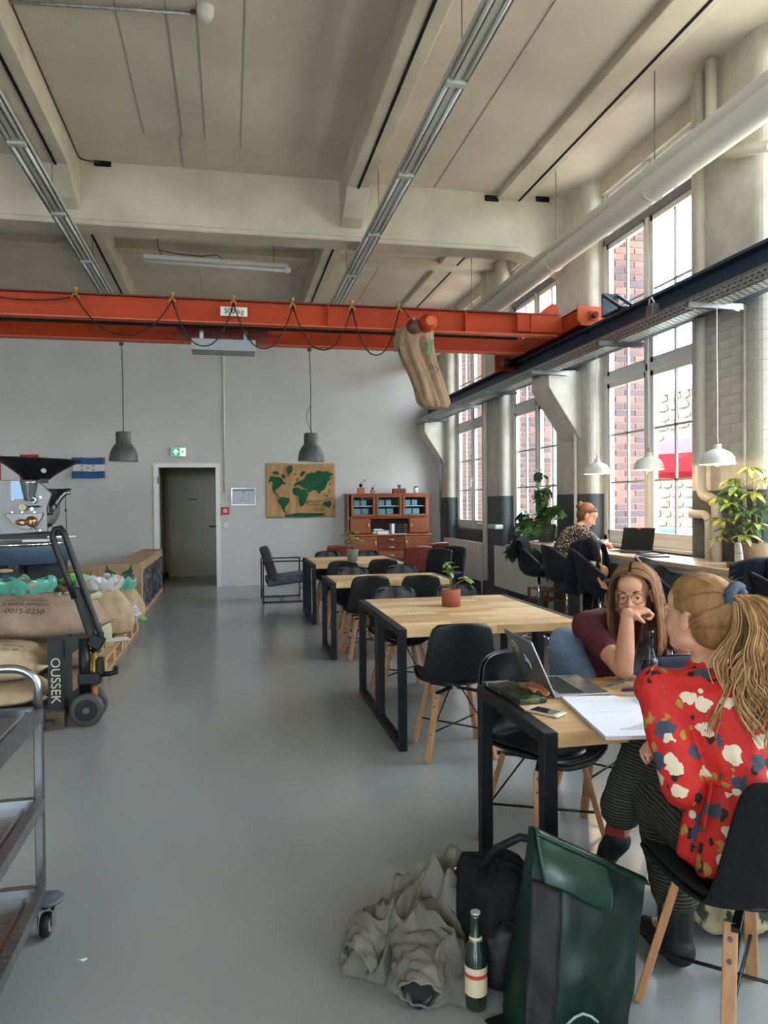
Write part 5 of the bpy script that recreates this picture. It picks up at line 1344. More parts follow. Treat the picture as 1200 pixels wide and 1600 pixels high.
def skin_mat(name, c, c2):
    m = M(name, c, .5, col2=c2, scale=9, bump=.06, bscale=180)
    b = m.node_tree.nodes['Principled BSDF']
    b.inputs['Subsurface Weight'].default_value = .12; b.inputs['Subsurface Radius'].default_value = (.02,.008,.004)
    return m
skin = skin_mat('skin_fair', (212,158,128), (200,142,114))
def hair_mat(name, c1, c2):
    return M(name, c1, .6, col2=c2, scale=26, stretch=(1,1,.25), lo=.3, hi=.7, spec=.35)
def strands(name, paths, mat, parent, r=.003, n=5):
    mb = MB()
    for P in paths:
        k = len(P); mb.tube(P, [r*(.55 if i == 0 else 1.0 if i < k-2 else .75 if i == k-2 else .25) for i in range(k)], n, cap=False)
    return mb.build(name, mat, parent)

# ---------- woven and printed cloths
def floral():
    m = bpy.data.materials.new('red_floral_print'); m.use_nodes = True; n = m.node_tree.nodes; l = m.node_tree.links; b = n['Principled BSDF']
    b.inputs['Roughness'].default_value = .75
    tc = n.new('ShaderNodeTexCoord'); ns = n.new('ShaderNodeTexNoise'); ns.inputs['Scale'].default_value = 34; l.new(tc.outputs['Object'], ns.inputs[0])
    add = n.new('ShaderNodeVectorMath'); add.operation = 'MULTIPLY_ADD'; add.inputs[1].default_value = (.036,.036,.036)
    l.new(ns.outputs['Color'], add.inputs[0]); l.new(tc.outputs['Object'], add.inputs[2])
    def vor(scale, off=(0,0,0), st=(1,1,1)):
        mp = n.new('ShaderNodeMapping'); mp.inputs['Location'].default_value = off; mp.inputs['Scale'].default_value = st; l.new(add.outputs[0], mp.inputs[0])
        v = n.new('ShaderNodeTexVoronoi'); v.inputs['Scale'].default_value = scale; v.inputs['Randomness'].default_value = .85; l.new(mp.outputs[0], v.inputs['Vector'])
        return v
    def less(sock, t):
        q = n.new('ShaderNodeMath'); q.operation = 'LESS_THAN'; q.inputs[1].default_value = t; l.new(sock, q.inputs[0]); return q.outputs[0]
    def mul(a_, b_):
        q = n.new('ShaderNodeMath'); q.operation = 'MULTIPLY'; l.new(a_, q.inputs[0]); l.new(b_, q.inputs[1]); return q.outputs[0]
    cur = None
    def layer(base, fac, col):
        q = n.new('ShaderNodeMix'); q.data_type = 'RGBA'; l.new(fac, q.inputs['Factor'])
        if base is None: q.inputs['A'].default_value = srgb(198,36,30)
        else: l.new(base, q.inputs['A'])
        q.inputs['B'].default_value = srgb(*col); return q.outputs['Result']
    v3 = vor(21, (3,1,2), (1,1.6,.75)); sep3 = n.new('ShaderNodeSeparateColor'); l.new(v3.outputs['Color'], sep3.inputs[0])
    cur = layer(cur, mul(less(v3.outputs['Distance'], .30), less(sep3.outputs[0], .5)), (40,22,26))
    v4 = vor(19, (7,5,1), (1.6,1,.8)); sep4 = n.new('ShaderNodeSeparateColor'); l.new(v4.outputs['Color'], sep4.inputs[0])
    cur = layer(cur, mul(less(v4.outputs['Distance'], .30), less(sep4.outputs[0], .36)), (176,128,56))
    v2 = vor(13.5, (11,2,9)); sep2 = n.new('ShaderNodeSeparateColor'); l.new(v2.outputs['Color'], sep2.inputs[0])
    cur = layer(cur, mul(less(v2.outputs['Distance'], .36), less(sep2.outputs[0], .52)), (62,72,88))
    v1 = vor(13, (0,0,0), (1,1,1.25)); sep = n.new('ShaderNodeSeparateColor'); l.new(v1.outputs['Color'], sep.inputs[0])
    m1 = less(sep.outputs[0], .60)
    cur = layer(cur, mul(less(v1.outputs['Distance'], .34), m1), (226,208,178))
    cur = layer(cur, mul(less(v1.outputs['Distance'], .055), m1), (84,82,50))
    l.new(cur, b.inputs['Base Color']); return m
floral_m = floral()
def ribbed(name, c1, c2, scale, axis='Z'):
    m = bpy.data.materials.new(name); m.use_nodes = True; n = m.node_tree.nodes; l = m.node_tree.links; b = n['Principled BSDF']; b.inputs['Roughness'].default_value = .9
    tc = n.new('ShaderNodeTexCoord'); w_ = n.new('ShaderNodeTexWave'); w_.bands_direction = axis; w_.inputs['Scale'].default_value = scale; w_.inputs['Distortion'].default_value = 1.2; w_.inputs['Detail'].default_value = 1
    l.new(tc.outputs['Object'], w_.inputs[0]); r = n.new('ShaderNodeValToRGB'); r.color_ramp.elements[0].color = srgb(*c1); r.color_ramp.elements[1].color = srgb(*c2)
    r.color_ramp.elements[0].position = .45; r.color_ramp.elements[1].position = .75
    l.new(w_.outputs['Fac'], r.inputs[0]); l.new(r.outputs[0], b.inputs['Base Color'])
    bp = n.new('ShaderNodeBump'); bp.inputs['Strength'].default_value = .6; bp.inputs['Distance'].default_value = .004; l.new(w_.outputs['Fac'], bp.inputs['Height']); l.new(bp.outputs[0], b.inputs['Normal'])
    return m
rib_m = ribbed('ribbed_trousers', (20,20,18), (70,68,52), 26)
maroon = M('maroon_cotton', (88,24,36), .85, col2=(76,20,30), scale=8, bump=.2, bscale=60)
denim = M('washed_denim', (122,140,158), .85, col2=(92,112,134), scale=7, bump=.4, bscale=300)
speck = M('speckled_blouse', (36,32,32), .7, col2=(196,184,168), scale=75, lo=.55, hi=.60, detail=2)

# =================== woman in the red floral blouse (seen from behind)
wb = thing('person', 'woman in a red floral blouse with a long blonde ponytail, seated in front', 'person', (0,0,0), 0, 'people at the tables')
hc = V(1.425,2.055,1.165)
Mb = head_mat(hc, (-.33,.94,0), R(-2), 0, 1.05)
hcaps, hells = head_parts(Mb)
pel = V(1.46,1.86,.54); bel = V(1.45,1.87,.66); wai = V(1.44,1.90,.74); che = V(1.43,1.955,.90); nk = V(1.43,2.00,1.02)
shL = V(1.265,2.015,.955); shR = V(1.60,1.945,.955)
elL = V(1.275,1.90,.70); wrL = V(1.42,2.10,.72)
elR = V(1.66,2.10,.74); wrR = V(1.36,2.12,.765)
hipL = V(1.375,1.90,.53); hipR = V(1.545,1.88,.54)
knS = V(1.40,2.235,.52); anS = V(1.425,2.175,.10)     # leg standing on the floor
knC = V(1.395,2.30,.655); anC = V(1.36,2.42,.33)      # leg crossed over it
torsoB = [(pel,.125,bel,.115),(bel,.115,wai,.105),(wai,.105,che,.12),(che,.12,nk,.06),(che+V(-.06,.01,.02),.095,shL,.058),(che+V(.06,-.01,.02),.095,shR,.058),(pel+V(-.06,.02,0),.10,bel+V(-.03,0,0),.10),(pel+V(.06,-.02,0),.10,bel+V(.03,0,0),.10)]
armsB = [(shL,.05,elL,.041),(elL,.04,wrL,.025),(shR,.05,elR,.041),(elR,.04,wrR,.025)]
legsB = [(hipL,.085,knS,.058),(knS,.056,anS,.036),(hipR,.088,knC,.060),(knC,.056,anC,.036),(anS,.036,anS+V(-.01,.13,-.05),.028),(anC,.036,anC+V(-.01,.05,-.08),.028)]
neckB = [(nk,.05,hc+V(.015,-.02,-.09),.047)]
handR = hand(wrR, V(-.9,-.35,.05), V(-.15,-.6,-.5), (.35,.7,.5), .02, -1, .95)
handL = hand(wrL, V(.7,.6,.1), V(0,.1,-1), (.3,.4,.3), .02, 1, .95)
fuse('body', torsoB+armsB+legsB+neckB+hcaps+handR+handL, hells, .0042, skin, wb, 7)
face_details(Mb, wb, M('brow_blonde', (132,96,62), .8), skin, True, .009)
slv = [(shL,.066,shL.lerp(elL,.5),.068),(shL.lerp(elL,.5),.068,elL,.062),(elL,.064,elL.lerp(wrL,.5),.055),(elL.lerp(wrL,.5),.055,wrL.lerp(elL,.12),.046),
       (shR,.066,elR,.062),(elR,.062,wrR.lerp(elR,.22),.048)]
blouse = [(bel,.128,wai,.112),(wai,.112,che,.134),(che,.134,nk-V(0,0,.035),.075),(che+V(-.06,.01,.02),.108,shL,.07),(che+V(.06,-.01,.02),.108,shR,.07)] + slv
fuse('blouse', blouse, [], .0055, floral_m, wb, 5, .006, 16, cut_planes([(bel+V(0,0,-.02), V(0,0,1)), (nk+V(0,0,.03), V(0,0,-1))]))
# flared peplum below the tied waist
def pep(u, v):
    a = 2*PI*u; c = wai.lerp(pel+V(-.015,.0,.015), v)
    rx = .122+.065*v+.012*math.sin(9*a+1)*v; ry = .108+.055*v+.012*math.sin(7*a)*v
    return (c.x+rx*math.cos(a), c.y+ry*math.sin(a), c.z-.03*v+.01*math.sin(5*a)*v-.03*v*max(0,-math.cos(a)))
MB().grid(pep, 60, 12).build('peplum', floral_m, wb, solid=.003)
MB().tube([(wai.x+.128*math.cos(a*PI/16), wai.y+.113*math.sin(a*PI/16), wai.z-.012) for a in range(32)], .009, 8, closed=True).build('waist_tie', floral_m, wb)
MB().grid(lambda u, v: (wai.x-.118-.05*v+.02*(u-.5), wai.y-.05-.035*v+.05*(u-.5), wai.z-.01-.11*v+.01*math.sin(u*6)), 6, 8).build('tie_end', floral_m, wb, solid=.003)
fuse('trousers', [(hipL,.105,knS,.082),(knS,.08,anS+V(0,0,.13),.075),(hipR,.108,knC,.080),(knC,.080,anC+V(0,-.02,.10),.078),(pel+V(-.07,.02,-.01),.115,pel+V(.07,-.02,-.01),.115)], [], .006, rib_m, wb, 4, .005, 18)
fuse('sock', [(anC+V(0,-.02,.07),.043,anC+V(-.005,.01,-.01),.042)], [], .005, M('red_sock', (150,50,46), .9), wb, 2)
shoe_m = M('dark_shoe', (26,26,26), .6, bump=.2, bscale=90)
fuse('shoe', [(anC+V(-.005,.0,-.025),.047,anC+V(-.01,.05,-.085),.042),(anC+V(-.01,.05,-.085),.042,anC+V(-.01,.10,-.165),.032)], [], .005, shoe_m, wb, 3)
fuse('boot', [(anS+V(0,0,.14),.060,anS+V(0,0,-.02),.055),(anS+V(0,-.02,-.045),.052,anS+V(-.01,.10,-.055),.045),(anS+V(-.01,.10,-.055),.045,anS+V(-.015,.15,-.062),.036)], [], .005, shoe_m, wb, 3, 0, 12, cut_planes([(V(0,0,.002), V(0,0,1))]))
# hair drawn back to a ponytail
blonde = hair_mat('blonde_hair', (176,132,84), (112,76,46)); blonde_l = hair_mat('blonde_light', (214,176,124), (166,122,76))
rot = Mb.to_3x3(); PB = lambda *a: Mb @ Vector(a)
knot = V(0,.118,.075)
def on_head(th, ph, k=1.0):      # th: 0 front .. PI back (round the side), ph elevation
    return V(math.sin(th)*math.cos(ph)*.080*k, .022-math.cos(th)*math.cos(ph)*.100*k, .035+math.sin(ph)*.090*k)
fuse('hair_cap', [], [(PB(0,.026,.046),(.083,.103,.089),rot.normalized()),(PB(0,.055,-.02),(.070,.066,.075),rot.normalized())], .005, blonde, wb, 2)
pth = []; rnd = random.Random(4)
for sx in (-1, 1):
    for i in range(330):
        t = rnd.random()
        if t < .5: th0, ph0 = rnd.uniform(.15,1.35), .55 - rnd.uniform(0,1)*.42     # front hairline
        else: th0, ph0 = rnd.uniform(1.6,3.0), rnd.uniform(-.75,-.25)                # nape
        if t < .5: ph0 = .75-.45*th0+rnd.uniform(0,.5)
        P = []
        end_th, end_ph = PI*.97, .42
        for j in range(9):
            q = j/8; th = th0+(end_th-th0)*q; ph = ph0+(end_ph-ph0)*q + .25*math.sin(PI*q)*(1 if t < .5 else -.1)
            p = on_head(th, ph, 1.085+.06*math.sin(PI*q)+rnd.uniform(-.012,.025)); p.x *= sx
            if q > .75: p = p.lerp(knot, (q-.75)*4)
            P.append(tuple(Mb @ p))
        pth.append(P)
strands('pulled_hair', pth, blonde, wb, .0022)['kind'] = 'stuff'
tail = []
kb = Mb @ knot
rt = Mb.to_3x3()
for c_ in range(44):           # locks, each a bundle of fine strands
    r0 = rnd.uniform(.05,1)**.6; a0 = rnd.uniform(0, 2*PI); ph = rnd.uniform(0,6); ph2 = rnd.uniform(0,6); L = rnd.uniform(.25,.44); amp = rnd.uniform(.010,.028); fq = rnd.uniform(8,13)
    for i in range(15):
        P = []; o1 = rnd.gauss(0,.0045); o2 = rnd.gauss(0,.0045); dl = rnd.uniform(.85,1.05)
        for j in range(15):
            q = j/14; sp = (.020 + .075*min(1, q*1.8) + .035*q)
            out = V(.045*math.sin(min(1,q*3)*PI/2)-.02*q, -.075*math.sin(min(1, q*2.5)*PI/2)-.03*q, .03*math.sin(min(1,q*4)*PI) - L*dl*q)
            p = kb + out + V(math.cos(a0)*sp*r0*1.1+o1*(1+1.5*q), math.sin(a0)*sp*r0*.75+o2*(1+1.5*q), 0) + V(math.sin(q*fq+ph)*amp*q*1.5, math.cos(q*fq*.8+ph2)*amp*q, 0)
            P.append(tuple(p))
        tail.append(P)
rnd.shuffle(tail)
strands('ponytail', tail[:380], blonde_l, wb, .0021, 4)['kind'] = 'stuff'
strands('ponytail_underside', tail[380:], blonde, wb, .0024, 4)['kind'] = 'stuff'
loose = []
for i in range(46):
    a0 = rnd.uniform(-1,1); st_ = on_head(rnd.uniform(.5,2.9), rnd.uniform(.2,1.2), 1.06); st_.x *= rnd.choice((-1,1))
    P = [tuple(Mb @ (st_*(1+.05*j) + V(rnd.uniform(-.006,.006)*j, rnd.uniform(0,.012)*j, .006*j*rnd.uniform(-.4,1)))) for j in range(4)]
    loose.append(P)
strands('flyaway_hair', loose, blonde_l, wb, .0005, 3)['kind'] = 'stuff'
MB().tube([tuple(kb + rt @ V(.026*math.cos(a*PI/10), .004+.004*math.sin(3*a), .030*math.sin(a*PI/10))) for a in range(20)], .016, 10, closed=True).build('scrunchie', M('grey_blue_velvet', (74,82,98), .9, bump=.5, bscale=80), wb)
MB().sphere(tuple(PB(-.080,.004,-.048)), .004, 8).build('earring', M('gold', (200,160,90), .2, 1), wb)

# =================== woman with glasses behind the table
wa = thing('person', 'woman with glasses and long brown hair resting her chin on her hand', 'person', (0,0,0), 0, 'people at the tables')
ha = V(1.78,3.03,1.105)
Ma = head_mat(ha, (-.66,-.75,0), R(4), R(-3), 1.0)
hcaps, hells = head_parts(Ma)
pel = V(1.86,3.44,.56); wai = V(1.84,3.38,.74); che = V(1.80,3.24,.90); nk = V(1.80,3.13,1.00)
shR = V(1.615,3.16,.945); shL = V(1.99,3.20,.955)
elR = V(1.655,2.90,.795); wrR = V(1.672,2.895,1.038)
elL = V(2.08,3.02,.80); wrL = V(1.90,2.86,.79)
hipR = V(1.76,3.42,.55); hipL = V(1.94,3.40,.55); knR = V(1.60,3.36,.83); anR = V(1.66,3.52,.50); knL = V(1.96,3.02,.56); anL = V(1.96,3.10,.12)
torso = [(pel,.125,wai,.105),(wai,.105,che,.115),(che,.115,nk,.055),(che+V(-.05,0,.02),.085,shR,.055),(che+V(.05,0,.02),.085,shL,.055)]
arms = [(shR,.048,elR,.042),(elR,.040,elR.lerp(wrR,.3),.041),(elR.lerp(wrR,.3),.041,wrR,.027),(shL,.048,elL,.040),(elL,.038,wrL,.026)]
legs = [(hipR,.08,knR,.06),(knR,.058,anR,.04),(hipL,.08,knL,.06),(knL,.055,anL,.036),(anL,.036,anL+V(0,-.13,-.06),.028),(anR,.036,anR+V(-.03,-.10,-.02),.028)]
hA = hand(wrR+V(0,0,.005), V(.90,.10,.12), V(.1,.15,-1), (.75,1.6,1.2), .0, -1, 1.0, (1.3,.9), .62)
hAL = hand(wrL, V(-.7,-.5,-.05), V(0,0,-1), (.2,.25,.2), .02, 1, .95)
fuse('body', torso+arms+legs+[(nk,.046,ha+V(.0,.03,-.09),.045)]+hcaps+hA+hAL, hells, .0040, skin, wa, 4)
face_details(Ma, wa, M('brow_brown', (62,42,32), .8), skin)
fuse('t_shirt', [(pel+V(0,0,.04),.135,wai,.118),(wai,.118,che,.128),(che,.128,nk-V(0,0,.02),.075),(che+V(-.05,0,.02),.098,shR,.070),(che+V(.05,0,.02),.098,shL,.070),(shR,.064,shR.lerp(elR,.50),.058),(shL,.064,shL.lerp(elL,.5),.058)], [], .005, maroon, wa, 4, .004, 18, cut_planes([(nk+V(0,0,.015), V(0,0,-1))]))
fuse('jeans', [(hipR,.098,knR,.078),(knR,.076,anR,.058),(hipL,.098,knL,.075),(knL,.072,anL+V(0,0,.06),.058),(pel+V(-.06,0,-.01),.115,pel+V(.06,0,-.01),.115)], [], .006, denim, wa, 4, .004, 22)
sneak = M('pale_sneaker', (200,196,186), .7)
for an in (anL, anR): fuse('shoe', [(an+V(0,.02,-.05),.044,an+V(-.005,-.12,-.068),.036)], [], .005, sneak, wa, 2)
brown = hair_mat('brown_hair', (110,76,50), (74,50,36)); brown_l = hair_mat('brown_hair_sunlit', (166,124,82), (120,84,54))
PA = lambda *a: Ma @ Vector(a); rnd = random.Random(9)
ra = Ma.to_3x3().normalized()
fuse('hair_cap', [], [(PA(0,.036,.044),(.081,.094,.086),ra),(PA(0,.06,-.04),(.075,.062,.10),ra)], .005, brown, wa, 2)
pa_ = []; pl_ = []
for sx in (-1, 1):
    for i in range(330):
        y0 = rnd.uniform(-.062,.10); lay = rnd.uniform(1.0,1.10); L = rnd.uniform(.22,.34)
        P = []
        yy = y0
        for j in range(6):      # from the parting over the skull down to the temple
            q = j/5; a = q*1.35
            top = math.sqrt(max(.05, 1-((y0-.022)/.105)**2))
            P.append(V(sx*(.006+.083*math.sin(a)*lay), y0*(1+.05*q)+.012*q, .035+.094*top*math.cos(a)*lay+.004))
        base = P[-1]; fwd = max(0, -y0)/.062
        for j in range(1, 9):
            q = j/8
            P.append(V(sx*(.084*lay + .022*math.sin(q*PI*.8)+.004*math.sin(q*9+i)), base.y+.012*q+.004*math.sin(q*7+i*2)-.02*q*fwd*0, base.z-L*q))
        (pl_ if (sx > 0 and rnd.random() < .7) or rnd.random() < .2 else pa_).append([tuple(Ma @ p) for p in P])  # lighter strands mostly on one side: sunlight put into the hair colour
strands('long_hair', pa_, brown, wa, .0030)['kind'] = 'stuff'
strands('sunlit_tone_hair', pl_, brown_l, wa, .0028)['kind'] = 'stuff'
bkh = []
for i in range(90):
    a = rnd.uniform(-1.2,1.2); L = rnd.uniform(.22,.32); P = []
    for j in range(9):
        q = j/8; el = 1.3-min(1, q*2.2)*1.5
        r_ = .094 if q < .5 else .092
        P.append(tuple(Ma @ V(math.sin(a)*.084*math.cos(max(el,-.2)), .022+math.cos(a)*.102*math.cos(max(el,-.2)), .035+.092*math.sin(max(el,-.2)) - max(0,q-.45)*L*1.8)))
    bkh.append(P)
strands('back_hair', bkh, brown, wa, .005)['kind'] = 'stuff'
gl = MB()
fr_m = M('tortoise_frame', (96,52,44), .3)
for sx in (-1, 1):
    gl.tube([tuple(PA(sx*.034+.0265*math.cos(a*PI/12), -.097-.002*math.cos(a*PI/12), -.004+.0245*math.sin(a*PI/12))) for a in range(24)], .0017, 6, closed=True)
    gl.tube([tuple(PA(sx*.0605,-.095,.006)), tuple(PA(sx*.074,-.06,.006)), tuple(PA(sx*.080,.01,.002))], .0011, 6)
gl.tube([tuple(PA(-.009,-.099,.004)), tuple(PA(0,-.101,.008)), tuple(PA(.009,-.099,.004))], .0013, 6)
gl.build('glasses', fr_m, wa)

# =================== woman writing at the window desk
wc = thing('person', 'woman in a speckled blouse with a hair bun writing at the window desk', 'person', (0,0,0), 0, 'people at the tables')
hcc = V(3.60,7.01,1.365)
Mc = head_mat(hcc, (.93,-.36,0), R(34), 0, .98)
hcaps, hells = head_parts(Mc)
pel = V(3.38,7.06,.90); wai = V(3.37,7.06,1.02); che = V(3.45,7.04,1.14); nk = V(3.52,7.02,1.25)
shL = V(3.50,7.19,1.185); shR = V(3.50,6.86,1.185); elR = V(3.58,6.76,1.07); wrR = V(3.72,6.88,1.09); elL = V(3.62,7.22,1.07); wrL = V(3.74,7.06,1.09)
hipR = V(3.40,6.98,.90); hipL = V(3.40,7.14,.90); knR = V(3.70,6.90,.80); anR = V(3.66,6.92,.42); knL = V(3.70,7.16,.80); anL = V(3.66,7.14,.42)
torso = [(pel,.12,wai,.105),(wai,.105,che,.11),(che,.11,nk,.055),(che,.085,shL,.052),(che,.085,shR,.052)]
fuse('body', torso+[(shR,.045,elR,.036),(elR,.036,wrR,.024),(shL,.045,elL,.036),(elL,.036,wrL,.024),(hipR,.078,knR,.056),(knR,.052,anR,.034),(hipL,.078,knL,.056),(knL,.052,anL,.034),(anR,.034,anR+V(.12,0,-.05),.027),(anL,.034,anL+V(.12,0,-.05),.027),(nk,.044,hcc+V(-.03,.01,-.075),.044)]+hcaps+hand(wrR,V(.8,.5,-.1),V(0,0,-1),(.8,.8,.4),.0,-1,.95)+hand(wrL,V(.8,-.5,-.1),V(0,0,-1),(.4,.5,.3),.0,1,.95), hells, .005, skin, wc, 3)
face_details(Mc, wc, MATS['brow_brown'], skin)
fuse('blouse', [(pel+V(0,0,.0),.135,wai,.120),(wai,.120,che,.126),(che,.126,nk-V(0,0,.02),.07),(che,.10,shL,.072),(che,.10,shR,.072),(shR,.070,elR,.064),(elR,.062,elR.lerp(wrR,.35),.055),(shL,.070,elL,.064),(elL,.062,elL.lerp(wrL,.35),.055)], [], .006, speck, wc, 4, .006, 18)
fuse('trousers', [(hipR,.092,knR,.07),(knR,.066,anR,.05),(hipL,.092,knL,.07),(knL,.066,anL,.05),(pel+V(0,.06,-.02),.105,pel+V(0,-.06,-.02),.105)], [], .008, M('black_trousers', (30,30,34), .9), wc, 3)
for an in (anL, anR): fuse('shoe', [(an+V(-.01,0,-.04),.04,an+V(.12,0,-.06),.034)], [], .006, shoe_m, wc, 2)
auburn = hair_mat('auburn_hair', (122,84,58), (88,58,40)); rc_ = Mc.to_3x3().normalized(); PC = lambda *a: Mc @ Vector(a)
fuse('hair_cap', [], [(PC(0,.038,.044),(.081,.090,.085),rc_),(PC(0,.05,-.01),(.070,.062,.07),rc_)], .005, auburn, wc, 2)
mb = MB(); rnd = random.Random(2)
for i in range(26):
    a = rnd.uniform(0,6.28); t_ = rnd.uniform(-.6,.6)
    mb.tube([tuple(PC(.034*math.cos(a+k_*.7)*math.cos(t_), .126+.020*math.sin(t_*3+k_*.5), .052+.034*math.sin(a+k_*.7)*math.cos(t_))) for k_ in range(8)], .008, 6)
mb.sphere(tuple(PC(0,.126,.052)), .032, 10)
mb.build('hair_bun', auburn, wc)['kind'] = 'stuff'
pp = []
for sx in (-1,1):
    for i in range(60):
        th0 = rnd.uniform(.2,1.4); ph0 = .75-.45*th0+rnd.uniform(0,.4); P = []
        for j in range(7):
            q = j/6; th = th0+(PI*.95-th0)*q; ph = ph0+(.15-ph0)*q+.2*math.sin(PI*q); p = on_head(th, ph, 1.04); p.x *= sx; P.append(tuple(Mc @ p))
        pp.append(P)
strands('pulled_hair', pp, auburn, wc, .0035)['kind'] = 'stuff'
one(MB().cyl((0,0,0),(-.02,-.03,.14),.004,n=8), 'pen', M('pen_blue_black', (34,40,60), .4), 'dark pen held by the woman writing at the window desk', 'pen', loc=(3.80,6.93,1.085))
# ================================================================== SMALL THINGS
ZT1 = .7505
silver = M('laptop_silver', (170,172,170), .32, .85); keyb = M('laptop_keys', (40,42,46), .5); scr = M('screen_dark', (14,16,22), .15)
lp = thing('laptop', 'silver laptop with stickers open on the nearest table', 'laptop', (1.245, 2.85, ZT1), R(-2))
MB().box(0,.235,-.16,.16,.0,.014).build('base', silver, lp, bevel=.004)
for r_ in range(5):
    for c_ in range(12): pass
kb_ = MB()
for r_ in range(6):
    for c_ in range(13): kb_.box(.030+r_*.0175,.045+r_*.0175,-.135+c_*.0208,-.1175+c_*.0208,.014,.0155)
kb_.build('keys', keyb, lp)['kind'] = 'stuff'
MB().box(.15,.22,-.05,.05,.014,.0146).build('trackpad', M('trackpad_grey', (150,152,152), .3, .6), lp)
lid = MB().box(-.003,.004,-.16,.16,0,.235).build('lid', silver, lp, bevel=.003, loc=(.0,0,.012), rot=(0,R(-24),0))
MB().box(.004,.0046,-.15,.15,.012,.215).build('screen', scr, lid)
def onlid(mb, nm, mt): return mb.build(nm, mt, lid)
MXl = Matrix(((0,0,-1,-.003),(1,0,0,0),(0,1,0,0),(0,0,0,1)))
lg_ = [( .024*math.sin(t)*(1-.12*math.cos(t*2)), .028*math.cos(t)) for t in [i*2*PI/20 for i in range(20)]]
onlid(MB().prism([(-x+.0, z+.11) for x, z in lg_], .001, MXl), 'lid_emblem', M('emblem_white', (226,228,228), .4))
onlid(MB().prism([(-.004,.135),(.006,.150),(.010,.140)], .001, MXl), 'emblem_leaf', MATS['emblem_white'])
onlid(MB().prism([(-.002,.080),(.030,.083),(.028,.112),(-.006,.108)], .0014, MXl), 'square_sticker', M('sticker_slate', (60,58,66), .5))
onlid(MB().prism([(.095+.032*math.cos(i*PI/10), .165+.030*math.sin(i*PI/10)) for i in range(20)], .001, MXl), 'round_sticker', M('sticker_tan', (178,160,128), .6))
for (x, z) in ((.105,.178),(.088,.168),(.104,.155),(.086,.15)):
    onlid(MB().prism([(x+.006*math.cos(i*PI/5), z+.007*math.sin(i*PI/5)) for i in range(10)], .0016, MXl), 'sticker_dot', M('sticker_black', (30,28,28), .6))
ph = thing('phone', 'white and gold phone lying at the near corner of the table', 'phone', (1.125, 2.525, ZT1), R(-56))
MB().box(-.07,.07,-.035,.035,0,.0075).build('phone_body', M('phone_gold', (214,190,160), .3, .5), ph, bevel=.003)
MB().box(-.066,.066,-.032,.032,.0075,.0082).build('front_glass', M('phone_white', (216,206,196), .25), ph)
MB().box(-.050,.050,-.029,.029,.0082,.0086).build('screen', scr, ph); MB().cyl((.058,0,.0082),(.058,0,.0088),.005,n=14).build('home_button', M('phone_gold', (214,190,160)), ph)
bxk = thing('patterned_pouch', 'dark green patterned pouch under clear plastic beside the laptop', 'pouch', (1.115, 2.78, ZT1), R(6))
MB().box(-.06,.06,-.14,.14,0,.022).build('pouch_body', M('pouch_green', (30,40,34), .5, col2=(84,96,60), scale=26, lo=.5, hi=.62), bxk, bevel=.006)
MB().grid(lambda u, v: (-.07+.15*u, -.08+.24*v, .026+.014*math.sin(u*7+v*5)+.012*math.sin(v*13)+.01*u), 14, 16).build('plastic_film', glass_mat('film', (.9,.9,.92,1)), bxk)
MB().grid(lambda u, v: (.02+.07*u, -.11+.13*v, .032+.014*math.sin(u*6+v*3)), 8, 10).build('orange_print', M('orange_print', (176,110,86), .4), bxk, solid=.001)
ks = thing('cable_bundle', 'crumpled silver wrapper at the far left table corner', 'wrapper', (1.09, 2.955, ZT1+.002))
MB().grid(lambda u, v: (-.05+.11*u, -.045+.07*v, .006+.012*abs(math.sin(u*9+v*4))*math.sin(PI*v)), 14, 8, smooth=False).build('foil', M('foil', (176,186,190), .25, .8), ks, solid=.001)
def paper_stack(name, label, pts, h, z0, mt, n=1):
    t = thing(name, label, 'papers', (pts[0][0], pts[0][1], z0))
    q = [(x-pts[0][0], y-pts[0][1]) for x, y in pts]
    MB().prism(q, h).build('sheets', mt, t)
    return t, q
sheetm = M('sheet_white', (222,224,232), .7)
pst, q = paper_stack('paper_stack', 'thick stack of printed papers overhanging the table front edge', [(1.262,2.675),(1.185,2.19),(1.395,2.155),(1.475,2.64)], .012, ZT1, M('sheet_edge', (196,186,180), .8))
MB().prism([(x*.998, y) for x, y in q], .0006, Matrix.Translation((0,0,.012))).build('top_sheet', sheetm, pst)
ink = M('chart_ink', (80,80,92), .8)
def on_sheet(u, v):   # u along width, v from far to near
    a = Vector(q[0]).lerp(Vector(q[3]), u); b = Vector(q[1]).lerp(Vector(q[2]), u); return a.lerp(b, v)
for i in range(11):
    h_ = .02 + .075*(i/10)**1.5; c0 = on_sheet(.36+.045*i, .88); c1 = on_sheet(.36+.045*i, .88-h_*1.6)
    d = (c1-c0); s_ = Vector((-d.y, d.x)).normalized()*.0011
    MB().prism([tuple(c0-s_), tuple(c0+s_), tuple(c1+s_), tuple(c1-s_)], .0004, Matrix.Translation((0,0,.0128))).build('chart_bar', ink, pst)
tl_ = MB()
for i, (v, u0, u1) in enumerate(((.05,.1,.22),(.05,.30,.42),(.05,.5,.62),(.05,.7,.8),(.45,.08,.9),(.12,.08,.5),(.18,.08,.6))):
    a = on_sheet(u0, v); b = on_sheet(u1, v); tl_.prism([tuple(a), tuple(b), (b.x, b.y-.0012), (a.x, a.y-.0012)], .0003, Matrix.Translation((0,0,.0128)))
tl_.build('printed_lines', M('pale_ink', (176,178,190), .8), pst)['kind'] = 'stuff'
ps2, _ = paper_stack('loose_sheet', 'loose sheet with a pale blue diagram right of the paper stack', [(1.49,2.66),(1.44,2.36),(1.64,2.33),(1.69,2.63)], .002, ZT1, sheetm)
MB().prism([(.03,-.05),(.02,-.12),(.12,-.13),(.13,-.06)], .0004, Matrix.Translation((0,0,.002))).build('blue_diagram', M('diagram_blue', (168,206,224), .8), ps2)
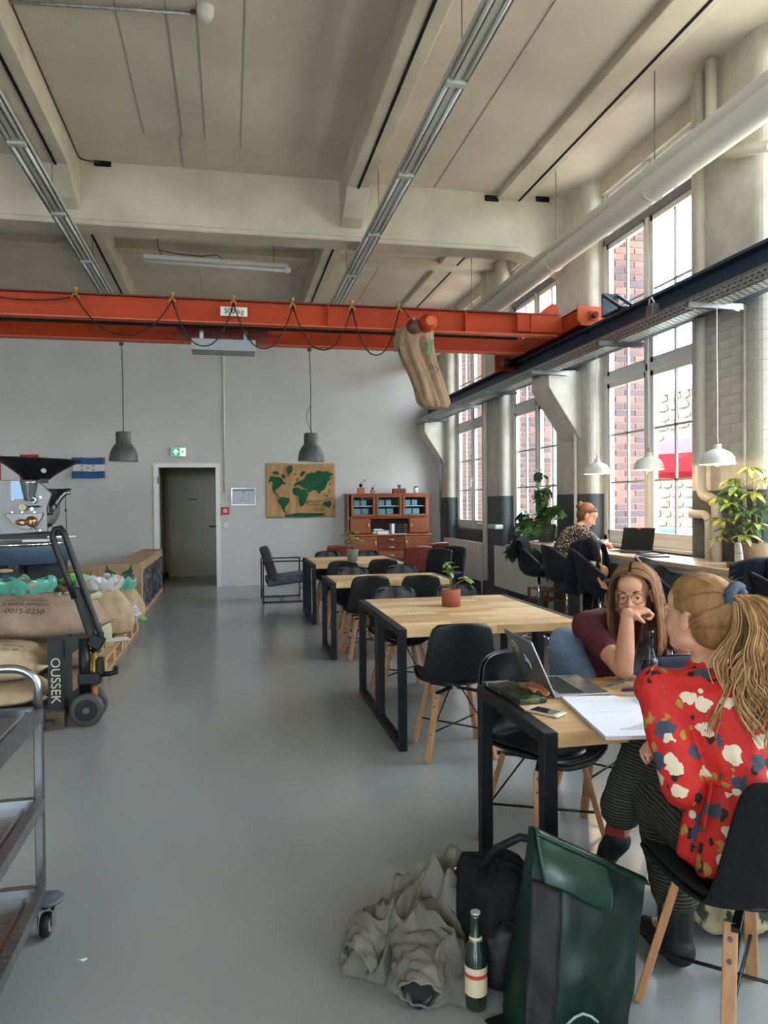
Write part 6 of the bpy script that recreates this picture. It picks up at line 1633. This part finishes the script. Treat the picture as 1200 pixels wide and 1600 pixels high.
pen = thing('ballpoint_pen', 'blue pen with white end lying behind the laptop by the elbow', 'pen', (1.60, 2.855, ZT1+.005), R(30))
MB().cyl((-.075,0,0),(.055,0,0),.0045,n=10).build('barrel', M('pen_teal', (60,110,140), .4), pen); MB().cyl((.055,0,0),(.075,0,0),.0042,n=10).build('cap', frame_w, pen)
crinkle('crumpled blue packet on the table next to the elbow', (1.745,2.88,ZT1+.022), .030, M('packet_blue', (34,60,150), .5), 11, 'blue_packet_table', (1.3,1,.8))
one(MB().prism([(-.05,-.005),(.04,-.012),(.06,.0),(.03,.014),(-.03,.010)], .010), 'marker', M('marker_navy', (40,46,92), .4), 'dark blue clip lying between laptop and blouse', 'clip', loc=(1.60,2.74,ZT1))
def bottle(name, label, loc, prof, gm, lm, lz, lr, capm=None, liquid=None):
    t = thing(name, label, 'bottle', loc)
    MB().lathe(prof, 28).build('glass', gm, t)
    MB().lathe([(lr+.0006,lz[0]),(lr+.0006,lz[1])], 28).build('label', lm, t)
    if liquid: MB().lathe([(0,.004),(lr-.003,.006),(lr-.003,liquid[0]),(0,liquid[0])], 24).build('liquid', liquid[1], t)
    return t
cg = glass_mat('clear_glass', (.93,.95,.95,1)); cola = M('dark_drink', (16,10,10), .2)
b1 = bottle('glass_bottle', 'clear glass bottle with a dark drink standing on the table', (1.615,2.63,ZT1), [(0,0),(.030,0),(.032,.01),(.032,.13),(.028,.155),(.016,.195),(.0135,.235),(.0145,.24),(.0145,.262),(.0125,.264)], cg, M('label_black', (26,26,30), .5), (.03,.125), .032, None, (.15, cola))
MB().lathe([(.0148,.205),(.0150,.235)], 24).build('neck_label', M('label_black', (26,26,30)), b1)
MB().lathe([(.0152,.24),(.0160,.245),(.0160,.262),(.0150,.264)], 24).build('screw_rim', cg, b1)
MB().sphere((-.022,-.0245,.09), .010, 8, (1,.2,1), Euler((0,0,R(-42))).to_matrix()).build('label_emblem', M('emblem_white', (226,228,228)), b1)
nb_ = thing('navy_bag', 'dark navy pouch standing between bottle and glasses woman', 'pouch', (1.80,2.72,ZT1))
MB().box(-.12,.12,-.035,.035,0,.135).build('pouch_body', M('navy_cloth', (34,40,56), .85, bump=.3, bscale=120), nb_, bevel=.02, seg=3)
MB().tube([(-.11,-.0,.134),(0,0,.140),(.11,0,.134)], .004, 6).build('zip', blk_metal, nb_)

# plants ---------------------------------------------------------------
def leaf_mesh(nm, L, W, mat, curl=.15, fold=.12, n=6):
    vs = []; fs = []
    for i in range(n+1):
        t = i/n; w_ = W/2*math.sin(PI*min(1,t**.8))**.8 if 0 < t < 1 else .0006
        z = -curl*L*t*t
        for s_ in (-1,0,1): vs.append((s_*w_, L*t, z + (fold*w_ if s_ else 0)))
    for i in range(n):
        for k_ in (0,1): fs.append((i*3+k_, i*3+k_+1, (i+1)*3+k_+1, (i+1)*3+k_))
    me = bpy.data.meshes.new('leaf'); me.from_pydata(vs, [], fs); me.polygons.foreach_set('use_smooth', [True]*len(fs)); me.materials.append(mat)
    return me
def put_leaf(me, p, d, parent, s=1.0, roll=0):
    d = Vector(d).normalized(); up = Vector((0,0,1)); x = d.cross(up)
    if x.length < .01: x = Vector((1,0,0))
    x.normalize(); z = x.cross(d)
    m = Matrix(((x[0],d[0],z[0],p[0]),(x[1],d[1],z[1],p[1]),(x[2],d[2],z[2],p[2]),(0,0,0,1))) @ Matrix.Rotation(roll, 4, 'Y') @ Matrix.Scale(s, 4)
    o = bpy.data.objects.new('leaf', me); COL.objects.link(o); o.parent = parent; o.matrix_local = m
    return o
gleaf = M('leaf_deep_green', (52,84,48), .35, col2=(74,110,62), scale=12); gleaf2 = M('leaf_light_green', (96,130,70), .4, col2=(124,156,90), scale=12)
stem_m = M('plant_stem', (104,96,62), .7); soil = M('soil', (50,38,30), .95, bump=1, bscale=60)
rnd = random.Random(21)
bp_ = thing('trailing_plant', 'large dark green trailing plant at the far end of the window desk', 'plant', (3.86, 8.60, 1.02))
MB().lathe([(0,0),(.09,0),(.12,.20),(.125,.21),(.11,.21),(.105,.18),(0,.18)], 28).build('pot', M('pot_grey_green', (92,100,92), .7), bp_)
MB().lathe([(0,.185),(.104,.182)], 20).build('soil', soil, bp_)
MB().cyl((0,0,.18),(0.02,-.02,.80),.008,n=8).build('support_cane', M('cane', (186,176,150), .7), bp_)
lms = [leaf_mesh('l', .135, .105, gleaf, .25, .2), leaf_mesh('l', .12, .09, gleaf2, .3, .15), leaf_mesh('l', .15, .11, gleaf, .35, .2)]
stems = [[(0,0,.18),(-.02,-.06,.5),(-.05,-.12,.80)], [(0,0,.18),(.03,.12,.45),(-.02,.22,.72)], [(0,0,.18),(-.06,-.25,.42),(-.05,-.48,.42),(-.04,-.58,.30)], [(0,0,.18),(-.08,.22,.30),(-.16,.42,.18),(-.2,.55,-.05),(-.2,.62,-.24)], [(0,0,.2),(-.1,.1,.25),(-.2,.2,.05),(-.22,.3,-.12)], [(0,0,.2),(-.1,-.12,.25),(-.18,-.22,.18)],[(0,0,.18),(-.03,.02,.5),(-.06,.05,.86)],[(0,0,.2),(-.12,.28,.34),(-.15,.42,.34)]]
for st in stems:
    MB().tube(st, [.006]+[.004]*(len(st)-1), 6).build('stem', stem_m, bp_)
    tot = sum((Vector(st[i+1])-Vector(st[i])).length for i in range(len(st)-1))
    for k_ in range(int(tot/.024)):
        f = rnd.uniform(.12,1)*(len(st)-1); i = min(int(f), len(st)-2); p = Vector(st[i]).lerp(Vector(st[i+1]), f-i)
        d = Vector((rnd.uniform(-1,.25), rnd.uniform(-1,1), rnd.uniform(-.7,.25)))
        put_leaf(rnd.choice(lms), p+Vector((rnd.uniform(-.03,.03),)*3), d, bp_, rnd.uniform(.75,1.15), rnd.uniform(-.6,.6))
var_ = M('leaf_variegated', (206,206,140), .4, col2=(70,104,56), scale=22, lo=.34, hi=.46); vary = M('leaf_yellow', (206,200,110), .4, col2=(110,136,66), scale=18)
sp_ = thing('umbrella_plant', 'variegated yellow green plant in a tan pot at the right end of the desk', 'plant', (3.84, 4.80, 1.02))
MB().lathe([(0,0),(.085,0),(.115,.17),(.12,.18),(.105,.18),(.10,.155),(0,.155)], 28).build('pot', M('pot_tan', (172,142,114), .8), sp_)
MB().lathe([(0,.160),(.098,.157)], 20).build('soil', soil, sp_)
lv = [leaf_mesh('l', .135, .048, var_, .35, .2), leaf_mesh('l', .14, .05, gleaf, .35, .2), leaf_mesh('l', .125, .046, vary, .4, .2)]
for (hx_, hy_, hz_) in ((-.05,.22,.66),(-.02,.05,.74),(-.08,.20,.46),(-.10,.08,.38),(-.06,-.02,.55),(-.14,.15,.28),(-.12,.0,.24),(-.04,-.10,.45),(-.15,.24,.36),(.02,.1,.56),(-.10,-.10,.33),(-.16,.08,.48),(0,-.12,.66),(-.12,.28,.52),(-.1,.12,.60),(-.18,.18,.22),(-.14,-.05,.42),(-.02,.28,.56),(-.06,.0,.32)):
    MB().tube([(0,0,.155),(hx_*.5,hy_*.5,.155+(hz_-.155)*.6),(hx_,hy_,hz_)], [.006,.004,.003], 6).build('stem', stem_m, sp_)
    k_ = rnd.randint(7,9); a0 = rnd.random()*6
    ml = rnd.choice(lv)
    for i in range(k_):
        a = a0+2*PI*i/k_; put_leaf(ml if rnd.random() < .7 else rnd.choice(lv), (hx_,hy_,hz_), (math.cos(a), math.sin(a), rnd.uniform(-.35,.1)), sp_, rnd.uniform(.8,1.15), rnd.uniform(-.2,.2))
def potted(name, label, loc, r_, h, pm, heads, lmesh, taper=.78):
    t = thing(name, label, 'plant', loc)
    MB().lathe([(0,0),(r_*taper,0),(r_,h),(r_*.98,h+.004),(r_*.9,h),(r_*.88,h-.02),(0,h-.02)], 32).build('pot', pm, t)
    MB().lathe([(0,h-.015),(r_*.88,h-.017)], 20).build('soil', soil, t)
    for (x, y, z) in heads:
        MB().tube([(0,0,h-.02),(x*.4,y*.4,h+(z-h)*.6),(x,y,z)], .0035, 6).build('stem', stem_m, t)
        for i in range(7):
            a = rnd.random()*6.28; put_leaf(rnd.choice(lmesh), (x,y,z), (math.cos(a), math.sin(a), rnd.uniform(-.4,.5)), t, rnd.uniform(.7,1.1), rnd.uniform(-.5,.5))
    return t
sm = [leaf_mesh('l', .075, .042, M('leaf_yellow_green', (170,184,96), .4, col2=(120,150,72), scale=20), .2, .2), leaf_mesh('l', .07, .04, gleaf2, .2, .2)]
tpl = potted('potted_plant', 'small yellow green plant in a terracotta pot on the middle table', (1.605, 5.27, ZT1), .072, .125, M('terracotta', (146,80,58), .7), ((-.01,.0,.25),(.02,.01,.28),(.11,-.02,.20),(-.02,.02,.31)), sm, .95)
potted('potted_bush', 'bushy green plant in a tapered grey pot on the farthest table', (1.58, 9.62, ZT1), .08, .15, M('pot_sage', (112,118,108), .7), ((-.06,0,.28),(.05,.02,.30),(0,-.03,.33),(-.09,.02,.33),(.10,0,.28),(.03,.03,.37),(-.04,0,.38)), [leaf_mesh('l', .085, .045, gleaf2, .2, .2), sm[0]], .8)

# window desk items ------------------------------------------------------
ZD = 1.0205
l2 = thing('black_laptop', 'black laptop open on the window desk in front of the woman', 'laptop', (3.88, 6.55, ZD), R(-58))
MB().box(-.165,.165,-.24,.0,.0,.018).build('base', keyb, l2, bevel=.004)
ld2 = MB().box(-.165,.165,-.004,.004,0,.225).build('lid', M('laptop_black', (34,36,40), .5), l2, bevel=.003, loc=(0,.0,.016), rot=(R(-16),0,0))
MB().box(-.155,.155,-.0048,-.004,.012,.212).build('screen', M('screen_off', (30,36,38), .3), ld2)
MB().box(-.02,.02,-.0055,-.0045,.208,.222).build('red_sticker', M('sticker_red', (186,84,66), .5), ld2)
one(MB().box(-.10,.10,-.15,.15,0,.010), 'notebook', sheetm, 'open white writing pad on the desk below the black laptop', 'notebook', loc=(3.66,6.62,ZD), rot=(0,0,R(-20)))
one(MB().box(-.09,.09,-.15,.15,0,.012), 'tablet', M('tablet_black', (36,38,44), .35), 'flat black tablet lying on the desk behind the empty stool', 'tablet', loc=(3.70,5.98,ZD), rot=(0,0,R(-6)), bevel=.004)
sg = thing('sunglasses', 'folded glasses lying on the black tablet', 'glasses', (3.74,5.94,ZD+.016))
MB().tube([(.022*math.cos(a*PI/8)-.026,.022*math.sin(a*PI/8),.004) for a in range(16)], .002, 6, closed=True).tube([(.022*math.cos(a*PI/8)+.026,.022*math.sin(a*PI/8),.004) for a in range(16)], .002, 6, closed=True).tube([(-.05,0,.004),(-.03,-.05,.012),(.03,-.06,.012)], .002, 6).build('frame', blk_metal, sg)
one(MB().lathe([(0,0),(.03,0),(.036,.08),(.033,.08),(.028,.008),(0,.008)], 20), 'tumbler', M('tumbler_beige', (176,162,136), .4), 'beige tumbler on the desk beside the window frame', 'cup', loc=(3.98,7.35,ZD))
wj = thing('spray_bottle', 'white cylinder bottle standing on the desk by the tan pot', 'bottle', (3.82,4.99,ZD))
MB().cyl((0,0,.02),(0,0,.17),.03,n=22).build('bottle_body', frame_w, wj, bevel=.004); MB().cyl((0,0,0),(0,0,.02),.031,n=22).build('black_base', blk_metal, wj); MB().cyl((0,0,.092),(0,0,.095),.0305,n=22).build('ring', blk_metal, wj)
dbx = thing('brown_box', 'flat brown box with a white card on the desk at the right picture edge', 'box', (3.72,4.62,ZD))
MB().box(-.12,.12,-.22,.22,0,.04).build('box_body', M('box_brown', (124,100,82), .7), dbx, bevel=.004); MB().box(-.06,.08,-.20,.05,.04,.043).build('white_card', sheetm, dbx)
one(MB().cyl((-.06,0,0),(.06,.02,0),.005,n=8), 'black_pen', black, 'black pen lying on the white card by the tan pot', 'pen', loc=(3.72,4.55,ZD+.050))

# coats and bags ---------------------------------------------------------
def drape(name, label, loc, rz, w_, hf, hb, depth, mat, seed, cat='coat', top=.0):
    t = thing(name, label, cat, loc, rz); rn = random.Random(seed); ph_ = [rn.uniform(0,6) for _ in range(6)]
    def fn(u, v):
        s_ = 2*u-1
        if v < .45: q = v/.45; y = -depth/2-.03*(1-q)-.015*math.sin(PI*q); z = -hf*(1-q)
        elif v < .55: q = (v-.45)/.1; a = PI*(1-q); y = depth/2*math.cos(a); z = .03*math.sin(a)
        else: q = (v-.55)/.45; y = depth/2+.03*q; z = -hb*q
        amp = .012+.022*min(1, abs(v-.5)*2.4)
        y += amp*math.sin(s_*9+ph_[0]+v*2)+amp*.6*math.sin(s_*17+ph_[1]-v*4)+.02*noise.noise(Vector((s_*3+seed,v*5,0)))
        ww = w_/2*(1-.18*(1-min(1,abs(v-.5)*3)) + .08*math.sin(v*9+ph_[2]))
        return (s_*ww, y, z - .05*s_*s_*(1-min(1,abs(v-.5)*2)) + .02*math.sin(s_*5+ph_[3])*abs(v-.5)*2)
    MB().grid(fn, 40, 44).build('cloth', mat, t, solid=.012, sub=1)
    return t
blkc = M('black_coat_cloth', (20,20,24), .9, bump=.4, bscale=60); navy = M('navy_jacket_cloth', (24,28,42), .85, bump=.4, bscale=60)
c1 = drape('black_coat', 'black jacket hung over the farthest desk stool', (3.23,7.88,1.10), R(-35+90), .42, .34, .2, .07, blkc, 1)
c2 = drape('long_coat', 'dark navy coat with cream lining hung over the third stool', (3.30,6.42,1.14), R(-60), .40, .50, .36, .09, navy, 2)
MB().tube([(.08,-.07,.02),(.14,-.11,-.04),(.17,-.12,-.16),(.16,-.12,-.28)], [.045,.05,.045,.04], 12).build('sleeve', blkc, c2)
MB().tube([(.16,-.12,-.17),(.155,-.12,-.24)], [.049,.046], 12).build('cream_cuff', M('cream_cloth', (206,190,152), .9), c2)
MB().grid(lambda u, v: (.20+.07*u+.02*math.sin(v*8), -.13-.02*math.sin(u*6), -.18-.22*v-.04*u), 8, 12).build('tan_scarf', M('tan_cloth', (180,138,90), .9), c2, solid=.01, sub=1)
MB().tube([(.05,-.05,.03),(.13,-.09,.0),(.19,-.10,-.10),(.20,-.11,-.2)], [.02,.024,.02,.016], 8).build('lining_edge', MATS['cream_cloth'], c2)
drape('navy_jacket', 'dark navy jacket over the stool at the right picture edge', (3.28,4.02,1.13), R(-60), .50, .45, .35, .1, navy, 3)
fj = drape('furry_jacket', 'dark jacket with a brown furry hood over the chair right of the blonde woman', (2.80,3.38,.86), R(95), .46, .35, .3, .1, blkc, 4)
fur = MB(); rn = random.Random(5)
for i in range(420):
    a = rn.uniform(0,2*PI); b = rn.uniform(-.2,1.4); d = Vector((math.cos(a)*math.cos(b), math.sin(a)*math.cos(b), math.sin(b)))
    p = Vector((0,-.05,.02)) + Vector((d.x*.15, d.y*.11, d.z*.10)); fur.tube([tuple(p), tuple(p+d*.03+Vector((rn.uniform(-.01,.01),)*3))], [.006,.001], 4, cap=False)
fur.build('fur', M('fur_brown', (74,58,50), .95), fj)['kind'] = 'stuff'
MB().sphere((0,-.05,.02), 1, 14, (.15,.11,.10)).build('hood', M('hood_brown', (48,38,34), .95), fj)

# heap of grey coat on the floor
greyc = M('grey_coat_cloth', (112,108,100), .85, col2=(92,89,83), scale=5, bump=.3, bscale=90)
hp_ = thing('grey_coat', 'crumpled grey coat heaped on the floor by the table leg', 'coat', (.66, 2.46, 0), R(0))
def ridg(p, f, s_=0):
    n_ = noise.noise(Vector((p[0]*f+s_, p[1]*f-s_, s_*.7))); return 1-abs(n_)*2.2
def heap(sx, sy, hh, seed, peak=(0,0), lift=0):
    def fn(u, v):
        a = 2*PI*u; r_ = v
        x = math.cos(a)*r_*sx*(1+.16*math.sin(3*a+seed)+.09*math.sin(7*a+seed*2)); y = math.sin(a)*r_*sy*(1+.14*math.sin(4*a+seed*1.7)+.08*math.sin(9*a))
        env = (1-r_**2.2)
        warp = .05*noise.noise(Vector((x*6+seed, y*6, 1.3)))
        z = hh*env*(.30+.50*ridg((x+warp,y-warp),5,seed)+.32*ridg((x*1.4+warp,y*.7+warp),11,seed+5)) + .022*env**.3*ridg((x,y),24,seed+3) + .004
        z += lift*math.exp(-(((x-peak[0])/.07)**2+((y-peak[1])/.09)**2))
        x += .03*math.sin(y*34+seed)*env; y += .03*math.sin(x*30+seed*2)*env
        return (x, y, max(.004, z))
    return fn
MB().grid(heap(.22,.29,.26,1.3,(.12,.10),.17), 120, 80).build('folded_body', greyc, hp_, solid=.004, merge=False)
MB().grid(heap(.15,.17,.20,4.1), 90, 50).build('front_folds', greyc, hp_, loc=(-.02,-.15,.0))
MB().grid(heap(.16,.13,.17,9.3), 90, 50).build('left_folds', greyc, hp_, loc=(-.16,-.04,.0))
def sleeve(pts, rs, nm, seed):
    def fn(u, v):
        f = v*(len(pts)-1); i = min(int(f), len(pts)-2); q_ = f-i
        c = Vector(pts[i]).lerp(Vector(pts[i+1]), q_); r_ = rs[i]+(rs[i+1]-rs[i])*q_; d = (Vector(pts[-1])-Vector(pts[0])).normalized()
        x = d.cross(Vector((0,0,1))).normalized(); z = x.cross(d); a = 2*PI*u
        n1 = noise.noise(Vector((math.cos(a)*1.3+seed,math.sin(a)*1.3,v*4+seed))); n2 = noise.noise(Vector((math.cos(a)*2.5+seed,math.sin(a)*2.5,v*12+2*math.sin(a))))
        rr = r_*(1+.34*n1+.26*n2)
        p = c + x*math.cos(a)*rr*1.2 + z*math.sin(a)*rr*.78
        return (p.x, p.y, max(.003, p.z))
    MB().grid(fn, 44, 60).build(nm, greyc, hp_, solid=.005)
sleeve([(.0,-.04,.10),(-.06,-.15,.09),(-.10,-.25,.068),(-.125,-.335,.054)], [.085,.078,.066,.054], 'sleeve', 1)
sleeve([(-.05,.02,.09),(-.16,.0,.072),(-.24,-.06,.062),(-.28,-.12,.050)], [.08,.074,.064,.052], 'sleeve', 5)
MB().lathe([(.046,0),(.042,.03),(0,.035)], 24, Matrix.Translation((-.122,-.328,.055)) @ Euler((R(-98),0,R(-20))).to_matrix().to_4x4()).build('cuff_lining', M('cuff_dark', (44,44,46), .9), hp_)
MB().sphere((.10,.0,.245), .008, 8, (1,.6,1)).build('button', handle_m, hp_)
MB().grid(heap(.11,.13,.19,7.7), 80, 40).build('dark_lining', M('lining_black', (22,22,24), .9), hp_, loc=(.01,.06,.07))
# black backpack between coat and green bag
bpk = thing('black_backpack', 'black backpack slumped between the grey coat and green bag', 'backpack', (.86, 2.34, 0))
def blob_fn(sx, sy, sz, seed):
    def fn(u, v):
        a = 2*PI*u; b = PI*(v-.5); k_ = lambda c, e: (abs(c)**e)*(1 if c > 0 else -1)
        n_ = noise.noise(Vector((math.cos(a)*1.6+seed, math.sin(a)*1.6, b*1.6)))
        return (sx*k_(math.cos(a),.7)*k_(math.cos(b),.5)*(1+.18*n_), sy*k_(math.sin(a),.7)*k_(math.cos(b),.5)*(1+.18*n_), sz*(1+k_(math.sin(b),.7))*(1+.08*n_))
    return fn
MB().grid(blob_fn(.125,.16,.16,2), 44, 30).build('main_body', blkc, bpk)
MB().grid(blob_fn(.09,.06,.10,6), 36, 24).build('front_pocket', M('black_nylon', (22,22,24), .55), bpk, loc=(-.02,-.15,.0))
MB().tube([(-.06,-.02,.30),(-.03,-.08,.40),(.04,-.12,.45),(.12,-.14,.44),(.16,-.15,.36)], .013, 8).build('shoulder_strap', MATS['black_nylon'], bpk)
MB().box(-.20,.02,-.30,-.255,0,.006).build('waist_strap', MATS['black_nylon'], bpk, rot=(0,0,R(12)))
MB().tube([(-.03,-.17,.02),(.0,-.18,.14),(.03,-.17,.2)], .005, 6).build('zip', blk_metal, bpk)
# green tarpaulin roll-top bag
gb = thing('green_bag', 'dark green tarpaulin roll-top bag standing in the foreground', 'bag', (.98, 2.02, 0))
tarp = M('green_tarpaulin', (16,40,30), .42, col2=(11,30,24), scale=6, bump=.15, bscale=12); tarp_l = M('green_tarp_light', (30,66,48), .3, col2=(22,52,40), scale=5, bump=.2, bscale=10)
BL_, BR_, TR_, TL_ = Vector((-.185,-.08,0)), Vector((.125,-.10,0)), Vector((.225,-.03,.385)), Vector((-.105,.03,.545))
def face(dy, s_=1):
    def fn(u, v):
        a = BL_.lerp(BR_, u); b = TL_.lerp(TR_, u); p = a.lerp(b, v)
        bul = .035*math.sin(PI*u)*math.sin(PI*min(1, v*1.1))*(1 if dy == 0 else -1)
        p = p + Vector((0, dy*(1-.78*v) - bul + .012*noise.noise(Vector((u*5,v*5,dy*3))), 0)); return tuple(p)
    return fn
MB().grid(face(0), 24, 30).build('front_face', tarp, gb)
MB().grid(face(.17), 24, 30).build('back_face', tarp, gb)
def side(u0):
    def fn(u, v):
        a = Vector(face(0)(u0, v)); b = Vector(face(.17)(u0, v)); p = a.lerp(b, u); p.x += (-.02 if u0 == 0 else .02)*math.sin(PI*u)*(1-v); return tuple(p)
    return fn
MB().grid(side(0), 6, 30).build('side_face', tarp, gb); MB().grid(side(1), 6, 30).build('side_face', tarp, gb)
MB().grid(lambda u, v: tuple(Vector(face(0)(u, 0)).lerp(Vector(face(.17)(u, 0)), v)), 10, 4).build('base', blkc, gb)
def flap(u, v):
    a = TL_.lerp(TR_, u); p = a + Vector((.012*v, -.016-.03*math.sin(v*PI*.6), -.145*v*(1-.25*u)))
    p.y += .012*math.sin(u*7+v*3); p.z += .010*math.sin(u*9)*v
    return tuple(p)
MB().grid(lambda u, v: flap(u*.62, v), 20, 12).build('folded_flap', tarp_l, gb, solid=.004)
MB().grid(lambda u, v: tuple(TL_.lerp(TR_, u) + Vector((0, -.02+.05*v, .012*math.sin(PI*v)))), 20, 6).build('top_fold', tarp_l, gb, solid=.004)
MB().grid(lambda u, v: tuple(Vector(face(0)(.0+.26*u, v*.78)) + Vector((-.008,-.014,0))), 6, 24).build('side_strap', MATS['black_nylon'], gb, solid=.006)
MB().tube([tuple(Vector(face(0)(.35+.3*q_, .10+.06*math.sin(q_*3))) + Vector((0,-.012,0))) for q_ in (0,.25,.5,.75,1)], .004, 6).build('rim_piping', M('piping_pale', (140,170,150), .4), gb)
# bottles on the floor
gg = M('bottle_green', (20,34,22), .08, spec=.8, coat=.6)
bb = bottle('green_bottle', 'green glass bottle with a cream label on the floor by the backpack', (.715,2.12,0), [(0,0),(.032,0),(.034,.01),(.034,.15),(.030,.175),(.016,.22),(.0135,.265),(.0145,.27),(.0145,.28),(0,.281)], gg, M('label_cream', (206,192,160), .6), (.045,.13), .034)
MB().lathe([(.0348,.098),(.0348,.110)], 28).build('red_band', M('label_red', (182,60,44), .6), bb)
MB().lathe([(.0235,.195),(.0178,.215)], 24).build('neck_label', MATS['label_cream'], bb)
MB().cyl((0,0,.281),(0,0,.287),.0145,n=20).build('crown_cap', M('cap_pale', (196,200,196), .4, .5), bb)
b2 = bottle('water_bottle', 'clear bottle with a dark label on the floor behind the green bag', (1.165,2.115,0), [(0,0),(.036,0),(.038,.012),(.038,.14),(.030,.175),(.015,.215),(.0145,.235),(0,.236)], cg, M('label_dark_print', (34,34,38), .6, col2=(150,150,150), scale=60, lo=.56, hi=.6), (.03,.125), .038)
cbg = thing('cloth_bag', 'patterned cream and green cloth bag on the floor behind the foreground chair', 'bag', (1.78,2.32,0))
MB().grid(blob_fn(.20,.12,.10,9), 44, 28).build('bag_body', M('patterned_cloth', (176,166,132), .9, col2=(52,62,48), scale=16, lo=.48, hi=.54), cbg)
MB().tube([(-.12,-.05,.18),(-.08,-.1,.26),(.04,-.1,.26),(.1,-.05,.18)], .008, 8).build('handle', MATS['cream_cloth'], cbg)
one(MB().prism([(-.012,0),(.003,-.012),(.014,.002),(.004,.004)], .003), 'paper_scrap', sheetm, 'tiny white paper scrap on the floor near the trolley wheel', 'paper', loc=(-.50,2.62,0))
